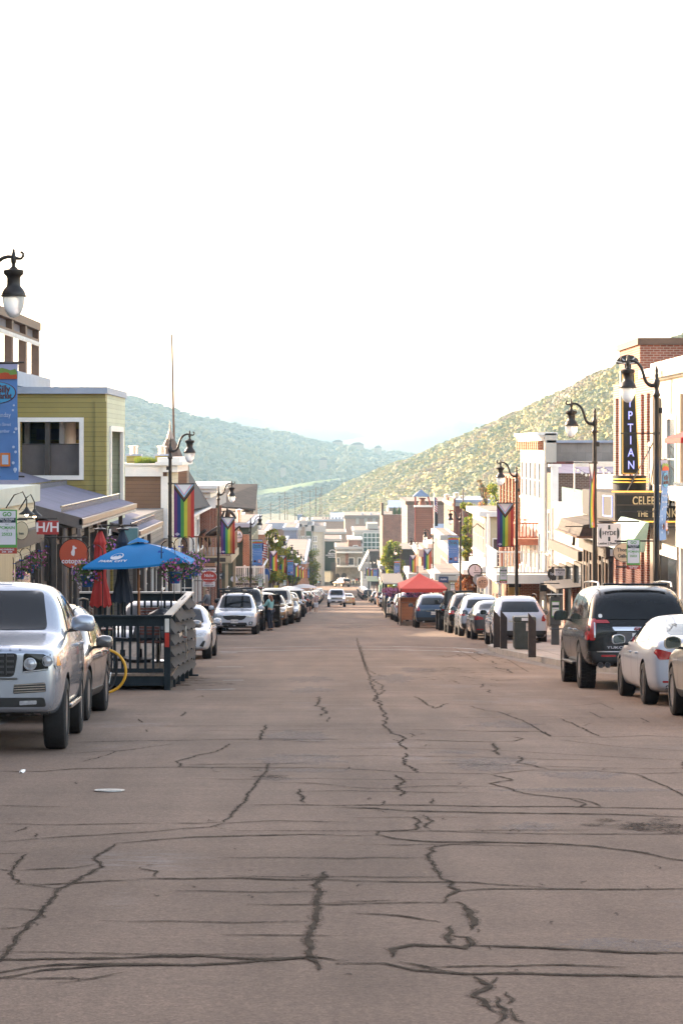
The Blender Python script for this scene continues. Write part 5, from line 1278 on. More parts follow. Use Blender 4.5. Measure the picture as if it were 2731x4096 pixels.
    def awning(b, mat, ya, yb, z, out, drop, name='awning'):
        x, s = b.xs, b.s
        return b.part(name, MB().prism([(x + s * .01, ya, z + drop), (x + s * out, ya, z), (x + s * out, ya, z - .18), (x + s * (out - .02), ya, z - .18), (x + s * (out - .02), ya, z - .03), (x + s * .01, ya, z + drop - .04)], (0, yb - ya, 0)), mat)

olive = Siding('olive_clapboard', (.27, .22, .06), .19); brown_s = Siding('brown_clapboard', (.16, .085, .045), .2, dark=.5); cream_s = Siding('cream_clapboard', (.5, .46, .33), .2, dark=.6)
teal_p = M('pale_teal_panel', (.4, .46, .42), .5, .1, .1, .8); capm = M('zinc_cap', (.3, .34, .42), .6, .2, .08, 1.5); rust_steel = M('brown_painted_steel', (.12, .07, .045), .6, .2, .15)
roofmetal = Siding('ribbed_metal_roof', (.19, .18, .24), .16, rough=.7, vertical=True, dark=.6, bump=.9); darktrim = M('dark_storefront', (.055, .045, .038), .6, 0, .2); greyb = M('grey_storefront', (.13, .11, .1), .6, 0, .15)
red_brick = Brick('red_brick', (.27, .08, .045), (.18, .05, .03), (.34, .26, .2)); brown_brick = Brick('brown_brick', (.12, .065, .042), (.08, .045, .03), (.2, .16, .13)); pale_brick = Brick('painted_brick', (.62, .55, .46), (.56, .5, .42), (.5, .45, .38), bump=.35)
orange_brick = Brick('orange_brick', (.32, .11, .05), (.24, .08, .04), (.38, .28, .2)); shingle = Brick('roof_shingle', (.07, .055, .045), (.045, .036, .03), (.03, .025, .02), .3, .18, .01); grey_s = Siding('grey_clapboard', (.16, .15, .14), .19); white_s = Siding('white_clapboard', (.6, .57, .52), .2, dark=.7)
peel = Siding('peeling_clapboard', (.36, .3, .24), .22, lo=.45, hi=1.35); purple_s = Siding('slate_blue_clapboard', (.2, .2, .26), .4, dark=.75); copper = M('copper_panel', (.33, .16, .08), .5, .2, .12, .8); green_s = M('dark_green_boards', (.035, .06, .045), .6, 0, .2)
maroon_s = Siding('maroon_boards', (.22, .06, .045), .25); redbrown_s = Siding('redbrown_boards', (.25, .1, .06), .24)

# ------------------------------------------------------------------ buildings before the left frame edge
b = Bld('brick_building', 'three storey brick building out of sight left of the silver SUV', -20, -9.2, -8, 24, 8.6, red_brick); b.cap(darktrim, .5, .3); b.row_s(4.2, 1.9, 8); b.shop(darktrim, .2, 3.2, 6)
b = Bld('stucco_building', 'pale stucco building out of sight beyond the brick one', -20, -9.2, 24.2, 46, 8.3, M('pale_stucco', (.42, .37, .3), .8)); b.cap(darktrim, .5, .3); b.row_s(3.4, 1.9, 6); b.shop(darktrim, -.9, 3.2, 5)

# pale building with the steel pergola
b = Bld('pale_building', 'cream clapboard building with gooseneck lamps at the left edge', -20, -8.16, 46.2, 67.3, .78, cream_s)
b.cap(teal_p, .42, .12)
b.part('sun_blocking_storey', MB().box(-20, -9.3, 46.3, 66, .5, 4.6), teal_p)  # out of view, added to block the sun from the road
b.part('board_parapet', MB().box(-8.15, -7.9, 46.5, 61.0, -1.9, .25), Siding('gold_lit_boards', (.4, .33, .2), .3, vertical=True, dark=.5))  # golden light on the boards is painted into their colour
b.shop(darktrim, -3.3, 2.7, 4); pale_b = b
b = Bld('rooftop_terrace', 'teal rooftop storey with brown steel pergola behind the olive building', -30, -12.7, 70, 109, 4.35, teal_p, zb=-2)
b.part('roof_cap', MB().box(-30, -12.55, 69, 109.3, 4.36, 4.95), capm)
for i in range(5):
    y = 88.6 + i * 4.4
    b.box('pergola_post', (-13.06, -12.75, y, y + .5, 4.951, 7.0), rust_steel)
    if i < 3: b.box('rear_post', (-15.4, -15.0, y + 2, y + 2.4, 4.951, 7.0), rust_steel)
b.box('pergola_beam', (-13.1, -12.7, 86, 106.8, 7.0, 7.35), rust_steel); b.box('pergola_beam', (-13.28, -12.74, 86, 106.6, 6.5, 6.6), rust_steel)
b.box('pergola_panel', (-13.1, -13.0, 86, 106.5, 6.601, 6.999), M('smoky_panel', (.14, .14, .17), .8))
bu = MB()
for i in range(52): bu.lathe([(.0, 0), (.045, -.03), (.06, -.12), (.04, -.19), (0, -.2)], (-12.68, 86.2 + i * .39, 6.48), 6)
b.part('string_lights', bu, M('unlit_bulb', (.7, .68, .62), .2))
b = Bld('unseen_sun_block', 'unseen blank block added beyond the left edge to keep sun off the road', -34, -13.6, 50, 69, 7.5, brown_s)  # never in view, put in to stop sun patches on the road
# gooseneck lamps on the cream corner
b = pale_b
for i, (px, py, d) in enumerate(((62, 1176, 60), (80, 1180, 62.5))):
    p = at(px, py, d); g = MB().tube([(-8.0, d, p.z + .1), (-7.8, d, p.z + .42), (p.x - .1, d, p.z + .5), (p.x, d, p.z + .3), (p.x, d, p.z + .1)], .018, 6); o = b.part('gooseneck_lamp', g, iron)
    b.part('lamp_shade', MB().lathe([(.03, .12), (.05, .08), (.09, .03), (.19, -.04), (.2, -.06), (.17, -.05), (0, .02)], (p.x, d, p.z), 16), iron, o, smooth=40)
    b.part('bulb', MB().lathe([(0, 0), (.045, -.03), (.045, -.07), (0, -.1)], (p.x, d, p.z - .01), 10), Emit('warm_bulb', (1, .7, .4), 4), o)

# olive building
b = Bld('olive_building', 'olive green clapboard building with a big white framed opening', -20, -8.7, 94.3, 103.4, 3.95, olive, walls=False)
zc = b.zt
# front wall with the loggia opening left out
ox0, ox1, oz0, oz1 = PX(47, 94.3), PX(183, 94.3), PZ(1092, 94.3), PZ(969, 94.3)
zb_ = G(103) - .6
w_ = MB().box(-20, ox0, 94.3, 95, zb_, zc).box(ox1, -8.7, 94.3, 95, zb_, zc).box(ox0, ox1, 94.3, 95, zb_, oz0).box(ox0, ox1, 94.3, 95, oz1, zc).box(-20, -19.5, 95, 103.4, zb_, zc).box(-20, -9.2, 103, 103.4, zb_, zc).box(-19.5, -9.2, 95, 103, oz0 - .6, oz0 - .3).box(-19.5, -9.2, 95, 103, zc - .35, zc - .1)
b.part('wall', w_, olive)
b.part('street_wall', MB().box(-9.2, -8.705, 95.001, 96.1, PZ(1215, 95), zc).box(-9.2, -8.705, 101.6, 103.39, PZ(1208, 103), zc).box(-9.2, -8.705, 96.1, 101.6, 2.55, zc).box(-9.2, -8.705, 96.1, 101.6, PZ(1200, 99), -.35), Siding('glare_paled_clapboard', (.44, .47, .33), .19, dark=.7))  # same green siding, with the pale glare put into its colour
for y0_, y1_ in ((95.9, 96.3), (101.4, 101.8)): b.box('opening_frame', (-8.75, -8.62, y0_, y1_, -.5, 2.7), white)
b.box('opening_frame', (-8.745, -8.625, 96.31, 101.39, 2.5, 2.72), white); b.box('corner_board', (-9.1, -8.66, 94.2, 94.299, zb_ + 3.4, zc - .3), olive)
b.box('balcony_back_wall', (-12, -9.6, 102.6, 102.8, -1, 3.5), white_s); b.box('balcony_screen', (-10.6, -10.4, 95.2, 102.5, -.6, 3.5), M('pink_shade_panel', (.45, .4, .38), .7))
fw = .17
f = b.part('opening_frame', MB().box(ox0 - fw, ox1 + fw, 94.2, 94.298, oz1, oz1 + fw).box(ox0 - fw, ox1 + fw, 94.2, 94.298, oz0 - fw, oz0).box(ox1, ox1 + fw, 94.2, 94.298, oz0, oz1).box(ox0 - fw, ox0, 94.2, 94.298, oz0, oz1), white)
b.box('post', (PX(108, 95), PX(119, 95), 94.4, 94.7, oz0, oz1), darktrim)
for px_ in ((969, 985, olive), (985, 1010, greyb), (1010, 1018, olive), (1022, 1092, rust_steel)):
    b.box('back_boards', (ox0, ox1, 99.5 + (px_[0] % 7) * .02, 99.9, PZ(px_[1], 99.5), PZ(px_[0], 99.5)), px_[2])
b.box('railing_board', (ox0, ox1, 94.9, 94.95, oz0, PZ(1022, 95)), M('smoked_panel', (.12, .1, .1), .5)); b.box('railing_cap', (ox0, ox1, 94.86, 95.0, PZ(1022, 95) + .001, PZ(1019, 95)), darktrim)
b.box('inner_post', (PX(57, 96.5), PX(68, 96.5), 96.5, 96.8, oz0 + .9, oz1), M('pink_shade_panel', (.4, .35, .34)))
b.part('roof_cap', MB().box(-20.2, -8.62, 94.1, 103.45, zc, zc + .26), capm)
b.box('bay_skirt', (-9.3, -8.64, 94.9, 103.45, PZ(1215, 96) - .25, PZ(1215, 96)), white); b.box('ground_floor', (-20, -9.4, 96, 103.3, zb_, PZ(1215, 96) - .26), greyb)
b.box('street_wall_lower', (-9.38, -9.3, 95.2, 103, G(96), -3.1), greyb)
# metal canopy roofs on the shops
def shed(label, y0, y1, xe, ze, xt, zt_, n=2):
    r = thing('shop_canopy', label, 'canopy', (xe, y0, G(y0) + .15))
    up = Vector((xt - xe, 0, zt_ - ze)); 
    def P_(s, y, dz=0): return (xe + up.x * s, y, ze + up.z * s + dz)
    def pt(nm, mb, mt, **kw): o = mb.build(nm, mt, r, **kw); o.data.transform(Matrix.Translation(-r.location)); return o
    pt('roof', MB().hexa([P_(0, y0, -.08), P_(0, y1, -.08), P_(1, y1, -.08), P_(1, y0, -.08), P_(0, y0), P_(0, y1), P_(1, y1), P_(1, y0)]), roofmetal)
    pt('gutter', MB().box(xe, xe + .13, y0 - .05, y1 + .05, ze - .2, ze - .03), M('gutter_bronze', (.28, .22, .18), .4, .5)); pt('bargeboard', MB().hexa([P_(-.02, y0 - .05, -.32), P_(-.02, y0 - .002, -.32), P_(1, y0 - .002, -.32), P_(1, y0 - .05, -.32), P_(-.02, y0 - .05, .03), P_(-.02, y0 - .002, .03), P_(1, y0 - .002, .03), P_(1, y0 - .05, .03)]), greyb)
    for s in ((.12, .56) if n == 2 else (.1,)):
        g = MB(); k = 0; y = y0 + .15
        while y < y1 - .1:
            q = P_(s, y); g.box(q[0] - .012, q[0] + .012, y, y + .05, q[2] + .002, q[2] + .2); g.box(q[0] - .05, q[0] - .013, y + .01, y + .04, q[2] + .15, q[2] + .22); y += .3
        q0, q1 = P_(s, y0 + .1, .2), P_(s, y1 - .1, .2); g.tube([q0, q1], .022, 6)
        pt('snow_guard', g, chrome)
    for y in [y0 + .4 + (y1 - y0 - .8) * i / 3 for i in range(4)]:
        pt('post', MB().box(xe - .55, xe - .4, y, y + .15, G(y) + .15, ze - .12), darktrim)
    pt('soffit', MB().box(xe - .02, xe - (xe - xt) * .98, y0 + .06, y1 - .05, ze - .3, ze - .2), darktrim)
    bu = MB(); y = y0
    while y < y1: bu.lathe([(0, 0), (.03, -.03), (.035, -.08), (0, -.12)], (xe + .05, y, ze - .22), 6); y += .28
    pt('string_lights', bu, MATS['unlit_bulb'])
    return r
shed('ribbed lilac metal canopy roof in front of the olive building', 73.7, 94.2, -7.6, -.3, -12.2, .95)
shed('smaller ribbed metal canopy roof beside the brown clapboard wall', 96.2, 109.1, -7.6, -1.45, -10.2, -.72, 1)
b = Bld('canopy_shop', 'dark brown shopfront recessed under the lilac metal canopy', -20, -8.6, 67.4, 94.1, -.45, greyb); 
for i in range(9): b.box('mullion', (-8.6, -8.45, 68 + i * 2.9, 68.25 + i * 2.9, G(68 + i * 2.9), -.5), darktrim)
b.part('front_gable', MB().box(-12.5, -8.3, 73.2, 73.3, -2.2, -.55), darktrim)
for i, (xa, xb) in enumerate(((PX(118, 73), PX(130, 73)), (PX(146, 73), PX(152, 73)), (PX(178, 73), PX(186, 73)))): b.box('door_post', (xa, xb, 73.0, 73.19, G(73), -.6), greyb if i else darktrim)
for i in range(5): b.win_s(76 + i * 3.4, 78.6 + i * 3.4, G(78 + i * 3.4) + .8, -1.2, darktrim, nz=1)
b = Bld('shop_behind', 'grey shopfront under the smaller metal canopy', -20, -8.3, 103.5, 121.6, -1.2, grey_s); b.shop(darktrim, n=5); b.row_s(-5.0, 1.3, 4, frame=white)
dp = MB().tube([(-8.2, 66.9, -1.8), (-8.2, 66.9, -2.0), (-7.9, 66.6, -2.4), (-7.9, 66.6, -3.8)], .07, 8); tag(dp.build('downpipe', greyb, smooth=50), 'fat grey rainwater pipe on the corner of the cream wall', 'pipe')

# brown clapboard building with white cornice
b = Bld('brown_building', 'brown clapboard building with white cornice behind the street lamp', -22, -8.16, 121.9, 130.6, .62, brown_s)
b.part('cornice', MB().box(-22, -8.35, 121.7, 130, .4, .95).box(-22, -8.3, 121.6, 130, .95, 1.05), white); b.part('corner_cornice', MB().box(-8.34, -7.6, 121.5, 130.7, .62, .95).box(-8.7, -7.35, 121.3, 130.8, .96, 1.12).box(-8.6, -7.5, 121.4, 130.75, 1.121, 1.35), white)
b.box('corner_board', (-8.45, -8.1, 121.78, 121.899, G(121), .4), white); b.row_s(-2.6, 1.9, 2); b.shop(white, n=2)
b.box('street_panel', (-8.159, -8.12, 122, 130.5, -3.6, .6), cream_s)
for px0, px1, y_ in ((291, 322, 124), (357, 386, 126)):
    o = b.box('roof_vent_box', (PX(px0, y_), PX(px1, y_), y_, y_ + 1.2, .9, PZ(1047, y_)), olive); b.box('vent_lid', (PX(px0, y_) - .05, PX(px1, y_) + .05, y_ - .05, y_ + 1.25, PZ(1047, y_) + .001, PZ(1043, y_)), capm, o)
    xm = PX((px0 + px1) / 2, y_); b.part('flue', MB().lathe([(.2, 0), (.2, .3), (.17, .3), (.17, .34), (.26, .36), (.26, .42), (0, .44)], (xm, y_ + .5, PZ(1043, y_) + .002), 16), chrome, o, smooth=40)
rg = random.Random(9)
gr = MB()
for k in range(1500):
    x = rg.uniform(PX(312, 123), PX(384, 123)); y = 122.3 + rg.random() * 1.2; hh = rg.uniform(.15, .42) * (1 if x < PX(350, 123) else .8); dx, dy = rg.uniform(-.12, .12), rg.uniform(-.1, .1)
    gr.add([(x - .012, y, 1.04), (x + .012, y, 1.04), (x + dx, y + dy, 1.04 + hh)], [(0, 1, 2)], rg.randrange(2))
tag(gr.build('roof_grass', [lg1, lg2], fix=False), 'tufts of grass growing along the white cornice of the brown building', 'grass', kind='stuff')

# turret and mast
t = thing('roof_turret', 'pointed brown turret roof rising behind the brown building', 'turret', (PX(391, 136), 136, .8))
MB().lathe([(1.05, 0), (.85, .25), (.45, 1.15), (.26, 1.5), (.2, 1.52)], n=8).build('roof', M('turret_shingle', (.11, .075, .055), .7, 0, .2, 5), t); MB().lathe([(.2, 1.5), (.22, 1.56), (.05, 2.1), (.01, 2.6), (0, 2.62)], n=8).build('spire', M('weathered_zinc', (.3, .24, .2), .5, .3), t); MB().box(-1, 1, -1, 1, -6, 0).build('drum', brown_s, t)
t = thing('radio_mast', 'tall thin mast rising behind the turret against the white sky', 'mast', (PX(404, 140), 140, -3)); h0 = PZ(772, 140)
MB().tube([(0, 0, 0), (PX(395, 140) - PX(404, 140), 0, h0 + 3)], [.09, .05], 6).build('pole', rust_steel, t); MB().lathe([(0, 0), (.05, .02), (.05, .1), (0, .12)], (PX(395, 140) - PX(404, 140), 0, h0 + 3), 8).build('tip', iron, t)

# white shop with steep dark mansard roof
b = Bld('mansard_building', 'white shop with steep dark mansard roof beside the rainbow banner', -20, -8.16, 130.9, 153, -1.5, white_s)
zr = .9
b.part('roof', MB().hexa([(-9.3, 134, -1.5), (-7.5, 132.6, -1.55), (-7.5, 153.1, -1.85), (-9.3, 153.1, -1.85), (-9.3, 136, zr), (-8.9, 147, zr), (-8.9, 149, zr), (-9.3, 151, zr)]), darkroof)
b.part('eave', MB().box(-8.2, -7.4, 132.5, 153.2, -1.98, -1.86), white); b.row_s(-4.6, 2.0, 4, frame=white); b.shop(white, n=4)
b.box('corner_post', (-8.2, -7.95, 130.6, 130.89, G(131), -1.99), white)
b.win_f(PX(450, 130.9) - 1.0, PX(450, 130.9) - .2, -6.6, -4.9, white)

b = Bld('corner_brick_building', 'red brick building with white bracketed cornice left of the shingle roof', -20, -7.75, 153.4, 170, -.95, red_brick)
b.part('cornice', MB().box(-14, -7.5, 153.2, 170.2, -1.35, -1.0).box(-14, -7.1, 152.8, 170.5, -.99, -.75).box(-14, -6.9, 152.6, 170.7, -.749, -.55), white)
for i in range(9): b.box('bracket', (-7.749, -7.2, 153.4 + i * 2, 153.7 + i * 2, -2.0, -1.36), white)
b.row_s(-5, 2.2, 6, frame=darktrim); b.pilasters(5, red_brick); b.shop(darktrim, n=5)

# balcony with the horse
b = Bld('balcony', 'timber balcony over the pavement carrying a bronze horse', PX(446, 134), -5.45, 133.8, 145, -4.1, wood, cat='balcony', walls=False, zb=-4.5)
xa, xb, y0, y1, zf = b.x0, -5.45, 133.8, 145, PZ(1276, 133.8)
b.part('floor', MB().box(xa, xb, y0, y1, zf - .14, zf), wood); b.part('fascia', MB().box(xa, xb + .02, y0 - .06, y0 - .001, zf - .42, zf - .02).box(xb + .001, xb + .06, y0 - .06, y1, zf - .42, zf - .02), M('cream_fascia', (.4, .33, .22), .6)); b.part('fascia_panels', MB().box(xa + .3, xb - .25, y0 - .075, y0 - .061, zf - .34, zf - .12), darktrim)
b.part('top_rail', MB().box(xa, xb, y0, y0 + .09, zf + 1.0, zf + 1.08).box(xb - .09, xb, y0 + .091, y1, zf + 1.0, zf + 1.08), wood)
bal = MB(); x = xa + .1
while x < xb - .1: bal.box(x, x + .055, y0 + .02, y0 + .07, zf, zf + 1.0); x += .21
y = y0 + .25
while y < y1: bal.box(xb - .07, xb - .02, y, y + .055, zf, zf + 1.0); y += .25
b.part('balusters', bal, M('ochre_baluster', (.33, .19, .1), .6))
for x, y in ((xb - .2, y0 + .1), (xb - .2, y1 - .3), (xa + .6, y0 + .1)): b.box('post', (x - .08, x + .08, y, y + .16, G(y) + .15, zf - .15), M('cream_fascia', (.4, .33, .22), .6))
p0, p1 = at(449, 1293, 133), at(494, 1317, 133); t = thing('copper_sign', 'blank copper coloured sign board under the horse balcony', 'sign', (p0.x, 133, p1.z)); MB().box(0, p1.x - p0.x, 0, .06, 0, p0.z - p1.z).build('board', copper, t, bevel=.01); MB().box(0, p1.x - p0.x, .01, .05, p0.z - p1.z + .001, p0.z - p1.z + .06).build('top_rail', iron, t)

# horse: one continuous body
hs = 138
def horse():
    u = hs / F; q = lambda px, py, dy=0: Vector(((px - 500) * u, dy, (1270 - py) * u))
    V = [q(478, 1222), q(496, 1216), q(515, 1219), q(520, 1200), q(523, 1180), q(529, 1172), q(537, 1181), q(542, 1190)]   # rump, loin, shoulder, neck, poll, brow, muzzle
    R = [.3, .28, .27, .19, .14, .12, .09, .06]; E = [(i, i + 1) for i in range(7)]
    def add(p, r, e): V.append(p); R.append(r); E.append((e, len(V) - 1)); return len(V) - 1
    for dy in (.16, -.16):
        a = add(q(474, 1232, dy), .2, 0); a = add(q(483, 1246, dy), .09, a); a = add(q(476, 1256, dy), .06, a); a = add(q(478, 1268, dy), .05, a); add(q(481, 1271, dy), .06, a)
    a = add(q(517, 1232, .15), .14, 2); a = add(q(519, 1248, .15), .075, a); a = add(q(520, 1266, .15), .05, a); add(q(523, 1270, .15), .055, a)
    a = add(q(524, 1226, -.15), .13, 2); a = add(q(540, 1215, -.15), .075, a); a = add(q(551, 1206, -.15), .05, a); add(q(553, 1211, -.15), .05, a)
    for dy in (.05, -.05): add(q(522, 1162, dy), .03, 4)
    me = skinned(V, E, R, 2); t = thing('horse_statue', 'dark bronze horse statue stepping out on the timber balcony', 'statue', (PX(500, hs), hs, PZ(1272, hs)))
    bz = M('statue_bronze', (.055, .035, .025), .3, .6, .25, 4); link_mesh('body', me, bz, t)
    tail = skinned([q(474, 1214), q(463, 1222), q(459, 1240), q(462, 1258)], [(0, 1), (1, 2), (2, 3)], [.08, .12, .14, .06]); link_mesh('tail', tail, bz, t)
    mane = skinned([q(516, 1170), q(511, 1182), q(508, 1196), q(507, 1208)], [(0, 1), (1, 2), (2, 3)], [.05, .08, .08, .05]); link_mesh('mane', mane, bz, t)
horse()

# building with big shingle roof, saloon, chimney, terrace
d = 228
b = Bld('shingle_roof_building', 'peeling clapboard building under a big dark shingle roof', PX(481, d), PX(582, d), d, d + 14, PZ(1176, d), peel); zt = b.zt
b.part('roof', MB().hexa([(PX(470, d), d - .6, PZ(1172, d) + .35), (PX(587, d), d - .6, PZ(1172, d)), (PX(587, d), d + 7, PZ(1118, d)), (PX(470, d), d + 7, PZ(1119, d)), (PX(470, d), d - .6, PZ(1168, d) + .35), (PX(588, d), d - .6, PZ(1168, d)), (PX(586, d), d + 7, PZ(1114, d)), (PX(470, d), d + 7, PZ(1115, d))]), shingle)
b.part('gable', MB().prism([(PX(582, d), d, PZ(1176, d)), (PX(582, d), d + 14, PZ(1176, d)), (PX(582, d), d + 7, PZ(1120, d))], (-.3, 0, 0)), peel)
b.box('window_hood', (PX(560, d), PX(577, d), d - .4, d - .01, PZ(1173.5, d), PZ(1170, d)), darktrim); b.row_s(b.zt - 3, 1.6, 3); b.shop(darktrim, n=3)
d = 186
b = Bld('brick_annex', 'weathered red brick annex below the shingle roof', -14, PX(540, d), d, d + 20, PZ(1194, d), orange_brick); b.cap(white, .35, .1); b.row_s(b.zt - 3, 1.6, 4)
d = 176
b = Bld('saloon_building', 'narrow dark green saloon front with brick chimney', -12, PX(572, d), d, d + 22, PZ(1203, d), green_s); b.cap(capm, .25, .3); 
b.win_f(PX(541, d), PX(547, d), PZ(1235, d), PZ(1215, d), cream, 1, 2); b.row_s(b.zt - 2.6, 1.4, 5, frame=cream); b.shop(darktrim, n=4)
e = MB(); 
for i, (a0, a1, z0, z1) in enumerate(((559, 572, 1227, 1240), (558.5, 572.5, 1240, 1258), (558, 573, 1258, 1300))): e.box(PX(a0, d - 1), PX(a1, d - 1), d - 1.2, d - .3, PZ(z1, d), PZ(z0, d) - .001)
b.part('chimney', e, orange_brick); b.part('stove_pipe', MB().lathe([(.15, 0), (.15, .8), (.25, .8), (.25, 1.0), (0, 1.1)], (PX(549, d), d + .5, b.zt), 12), chrome, smooth=40)
t = thing('saloon_sign', 'oval saloon sign with mountain picture on the dark green front', 'sign', (PX(548, d), d - .15, PZ(1232, d))); r = 16 * d / F; 
el = lambda k, n=26: [(k * .56 * r * cos(a * 2 * pi / n), 0, k * r * .8 * sin(a * 2 * pi / n)) for a in range(n)]
MB().prism(el(1.15), (0, .06, 0)).build('rim', M('ochre_frame', (.4, .22, .1), .6), t); f = MB().prism([(x, -.01, z) for x, y, z in el(1.)], (0, .009, 0)).build('face', sg_w, t); text('SALOON', .16, (0, -.02, -.08), sg_k, f, depth=.002, bold=.004, sx=.8)
MB().prism([(-.22, -.016, .06), (-.1, -.016, .22), (-.02, -.016, .12), (.1, -.016, .28), (.22, -.016, .06)], (0, .005, 0)).build('printed_mountain', M('sign_blue_grey', (.15, .2, .22), .6), f)
d = 256
b = Bld('far_brick_building', 'brick building with pale parapet beside the flag', PX(581, d), PX(611, d), d, d + 20, PZ(1219, d), orange_brick); b.cap(white, .4, .15); b.row_s(b.zt - 3.2, 1.8, 4); b.shop(darktrim, n=4)
# terrace with white balustrade and jewellers sign
d = 172
x0, x1 = PX(536, d), PX(606, d)
b = Bld('terrace', 'raised terrace with white balustrade over the jewellers sign', x0, x1, d, d + 12, PZ(1340, d), darktrim, cat='terrace')
m = MB().box(x0, x1, d - .05, d + .08, PZ(1304, d), PZ(1301, d)).box(x0, x1, d - .04, d + .07, PZ(1339, d), PZ(1337, d)).box(x1 - .12, x1, d + .081, d + 12, PZ(1304, d), PZ(1301, d)); x = x0 + .03
while x < x1: m.box(x, x + .05, d, d + .04, PZ(1337, d), PZ(1304, d)); x += .15
for px_ in (536, 560, 583, 604): m.box(PX(px_, d), PX(px_, d) + .13, d - .06, d + .09, PZ(1339, d), PZ(1298, d))
b.part('balustrade', m, white)
s = b.part('sign_board', MB().box(x0, PX(600, d), d - .12, d - .02, PZ(1354, d), PZ(1341, d)), darktrim); text('WOODBURY JEWELERS', .26, (PX(570, d) - b.root.location.x, -.14, PZ(1347, d) - b.root.location.z), offwhite, s, depth=.004, sx=.75)
rg = random.Random(3); lf = MB()
for k in range(900):
    p = Vector((rg.uniform(x0, x1), d - .1 + rg.uniform(-.15, .1), PZ(1331, d) + rg.gauss(0, .16))); a = Vector((rg.gauss(0, 1), rg.gauss(0, 1), rg.gauss(0, 1))).normalized(); c = a.orthogonal().normalized(); s = rg.uniform(.03, .07); lf.add([p - a * s, p + c * s * .6, p + a * s, p - c * s * .6], [(0, 1, 2, 3)], rg.randrange(3))
tag(lf.build('terrace_ivy', [lg1, lg2, blooms[3]], fix=False), 'greenery trailing along the white balustrade of the terrace', 'plants', kind='stuff')

# flag on the left
def usflag(label, loc, w_, h, drape=1., rot=0):
    t = thing('flag', label, 'flag', loc, (0, 0, rot)); fr, fw, fb = cm('flag_red', (.35, .03, .04)), cm('flag_white', (.6, .58, .58)), cm('flag_blue', (.03, .04, .16))
    mb = MB(); n = 14
    for i in range(13):
        for j in range(n):
            def P_(u, v): return (v * w_ + .06 * w_ * sin(u * 5), .1 * w_ * sin(v * 9 + u * 3), -u * h - v * .35 * h * drape)
            u0, u1, v0, v1 = i / 13, (i + 1) / 13, j / n, (j + 1) / n; mi = 2 if (i < 7 and j < n * .42) else (0 if i % 2 == 0 else 1)
            mb.add([P_(u0, v0), P_(u0, v1), P_(u1, v1), P_(u1, v0)], [(0, 1, 2, 3)], mi)
    mb.build('cloth', [fr, fw, fb], t, smooth=60, fix=False); return t
usflag('stars and stripes hanging by the blue market banner on the left', at(598, 1245, 182), .5, 1.2, .35); t = thing('flag_staff', 'slanting white staff carrying the flag on the left', 'flag pole', at(583, 1268, 186)); MB().tube([(0, 0, 0), at(611, 1235, 181) - at(583, 1268, 186)], .03, 6).build('pole', offwhite, t)

# ------------------------------------------------------------------ hanging signs, left side
def board(label, px, py, d, wpx, hpx, mat, lines, shape='rect', ink=None, bracket=True, cat='sign', rimm=None, name='hanging_sign'):
    k = d / F; c = at(px, py, d); w_, h = wpx * k / 2, hpx * k / 2; t = thing(name, label, cat, c)
    if shape == 'rect': pts = [(-w_, 0, -h), (w_, 0, -h), (w_, 0, h), (-w_, 0, h)]
    else: pts = [(w_ * cos(a * pi / 16), 0, h * sin(a * pi / 16)) for a in range(32)]
    o = MB().prism([(x, .0, z) for x, y, z in pts], (0, .05, 0)).build('board', mat, t)
    if rimm: MB().prism([(x * 1.06, .01, z * 1.06) for x, y, z in pts], (0, .03, 0)).build('rim', rimm, t)
    for s, size, dy, mt, sx in lines: text(s, size * k, (0, -.006, dy * k), mt, o, depth=.003, bold=size * k * .02, sx=sx)
    if bracket:
        s = 1 if px > VX else -1
        MB().tube([(-w_ * .9 * s, .025, h + .06), (s * (w_ + .5), .025, h + .06)], .02, 6).build('bracket', iron, t)
    return t
sg_hr, sg_cr = M('sign_red_bright', (.36, .035, .035), .5, 0, .05), M('sign_orange_red', (.42, .07, .03), .5, 0, .06)
board('square red sign with two white letters H beside the cream wall', 110, 1212, 63.6, 49, 31, sg_hr, [('H/H', 30, 0, sg_w, 1.05)])
t = board('round orange red sign with white llama under the lilac canopy', 170, 1272, 69.2, 66, 66, sg_cr, [('cotopaxi', 16, -17, sg_w, 1.)], 'round', rimm=iron)
k = 69.2 / F; ll = [(-6, -3), (-7, 4), (-4, 10), (-3, 14), (-3, 19), (-1, 22), (-.5, 18), (1, 22), (2, 18), (7, 16), (7, 13), (2, 12), (3, 5), (2, -3), (0, -6), (-2, -5)]
MB().prism([(x * k * .9, -.006, z * k * .9) for x, z in ll], (0, .005, 0)).build('printed_llama', sg_w, t)
t = board('round cream wall sign with dark rim half hidden by the parking sign', 50, 1219, 61.5, 30, 40, cream, [('tea', 9, -6, sg_k, 1.)], 'round', rimm=iron)
t = board('shield shaped teal sign with white rim between the closed umbrellas', 300, 1237, 54, 34, 48, M('sign_teal', (.1, .2, .22), .4), [], rimm=offwhite)
board('white nameplate sign of a shop under the copper board', 480, 1309, 132, 33, 10, sg_w, [('SAUNDERS', 6.5, .5, sg_k, .85)])
board('red oval gourmet and gift shop sign under the copper board', 480, 1325, 131, 36, 26, sg_r, [('Niche', 10, 3, sg_w, .9), ('GOURMET & GIFT SHOP', 3.2, -6, sg_w, .8)], 'round', rimm=offwhite)
board('white gelato and espresso bar sign below the red oval', 480, 1342, 131, 28, 11, sg_w, [('GELATO', 5.5, 2, sg_r, .9), ('ESPRESSO BAR', 3.8, -3, sg_k, .9)])
board('black sign with white lettering right of the red oval', 502, 1323, 134, 26, 15, sg_k, [('Artful', 7, 3, sg_w, .9), ('Bank', 7, -4, sg_w, .9)])
board('white oval sign in front of the white balustrade', 538, 1330, 160, 16, 14, sg_w, [('BY', 6, 0, sg_k, .9)], 'round')
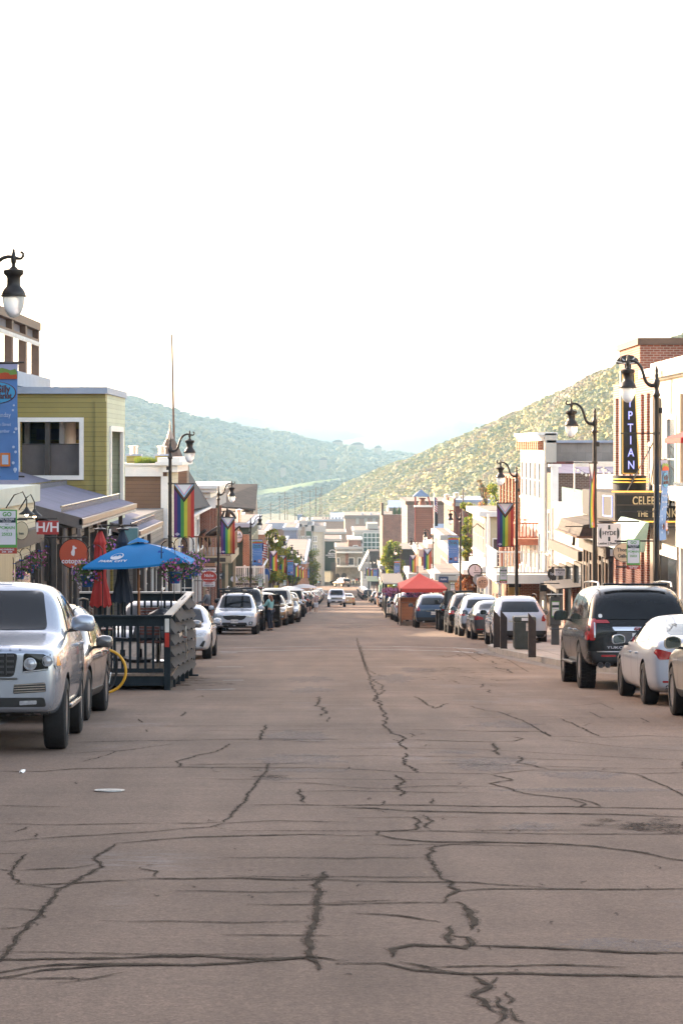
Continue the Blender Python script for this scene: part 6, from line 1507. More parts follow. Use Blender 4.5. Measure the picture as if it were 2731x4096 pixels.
board('blue arched sign beside the terrace on the left', 612, 1322, 192, 15, 34, M('sign_royal_blue', (.03, .09, .28), .5), [('U', 9, -8, gold, 1.)], 'round', rimm=gold)
board('green, yellow and red parking pole sign beyond the jewellers', 634, 1353, 205, 10, 16, M('sign_yellow', (.5, .4, .05), .5), [('2 HR', 4, 0, sg_k, .8)])
# ------------------------------------------------------------------ timber dining deck on the left
D0, D1, XR, XL, ZR, ZF = 44.6, 52.0, -2.92, -5.35, -1.247, -2.33
t = thing('dining_deck', 'dark painted timber dining deck with railings standing in the parking lane', 'deck', ((XL + XR) / 2, D0, G(D0)))
def dp_(name, mb, mat, parent=None, **kw): o = mb.build(name, mat, parent or t, **kw); o.data.transform(Matrix.Translation(-t.location)); return o
decking = M('weathered_decking', (.17, .12, .085), .6, 0, .25, 5, .3)
fl = MB(); x = XL
while x < XR - .05: fl.box(x, x + .138, D0 + .02, D1, ZF - .04, ZF); x += .145
dp_('floor', fl, decking); dp_('skirt', MB().box(XL, XR - .1, D0 + .04, D0 + .08, G(D0) + .08, ZF - .041).box(XR - .08, XR - .04, D0 + .05, D1 - 1, G(D0) - .1, ZF - .041), dkwood)
for y, nm in ((D0, 'front_railing'), (D1 - .1, 'rear_railing')):
    m = MB().box(XL, XR - .13, y + .03, y + .07, ZR - .2, ZR - .04).box(XL, XR - .13, y + .03, y + .07, ZF + .02, ZF + .1); x = XL + .1
    while x < XR - .2: m.box(x, x + .045, y + .031, y + .069, ZF + .1, ZR - .2); x += .142
    o = dp_(nm, m, dkwood); dp_('cap_rail', MB().box(XL, XR + .02, y - .02, y + .14, ZR - .035, ZR), dkwood if y == D0 else M('worn_cap_board', (.42, .38, .34), .5, 0, .2, 6), o)
m = MB().box(XR - .13, XR + .02, D0 + .141, D1 - .12, ZR - .035, ZR); dp_('side_cap_rail', m, M('worn_cap_board', (.42, .38, .34), .5))
n = 5
for i in range(n + 1):
    y = D0 + .0 + (D1 - D0 - .13) * i / n; dp_('post', MB().box(XR - .12, XR, y, y + .12, G(y) - .02, ZR - .036), dkwood, bevel=.006)
    if i < n:
        ya, yb = y + .13, D0 + (D1 - D0 - .13) * (i + 1) / n - .01; lv = MB(); z = G(y) + .18
        while z < ZR - .18: lv.hexa([(XR - .06, ya, z), (XR + .085, ya, z), (XR + .085, yb, z), (XR - .06, yb, z), (XR - .09, ya, z + .19), (XR - .065, ya, z + .21), (XR - .065, yb, z + .21), (XR - .09, yb, z + .19)]); z += .21
        dp_('louvre_panel', lv, M('louvre_board', (.045, .04, .038), .9, 0, .25, 5))
dp_('foot_block', MB().box(XR - .1, XR + .12, D1 - .12, D1 + .0, G(D1), G(D1) + .04), dkwood)
dp_('reflector', MB().box(XR - .1, XR - .02, D0 - .008, D0 - .001, ZF + .5, ZR - .32), M('reflector_red', (.4, .03, .02), .3))
dp_('reflector_plate', MB().box(XR - .1, XR - .02, D0 - .008, D0 - .001, ZR - .31, ZR - .06), offwhite)
umb_red, umb_navy, umb_blue = cm('umbrella_red', (.4, .03, .025)), cm('umbrella_navy', (.022, .03, .05)), M('umbrella_blue', (.002, .165, .42), .75, 0, .08, 2)
def closed_umbrella(label, px, ytop, ybot, d, mat, tie, W=.27, poleto=None):
    p = at(px, ybot, d); H = (ybot - ytop) * d / F; t2 = thing('closed_umbrella', label, 'umbrella', (p.x, d, p.z))
    prof = [(.95, 0), (.9, .04), (.72, .2), (.55, .3), (.46, tie), (.5, tie + .05), (.56, .55), (.52, .7), (.48, .8), (.6, .83), (.52, .87), (.3, .95), (.16, 1.), (0, 1.005)]
    m = MB(); n = 40; rg = random.Random(px)
    for r, z in prof:
        for k in range(n):
            a = 2 * pi * k / n; q = 1 + (.16 if z < .8 else .06) * sin(8 * a + z * 2.2) + (.05 * sin(3 * a + 5 * z)); m.v.append((W * r * q * cos(a), W * r * q * sin(a), (z + (.02 * sin(8 * a) if z < .02 else 0)) * H))
    m.f = [(i * n + k, i * n + (k + 1) % n, (i + 1) * n + (k + 1) % n, (i + 1) * n + k) for i in range(len(prof) - 1) for k in range(n)]; m.mi = [0] * len(m.f)
    m.build('canopy', mat, t2, smooth=70); MB().tube([(0, 0, ZF - p.z), (0, 0, H * 1.02)], .022, 8).build('pole', dkwood, t2); MB().lathe([(.25, 0), (.25, .05), (.05, .08), (.05, .2), (.03, .2), (0, .2)], (0, 0, ZF - p.z), 18).build('base', black, t2); MB().lathe([(.0, 0), (.12, .0), (.13, .03), (.03, .06), (.03, .1), (0, .12)], (0, 0, H), 12).build('finial', mat if W > 1 else iron, t2)
closed_umbrella('closed red umbrella standing on the dark timber deck', 231, 1218, 1392, 49, umb_red, .42, .21)
closed_umbrella('closed navy umbrella standing between the red one and the blue canopy', 282, 1218, 1383, 47.6, umb_navy, .46, .21)
# open blue umbrella
d = 47.2; pk = at(318, 1246, d)
t2 = thing('open_umbrella', 'open square blue umbrella with white mountain emblem over the deck', 'umbrella', (at(321, 1412, d).x, d, ZF))
lo = pk - Vector(t2.location)
cr4 = [at(190, 1303, d - .55), at(428, 1287, d - .9), at(447, 1284, d + .7), at(232, 1291, d + 1.0)]; cr4 = [c - Vector(t2.location) for c in cr4]
m = MB(); N_ = 10
for i in range(4):
    A, B_ = cr4[i], cr4[(i + 1) % 4]
    def S(u, v):     # u along the edge, v from peak to edge, with a slight sag between ribs
        e = A.lerp(B_, u); p = lo.lerp(e, v); p.z += .07 * sin(pi * v) - .05 * sin(pi * u) * v; return p
    b0 = len(m.v); m.v += [tuple(S(a / N_, c / N_)) for a in range(N_ + 1) for c in range(N_ + 1)]
    m.f += [(b0 + a * (N_ + 1) + c, b0 + a * (N_ + 1) + c + 1, b0 + (a + 1) * (N_ + 1) + c + 1, b0 + (a + 1) * (N_ + 1) + c) for a in range(N_) for c in range(N_)]; m.mi = [0] * len(m.f)
    b0 = len(m.v); m.v += [tuple(S(a / N_, 1)) for a in range(N_ + 1)] + [tuple(S(a / N_, 1) + Vector((0, 0, -.04))) for a in range(N_ + 1)]; m.f += [(b0 + a, b0 + a + 1, b0 + N_ + 2 + a, b0 + N_ + 1 + a) for a in range(N_)]; m.mi = [0] * len(m.f)
cn = m.build('canopy', umb_blue, t2, smooth=35, fix=False)
v = MB(); 
for i in range(4):
    A, B_ = [lo.lerp(c, .2) + Vector((0, 0, .06)) for c in (cr4[i], cr4[(i + 1) % 4])]; mid = A.lerp(B_, .5) + Vector((0, 0, .035)); v.add([lo + Vector((0, 0, .1)), A, mid, B_], [(0, 1, 2), (0, 2, 3)])
v.build('wind_vent', umb_blue, t2, fix=False)
MB().tube([(0, 0, 0), (lo.x, lo.y, lo.z + .06)], .024, 10).build('pole', M('varnished_pole', (.33, .13, .05), .4), t2); MB().lathe([(.26, 0), (.26, .06), (.05, .09), (.05, .25), (0, .25)], n=18).build('base', black, t2)
for i in range(4): MB().tube([lo + Vector((0, 0, -.05)), lo.lerp(cr4[i], .98) + Vector((0, 0, -.02))], .011, 6).build('rib', M('varnished_pole', (.3, .13, .05), .4), t2)
# emblem printed on the front and right panels
def surf_frame(i, u, v): 
    A, B_ = cr4[i], cr4[(i + 1) % 4]; e = A.lerp(B_, u); p = lo.lerp(e, v); p.z += .07 * sin(pi * v) - .05 * sin(pi * u) * v; return p
def emblem(i, u0, v0, su, sv):
    ux = lambda q: surf_frame(i, u0 + q[0] * su, v0 - q[1] * sv)
    nn = (surf_frame(i, u0 + .02, v0) - surf_frame(i, u0, v0)).cross(surf_frame(i, u0, v0 + .02) - surf_frame(i, u0, v0)).normalized(); nn = nn if nn.z > 0 else -nn
    def poly(pts, h): 
        mm = MB(); P = [ux(p) + nn * h for p in pts]; mm.add(P, [tuple(range(len(P)))]); return mm
    o = poly([(.8 * cos(a * pi / 14), .6 + .8 * sin(a * pi / 14)) for a in range(28)], .012).build('printed_disc', sg_w, cn, fix=False)
    poly([(.66 * cos(a * pi / 14), .6 + .66 * sin(a * pi / 14)) for a in range(15)] + [(-.5, .4), (-.2, .75), (0, .5), (.25, .9), (.5, .55)], .018).build('printed_mountain', umb_blue, cn, fix=False)
    cu = bpy.data.curves.new('t', 'FONT'); cu.body = 'PARK CITY'; cu.size = .62; cu.align_x = 'CENTER'; cu.offset = .02; o2 = bpy.data.objects.new('t', cu); me = bpy.data.meshes.new_from_object(o2); bpy.data.objects.remove(o2)
    for vv in me.vertices: q = ux((vv.co.x, vv.co.y - .75)); vv.co = q + nn * .015
    me.materials.clear(); link_mesh('lettering', me, sg_w, cn)
emblem(0, .25, .77, .105, .13); emblem(1, .5, .45, .22, .2)
# bistro table and chairs
def chair(label, loc, rz):
    c = thing('bistro_chair', label, 'chair', loc, (0, 0, rz), 'bistro chairs on the timber deck'); mt = M('brushed_steel', (.4, .4, .4), .3, .9); sl = M('redbrown_slats', (.14, .04, .025), .5)
    MB().box(-.22, .22, -.21, .21, .44, .47).build('seat', sl, c, bevel=.01); m_ = MB()
    for z in (.6, .66, .72, .78, .84): m_.box(-.2, .2, .2, .22, z, z + .04)
    m_.build('backrest', sl, c)
    for sx in (-.21, .21):
        MB().tube([(sx, -.2, 0), (sx, -.18, .44)], .012, 6).build('leg', mt, c); MB().tube([(sx, .26, 0), (sx, .2, .44), (sx, .23, .9)], .012, 6).build('leg', mt, c); MB().tube([(sx, -.18, .44), (sx, -.16, .66), (sx, .2, .68)], .012, 6).build('arm', mt, c)
chair('bistro chair with red brown back left of the covered table', (PX(352, 46.4), 46.4, ZF), 2.9); chair('bistro chair stacked with the covered table at its right', (PX(398, 47.6), 47.6, ZF), .4); chair('bistro chair at the far left rail of the deck', (PX(236, 49.6), 49.6, ZF), 1.8); chair('bistro chair behind the covered table', (PX(345, 49.6), 49.6, ZF), 0.1)
tb = thing('deck_table', 'square deck table under a crumpled dark plastic cover', 'table', (PX(362, 47.2), 47.2, ZF)); MB().box(-.38, .38, -.38, .38, .72, .75).build('tabletop', dkwood, tb); MB().lathe([(.25, 0), (.25, .03), (.035, .05), (.035, .72)], n=12).build('pedestal', chrome, tb)
m = MB(); N_ = 12; rg = random.Random(2)
hgt = [[.8 + .22 * max(0, 1 - ((a - 7) ** 2 + (c - 6) ** 2) / 22) + rg.uniform(-.03, .04) if 0 < a < N_ and 0 < c < N_ else .5 for c in range(N_ + 1)] for a in range(N_ + 1)]
m.v = [(-.46 + .92 * a / N_, -.46 + .92 * c / N_, hgt[a][c]) for a in range(N_ + 1) for c in range(N_ + 1)]; m.f = [(a * (N_ + 1) + c, a * (N_ + 1) + c + 1, (a + 1) * (N_ + 1) + c + 1, (a + 1) * (N_ + 1) + c) for a in range(N_) for c in range(N_)]; m.mi = [0] * len(m.f)
tag(m.build('plastic_cover', M('dark_plastic_sheet', (.06, .06, .065), .3, 0, .2, 9), None, smooth=30), 'crumpled dark plastic sheet draped over the deck table', 'cover').location = tb.location
# bike hoop and bicycle behind the crossover
def hoop(label, loc, r, rz=0.):
    c = thing('bike_rack', label, 'bike rack', loc, (0, 0, rz)); y = M('yellow_hoop', (.62, .32, .02), .45, 0, .05)
    MB().tube([(r * cos(a), 0, r + .04 + r * sin(a)) for a in [radians(-88 + i * 266 / 30) for i in range(31)]], .024, 10).build('hoop', y, c, smooth=60); MB().lathe([(.09, 0), (.09, .02), (0, .02)], n=14).build('foot_plate', y, c)
hoop('yellow hoop bike rack between the grey crossover and the deck', (PX(240, 42.6), 42.6, G(42.6) + .0), .38)
def bicycle(label, loc, rz, lean=.12):
    c = thing('bicycle', label, 'bicycle', loc, (lean, 0, rz)); fm = M('bicycle_frame', (.03, .035, .045), .3, .4); R_ = .34
    for x in (-.52, .52):
        w_ = MB(); n = 30
        w_.v = []; k = 8
        for i in range(n):
            a = 2 * pi * i / n
            for j in range(k): b_ = 2 * pi * j / k; rr_ = R_ - .022 + .022 * cos(b_); w_.v.append((x + rr_ * cos(a), .022 * sin(b_), R_ + rr_ * sin(a)))
        w_.f = [(i * k + j, i * k + (j + 1) % k, ((i + 1) % n) * k + (j + 1) % k, ((i + 1) % n) * k + j) for i in range(n) for j in range(k)]; w_.mi = [0] * len(w_.f)
        wo = w_.build('wheel', rubber, c, smooth=60); sp = MB()
        for i in range(14): a = 2 * pi * i / 14; sp.tube([(x, 0, R_), (x + (R_ - .03) * cos(a), 0, R_ + (R_ - .03) * sin(a))], .0025, 3)
        sp.build('spokes', chrome, wo)
    fr = MB(); 
    for a, b_ in (((-.52, R_), (-.05, .28)), ((-.52, R_), (-.18, .78)), ((-.05, .28), (-.2, .85)), ((-.05, .28), (.36, .76)), ((-.18, .78), (.34, .84)), ((.33, .92), (.52, R_))): fr.tube([(a[0], 0, a[1]), (b_[0], 0, b_[1])], .017, 6)
    fr.build('frame', fm, c); MB().box(-.32, -.1, -.06, .06, .86, .91).build('saddle', black, c, bevel=.02); MB().tube([(.3, -.3, 1.0), (.36, -.1, .98), (.36, .1, .98), (.3, .3, 1.0)], .013, 6).build('handlebar', fm, c); MB().lathe([(.09, -.01), (.09, .01)], (-.05, 0, .28), 16, 'y').build('crank', chrome, c)
bicycle('dark bicycle parked behind the grey crossover by the yellow hoop', (PX(232, 43.6), 43.5, G(43.5)), 1.35)

# ------------------------------------------------------------------ parked and moving cars, left side
put(c_lux, -4.02, 27.1, yaw=.047, first=True, label='silver SUV with louvred bumper vents, nearest car on the left edge')
c_lux.root.scale = (1.06,) * 3
c_cross.root.location = (0, 0, 0)
paint('gunmetal', (.13, .125, .125), .22, .5); put(c_cross, -3.38 - .93, 33.4, label='darker grey crossover parked right behind the louvred silver SUV', swap=SWAP('silver', 'gunmetal'))
put(c_small, -3.15 - .91, 53.7, label='grey crossover almost hidden behind the timber deck', first=True)
put(c_sedan, -3.14 - .915, 64.2, first=True, label='white sedan parked beyond the timber dining deck')
put(c_kia, -3.9, 100, first=True, label='white SUV with honeycomb grille and black roof rack facing the camera')
t = copy_tree(c_full.root, (-3.95, 108.5, G(108.5)), (-PITCH, 0, 0), 'black SUV with its driver door open behind the woman', None)
# its open door
m = MB().box(0, .06, -.55, .55, .45, 1.15); q = m.build('open_door', PAINT['black'], t, bevel=.03); q.location = (1.35, 1.94, 0); q.rotation_euler = (0, 0, -.65)
w_ = MB().box(.02, .04, -.5, .5, 1.16, 1.6).build('door_window', carglass, q); MB().box(.0, .06, -.55, -.5, 1.16, 1.64).box(0, .06, .5, .55, 1.16, 1.64).box(0, .061, -.499, .499, 1.6, 1.64).build('window_frame', PAINT['black'], q); MB().box(-.1, .05, -.4, -.2, 1.1, 1.3).build('wing_mirror', PAINT['black'], q, bevel=.04)
rk = thing('roof_bars', 'black roof bars and tube carried on the white SUV with honeycomb grille', 'roof rack', (-3.9, 102.6, G(102.6) + 1.72), (-PITCH, 0, 0))
for y in (-.5, .5): MB().box(-.68, .68, y, y + .07, .0, .05).build('crossbar', black, rk)
for x in (-.5, .25): MB().tube([(x, -1.0, .1), (x + .1, 1.3, .1)], .05, 8).build('carrier', black, rk)
MB().tube([(-.75, -.9, .16), (.72, -.7, .2)], .035, 8).build('carrier', black, rk)
kinds3 = [(c_small, 'grey', 'crossover'), (c_kia, 'white', 'SUV'), (c_sedan, 'white', 'sedan')]
row = [(c_kia, 'white', 'champagne', -3.35, 118.5, 'pale gold SUV parked just beyond the woman at the open door'), (c_small, 'grey', 'bronze', -3.05, 124.6, 'bronze crossover two cars beyond the open car door'), (c_full, 'black', 'champagne', -2.95, 131, 'champagne coloured full-size SUV in front of the dark hatchback'),
       (c_fast, 'pearl', 'dark_grey', -2.6, 137.5, 'dark grey fastback with smooth nose, foremost in the far left row'), (c_small, 'grey', 'silver', -2.75, 145.5, 'silver crossover behind the dark grey fastback'), (c_kia, 'white', 'bronze', -2.7, 152, 'bronze SUV before the white off-roader in the left row')]
for c, a, b_, x, y, lb in row: put(c, x, y, swap=SWAP(a, b_), label=lb)
put(c_jeep, -2.55, 164, label='white boxy off-roader in the left row near the three walkers', swap={'car_paint_black': PAINT['white'], 'black_plastic': black})
rg = random.Random(21); y = 171; cols = ['silver', 'white', 'dark_grey', 'black', 'silver', 'navy', 'white', 'grey', 'champagne', 'black', 'red', 'blue_grey', 'silver', 'bronze']
i = 0
while y < 430:
    c, base, kn = kinds3[(i * 2 + i // 3) % 3]; cn_ = cols[(i * 5) % len(cols)]; x = -2.75 + (y - 171) * .0042
    put(c, x, y, swap=SWAP(base, cn_), label=f'distant {cn_.replace("_", " ")} {kn} in the left parked row, number {i + 1} beyond the white off-roader', group='distant cars parked along the left kerb'); y += 6.0 + rg.random() * .8; i += 1
put(c_tahoe, PX(772, 262) + .04, 262, first=True, label='white full-size SUV with lit headlamps driving up the middle of the street')
put(c_sedan, PX(797.5, 290), 287, away=True, label='tan sedan driving away just beyond the white SUV', swap=SWAP('white', 'tan'))
put(c_full, PX(772, 560), 545, away=True, yaw=.5, label='black SUV turning at the end of the street, rear lamps facing us', swap=None)
put(c_kia, PX(762, 572), 562, away=True, yaw=.9, label='dark SUV beside the turning black SUV at the end of the street', swap=SWAP('white', 'dark_grey'))

# ------------------------------------------------------------------ people on the left
teal_j = cm('teal_jacket', (.2, .4, .4)); denim = cm('dark_denim', (.02, .025, .04)); grey_c = cm('grey_shirt', (.16, .16, .17)); black_c = cm('black_clothes', (.015, .015, .017)); pinkc = cm('dusty_pink_shirt', (.4, .26, .24)); lightc = cm('pale_shorts', (.55, .55, .6))
red_c = cm('red_shirt', (.5, .07, .03)); bluec = cm('light_blue_shirt', (.25, .38, .55)); whitec = cm('white_shirt', (.6, .58, .56))
def stand(px, pyf, h, lb, rz, top, legs, d=None, walk=0., **kw):
    if d is None: dd = 10271. / (pyf - 1355)
    else: dd = d
    return person(lb, (PX(px, dd), dd, G(dd) + (0 if abs(PX(px, dd) - 1) < 5 else .15)), rz, h, top, legs, **kw)
stand(621, 1446, 1.68, 'woman with long auburn hair in a teal jacket at the open car door', -2.2, teal_j, denim, d=109.5, hair=hair_r, longhair=True, arms=((.03, .7), (.02, .3)), bag=M('brown_bag', (.08, .03, .02), .5), lean=.04)
stand(476, 1446, 1.78, 'man in a grey shirt standing beside the white SUV on the left pavement', -1.9, grey_c, denim, d=103, arms=((.02, .6), (.02, .2)))
stand(703, 1409, 1.66, 'boy in dark shirt and shorts, left of the three walkers', .1, grey_c, black_c, d=190, shorts=True, sleeves=False, stride=.6)
stand(711, 1407, 1.72, 'youth all in black, middle of the three walkers', .1, black_c, black_c, d=193, shorts=True, sleeves=False, stride=-.5)
stand(725.5, 1408.5, 1.5, 'child in pink shirt, pale shorts and white cap, right of the walkers', .0, pinkc, lightc, d=191, shorts=True, sleeves=False, cap=white, stride=.5, arms=((.1, .9), (.03, .2)))
for px, lb, tp, lg_, d in ((811, 'distant walker in white on the far crossing', whitec, black_c, 560), (819, 'distant walker in red on the far crossing', red_c, black_c, 558), (824, 'distant walker in dark clothes behind the one in red', black_c, denim, 563), (731, 'distant walker in teal at the far left corner', teal_j, denim, 540), (735, 'distant walker in black at the far left corner', black_c, denim, 545), (726, 'distant walker in a pale top at the far left corner', whitec, denim, 530)):
    stand(px, 0, 1.75, lb, .2, tp, lg_, d=d)
# ------------------------------------------------------------------ right side of the street
XF = 10.34
stucco = M('warm_white_stucco', (.5, .47, .4), .8, 0, .12, .7, .2); tan_st = M('tan_pilaster', (.3, .24, .19), .8, 0, .12); blockw = Brick('grey_concrete_block', (.3, .27, .24), (.25, .225, .2), (.22, .2, .18), .8, .4, .01, bump=.2)
lilac_m = Siding('lilac_metal_panel', (.26, .23, .29), .9, rough=.45, vertical=True, dark=.6); blackp = M('marquee_black', (.014, .016, .018), .7, 0, .3, 4); neon_y = Emit('amber_neon', (1, .5, .06), .3, (.6, .4, .1)); neon_b = Emit('blue_neon', (.35, .4, 1), .35, (.4, .4, .7))
b = Bld('near_stucco_building', 'pale stucco building with tall pilasters at the right edge', XF, 22, 46, 76.1, 4.45, stucco, side='R')
b.cap(white, .5, .2, steps=2); b.pilasters(6, tan_st, .7, .25, None, 3.4); b.row_s(.3, 2.4, 5, .3); b.shop(white, n=5)
b.part('prayer_flags', MB().prism([(XF - .25, 47, 4.2), (XF - .25, 76, 4.2), (XF - .25, 76, 4.0), (XF - .25, 47, 4.0)], (-.02, 0, 0)), M('bunting', (.45, .4, .3), .8, 0, .9, 14))
b = Bld('corrugated_balcony', 'white corrugated metal balcony jutting in at the right edge', 8.62, XF - .01, 50, 60, -.2, white, cat='balcony', side='R', zb=-.75, walls=False)
m = MB(); 
for i in range(34): x = 8.64 + i * .05; m.lathe([(.02, -.2), (.02, .92)], (x, 60 - .0, 0), 6)
for i in range(200): m.lathe([(.02, -.2), (.02, .92)], (8.62, 50.05 + i * .05, 0), 6)
b.part('corrugated_rail', m, white); b.part('rail_cap', MB().box(8.55, 8.7, 49.95, 60.1, .92, .99).box(8.71, XF - .02, 59.9, 60.1, .921, .989), chrome); b.box('floor', (8.6, XF - .02, 49.9, 60, -.6, -.21), white)
for y in (50.2, 55, 59.6): b.box('post', (8.65, 8.85, y, y + .2, G(y) + .15, -.601), white)
t = thing('balcony_umbrella', 'tip of an open red umbrella on the balcony at the right edge', 'umbrella', (9.75, 58.5, -.2)); c = [(9.75 + sx * 1.45 - 9.75, sy * 1.4, 2.28 + .0) for sx, sy in ((-1, -1), (1, -1), (1, 1), (-1, 1))]
m = MB().add(c + [(0, 0, 2.85)] + [(x, y, z - .12) for x, y, z in c], [(0, 1, 4), (1, 2, 4), (2, 3, 4), (3, 0, 4), (0, 5, 6, 1), (1, 6, 7, 2), (2, 7, 8, 3), (3, 8, 5, 0)]); m.build('canopy', umb_red, t, fix=False); MB().tube([(0, 0, 0), (0, 0, 2.84)], .025, 8).build('pole', wood, t)

# theatre
th_brick = Brick('rosy_brick', (.3, .12, .08), (.24, .085, .055), (.4, .32, .28))
th = Bld('theatre', 'red brick theatre with stepped pilasters above the black marquee', XF + .005, 24, 76.2, 88, 4.15, th_brick, side='R')
th.box('parapet_coping', (XF - .06, 11.2, 76.15, 80.4, 4.151, 4.4), white); th.box('parapet_block', (XF - .08, XF + .4, 76.1, 76.19, 3.7, 4.42), rust_steel)
th.part('stage_tower', MB().box(XF + .004, 24, 80.5, 86.2, 4.152, 5.28), red_brick); th.box('tower_coping', (XF - .08, 24.1, 80.4, 86.3, 5.281, 5.5), rust_steel)
for y in (76.5, 78.0, 79.5, 82, 84.5, 86.5): th.box('pilaster', (XF - .09, XF - .001, y, y + .55, G(88), 3.6), th_brick); th.box('pilaster_step', (XF - .06, XF - .002, y + .56, y + .8, G(88), 2.9), th_brick)
for y in (77.2, 81): th.win_s(y, y + .7, .2, 1.9, white)
# marquee
m = thing('marquee', 'black theatre marquee with cream letters and amber neon edge', 'marquee', (8.5, 72, PZ(1196, 72))); o0 = Vector(m.location)
def mp(nm, mb, mt, par=None, **kw): o = mb.build(nm, mt, par or m, **kw); o.data.transform(Matrix.Translation(-o0)); return o
z0, z1 = PZ(1195, 72), PZ(1133, 72)
bd = mp('cabinet', MB().prism([(8.5, 72, z0), (10.9, 72, z0), (10.9, 80, z0), (8.38, 80, z0), (8.3, 74, z0)], (0, 0, z1 - z0)), blackp)
fr = MB()
for z in (z0 + .01, z1 - .06, (z0 + z1) / 2 + .03): fr.box(8.52, 10.9, 71.96, 71.999, z, z + .045)
fr.box(8.5, 8.55, 71.955, 71.998, z0, z1); mp('face_frame', fr, darktrim)
for z in (PZ(1129, 72), PZ(1198, 72)): mp('neon_tube', MB().tube([(8.4, 71.9, z), (10.9, 71.9, z)], .022, 8), neon_y)
mp('neon_frame', MB().tube([(8.45, 72.3, z0 + .1), (8.33, 73.6, z0 + .1), (8.33, 73.6, z1 - .1), (8.45, 72.3, z1 - .1), (8.45, 72.3, z0 + .1)], .018, 6), neon_b)
lm_ = M('marquee_letter', (.6, .5, .3), .5, 0, .08, 8); k = 72 / F
text('CELEBRATE', 27 * k, (PX(1451, 72) - o0.x, -.012, PZ(1151, 72) - o0.z), lm_, bd, depth=.008, bold=.006, align='LEFT', sx=.66, spacing=1.1); text('THE', 18 * k, (PX(1462, 72) - o0.x, -.012, PZ(1181, 72) - o0.z), lm_, bd, depth=.008, bold=.005, align='LEFT', sx=.75)
text('FUNK', 29 * k, (PX(1496, 72) - o0.x, -.012, PZ(1179, 72) - o0.z), lm_, bd, depth=.008, bold=.006, align='LEFT', sx=.72, spacing=1.1)
drm = mp('drum', MB().lathe([(1.0 * 40 * k, 0), (40 * k, .46), (0, .46)], (PX(1446, 74), 74.2, PZ(1127, 74)), 28), blackp, smooth=40)
for y in (1100, 1107): mp('neon_ring', MB().tube([(PX(1446, 74) + .57 * cos(a), 74 + .57 * sin(a), PZ(y, 74)) for a in [i * pi / 14 for i in range(29)]], .017, 6, cap=False), neon_y, drm)
for (x0, y0, z0_, x1, y1, z1_) in ((8.9, 72.5, z1, XF, 76, 2.3), (9.6, 72.5, z1, XF, 76, 2.3), (9.9, 72.2, z1, XF + .1, 75, 1.8)): mp('stay_rod', MB().tube([(x0, y0, z0_), (x1, y1, z1_)], .018, 6), iron)
# blade sign
d = 74; bs = thing('blade_sign', 'tall dark vertical theatre sign with blue neon letters and fan top', 'sign', (PX(1446, d), d, PZ(1089, d))); o0 = Vector(bs.location); q = lambda px, py, dy=0.: Vector((PX(px, d) - o0.x, dy, PZ(py, d) - o0.z))
bl = MB().prism([q(1427, 1089, -.1), q(1466.5, 1089, -.1), q(1455, 852, -.1), q(1427, 852, -.1)], (0, .2, 0)).build('cabinet', blackp, bs); MB().box(-.02, .02, -.02, .02, -.1, .0).build('pivot', iron, bs)
MB().tube([q(1428, 1087, -.12), q(1465, 1087, -.12), q(1454, 854, -.12), q(1428, 854, -.12), q(1428, 1087, -.12)], .007, 6).build('neon_border', neon_y, bl); MB().prism([q(1423, 1089, -.08), q(1426.9, 1089, -.08), q(1426.9, 852, -.08), q(1423, 852, -.08)], (0, .16, 0)).build('side_panel', M('aged_copper_green', (.3, .38, .37), .5), bs)
for i, ch in enumerate('EGYPTIAN'):
    p = q(1443.5 + i * .55, 870 + i * 28.4, -.105); text(ch, .36, p, M('neon_letter_back', (.12, .14, .4), .4), bl, depth=.006, bold=.012, sx=.8); text(ch, .355, p + Vector((0, -.012, 0)), neon_b, bl, depth=.004, bold=-.006, sx=.8)
fan = MB().prism([q(1440 + 27 * cos(a), 836 - 21 * sin(a), -.06) for a in [i * pi / 16 for i in range(17)]], (0, .12, 0)).build('fan_top', blackp, bs); rb_ = MB()
for a in (15, 50, 90, 130, 165): rb_.tube([q(1440 + 4 * cos(radians(a)), 836 - 3 * sin(radians(a)), -.07), q(1440 + 26 * cos(radians(a)), 836 - 20 * sin(radians(a)), -.07)], .018, 6)
rb_.build('fan_ribs', M('silver_painted_rib', (.45, .47, .5), .4, .5), fan); MB().box(q(1433, 0).x, q(1448, 0).x, -.05, .05, q(0, 851.8).z, q(0, 836).z).build('neck', blackp, bs)

# shops between theatre and the grey panelled building
b = Bld('leather_shop', 'low shop with dark tall windows left of the theatre', XF, 20, 88.1, 97.9, -1.9, darktrim, side='R'); b.shop(darktrim, n=4); b.cap(white, .2, .1)
for i in range(9): b.box('mullion', (XF - .14, XF - .001, 88.3 + i * 1.1, 88.5 + i * 1.1, G(98), -2), rust_steel if i % 2 else greyb)
b.part('bay_roof', MB().prism([(9.1, 88, PZ(1231, 88)), (9.25, 88, PZ(1206, 88)), (XF, 88, PZ(1196, 88)), (XF, 88, PZ(1231, 88))], (0, 8.5, 0)), shingle); b.part('bay_gutter', MB().box(9.0, XF, 87.9, 96.6, PZ(1236, 88), PZ(1231, 88) - .005), rust_steel)
b = Bld('white_stair_house', 'sunlit white painted block behind the theatre neon', 10.6, 14, 89, 97, PZ(1097, 89), white, side='R', zb=-1.89); b.cap(offwhite, .2, .1)
b.part('sloped_roof', MB().prism([(XF - .2, 89, PZ(1190, 89)), (10.59, 89, PZ(1150, 89)), (10.59, 89, PZ(1190, 89))], (0, 8, 0)), offwhite)
b = Bld('white_brick_building', 'sunlit white painted brick building with a round wall clock', XF, 22, 98, 111.4, -.68, pale_brick, side='R'); b.cap(white, .22, .08)
b.part('glass_parapet', MB().box(XF + .05, XF + .07, 98.2, 108, -.67, .1).box(XF + .08, 14, 98.2, 98.22, -.67, .1), M('green_glass', (.3, .42, .38), .1)); 
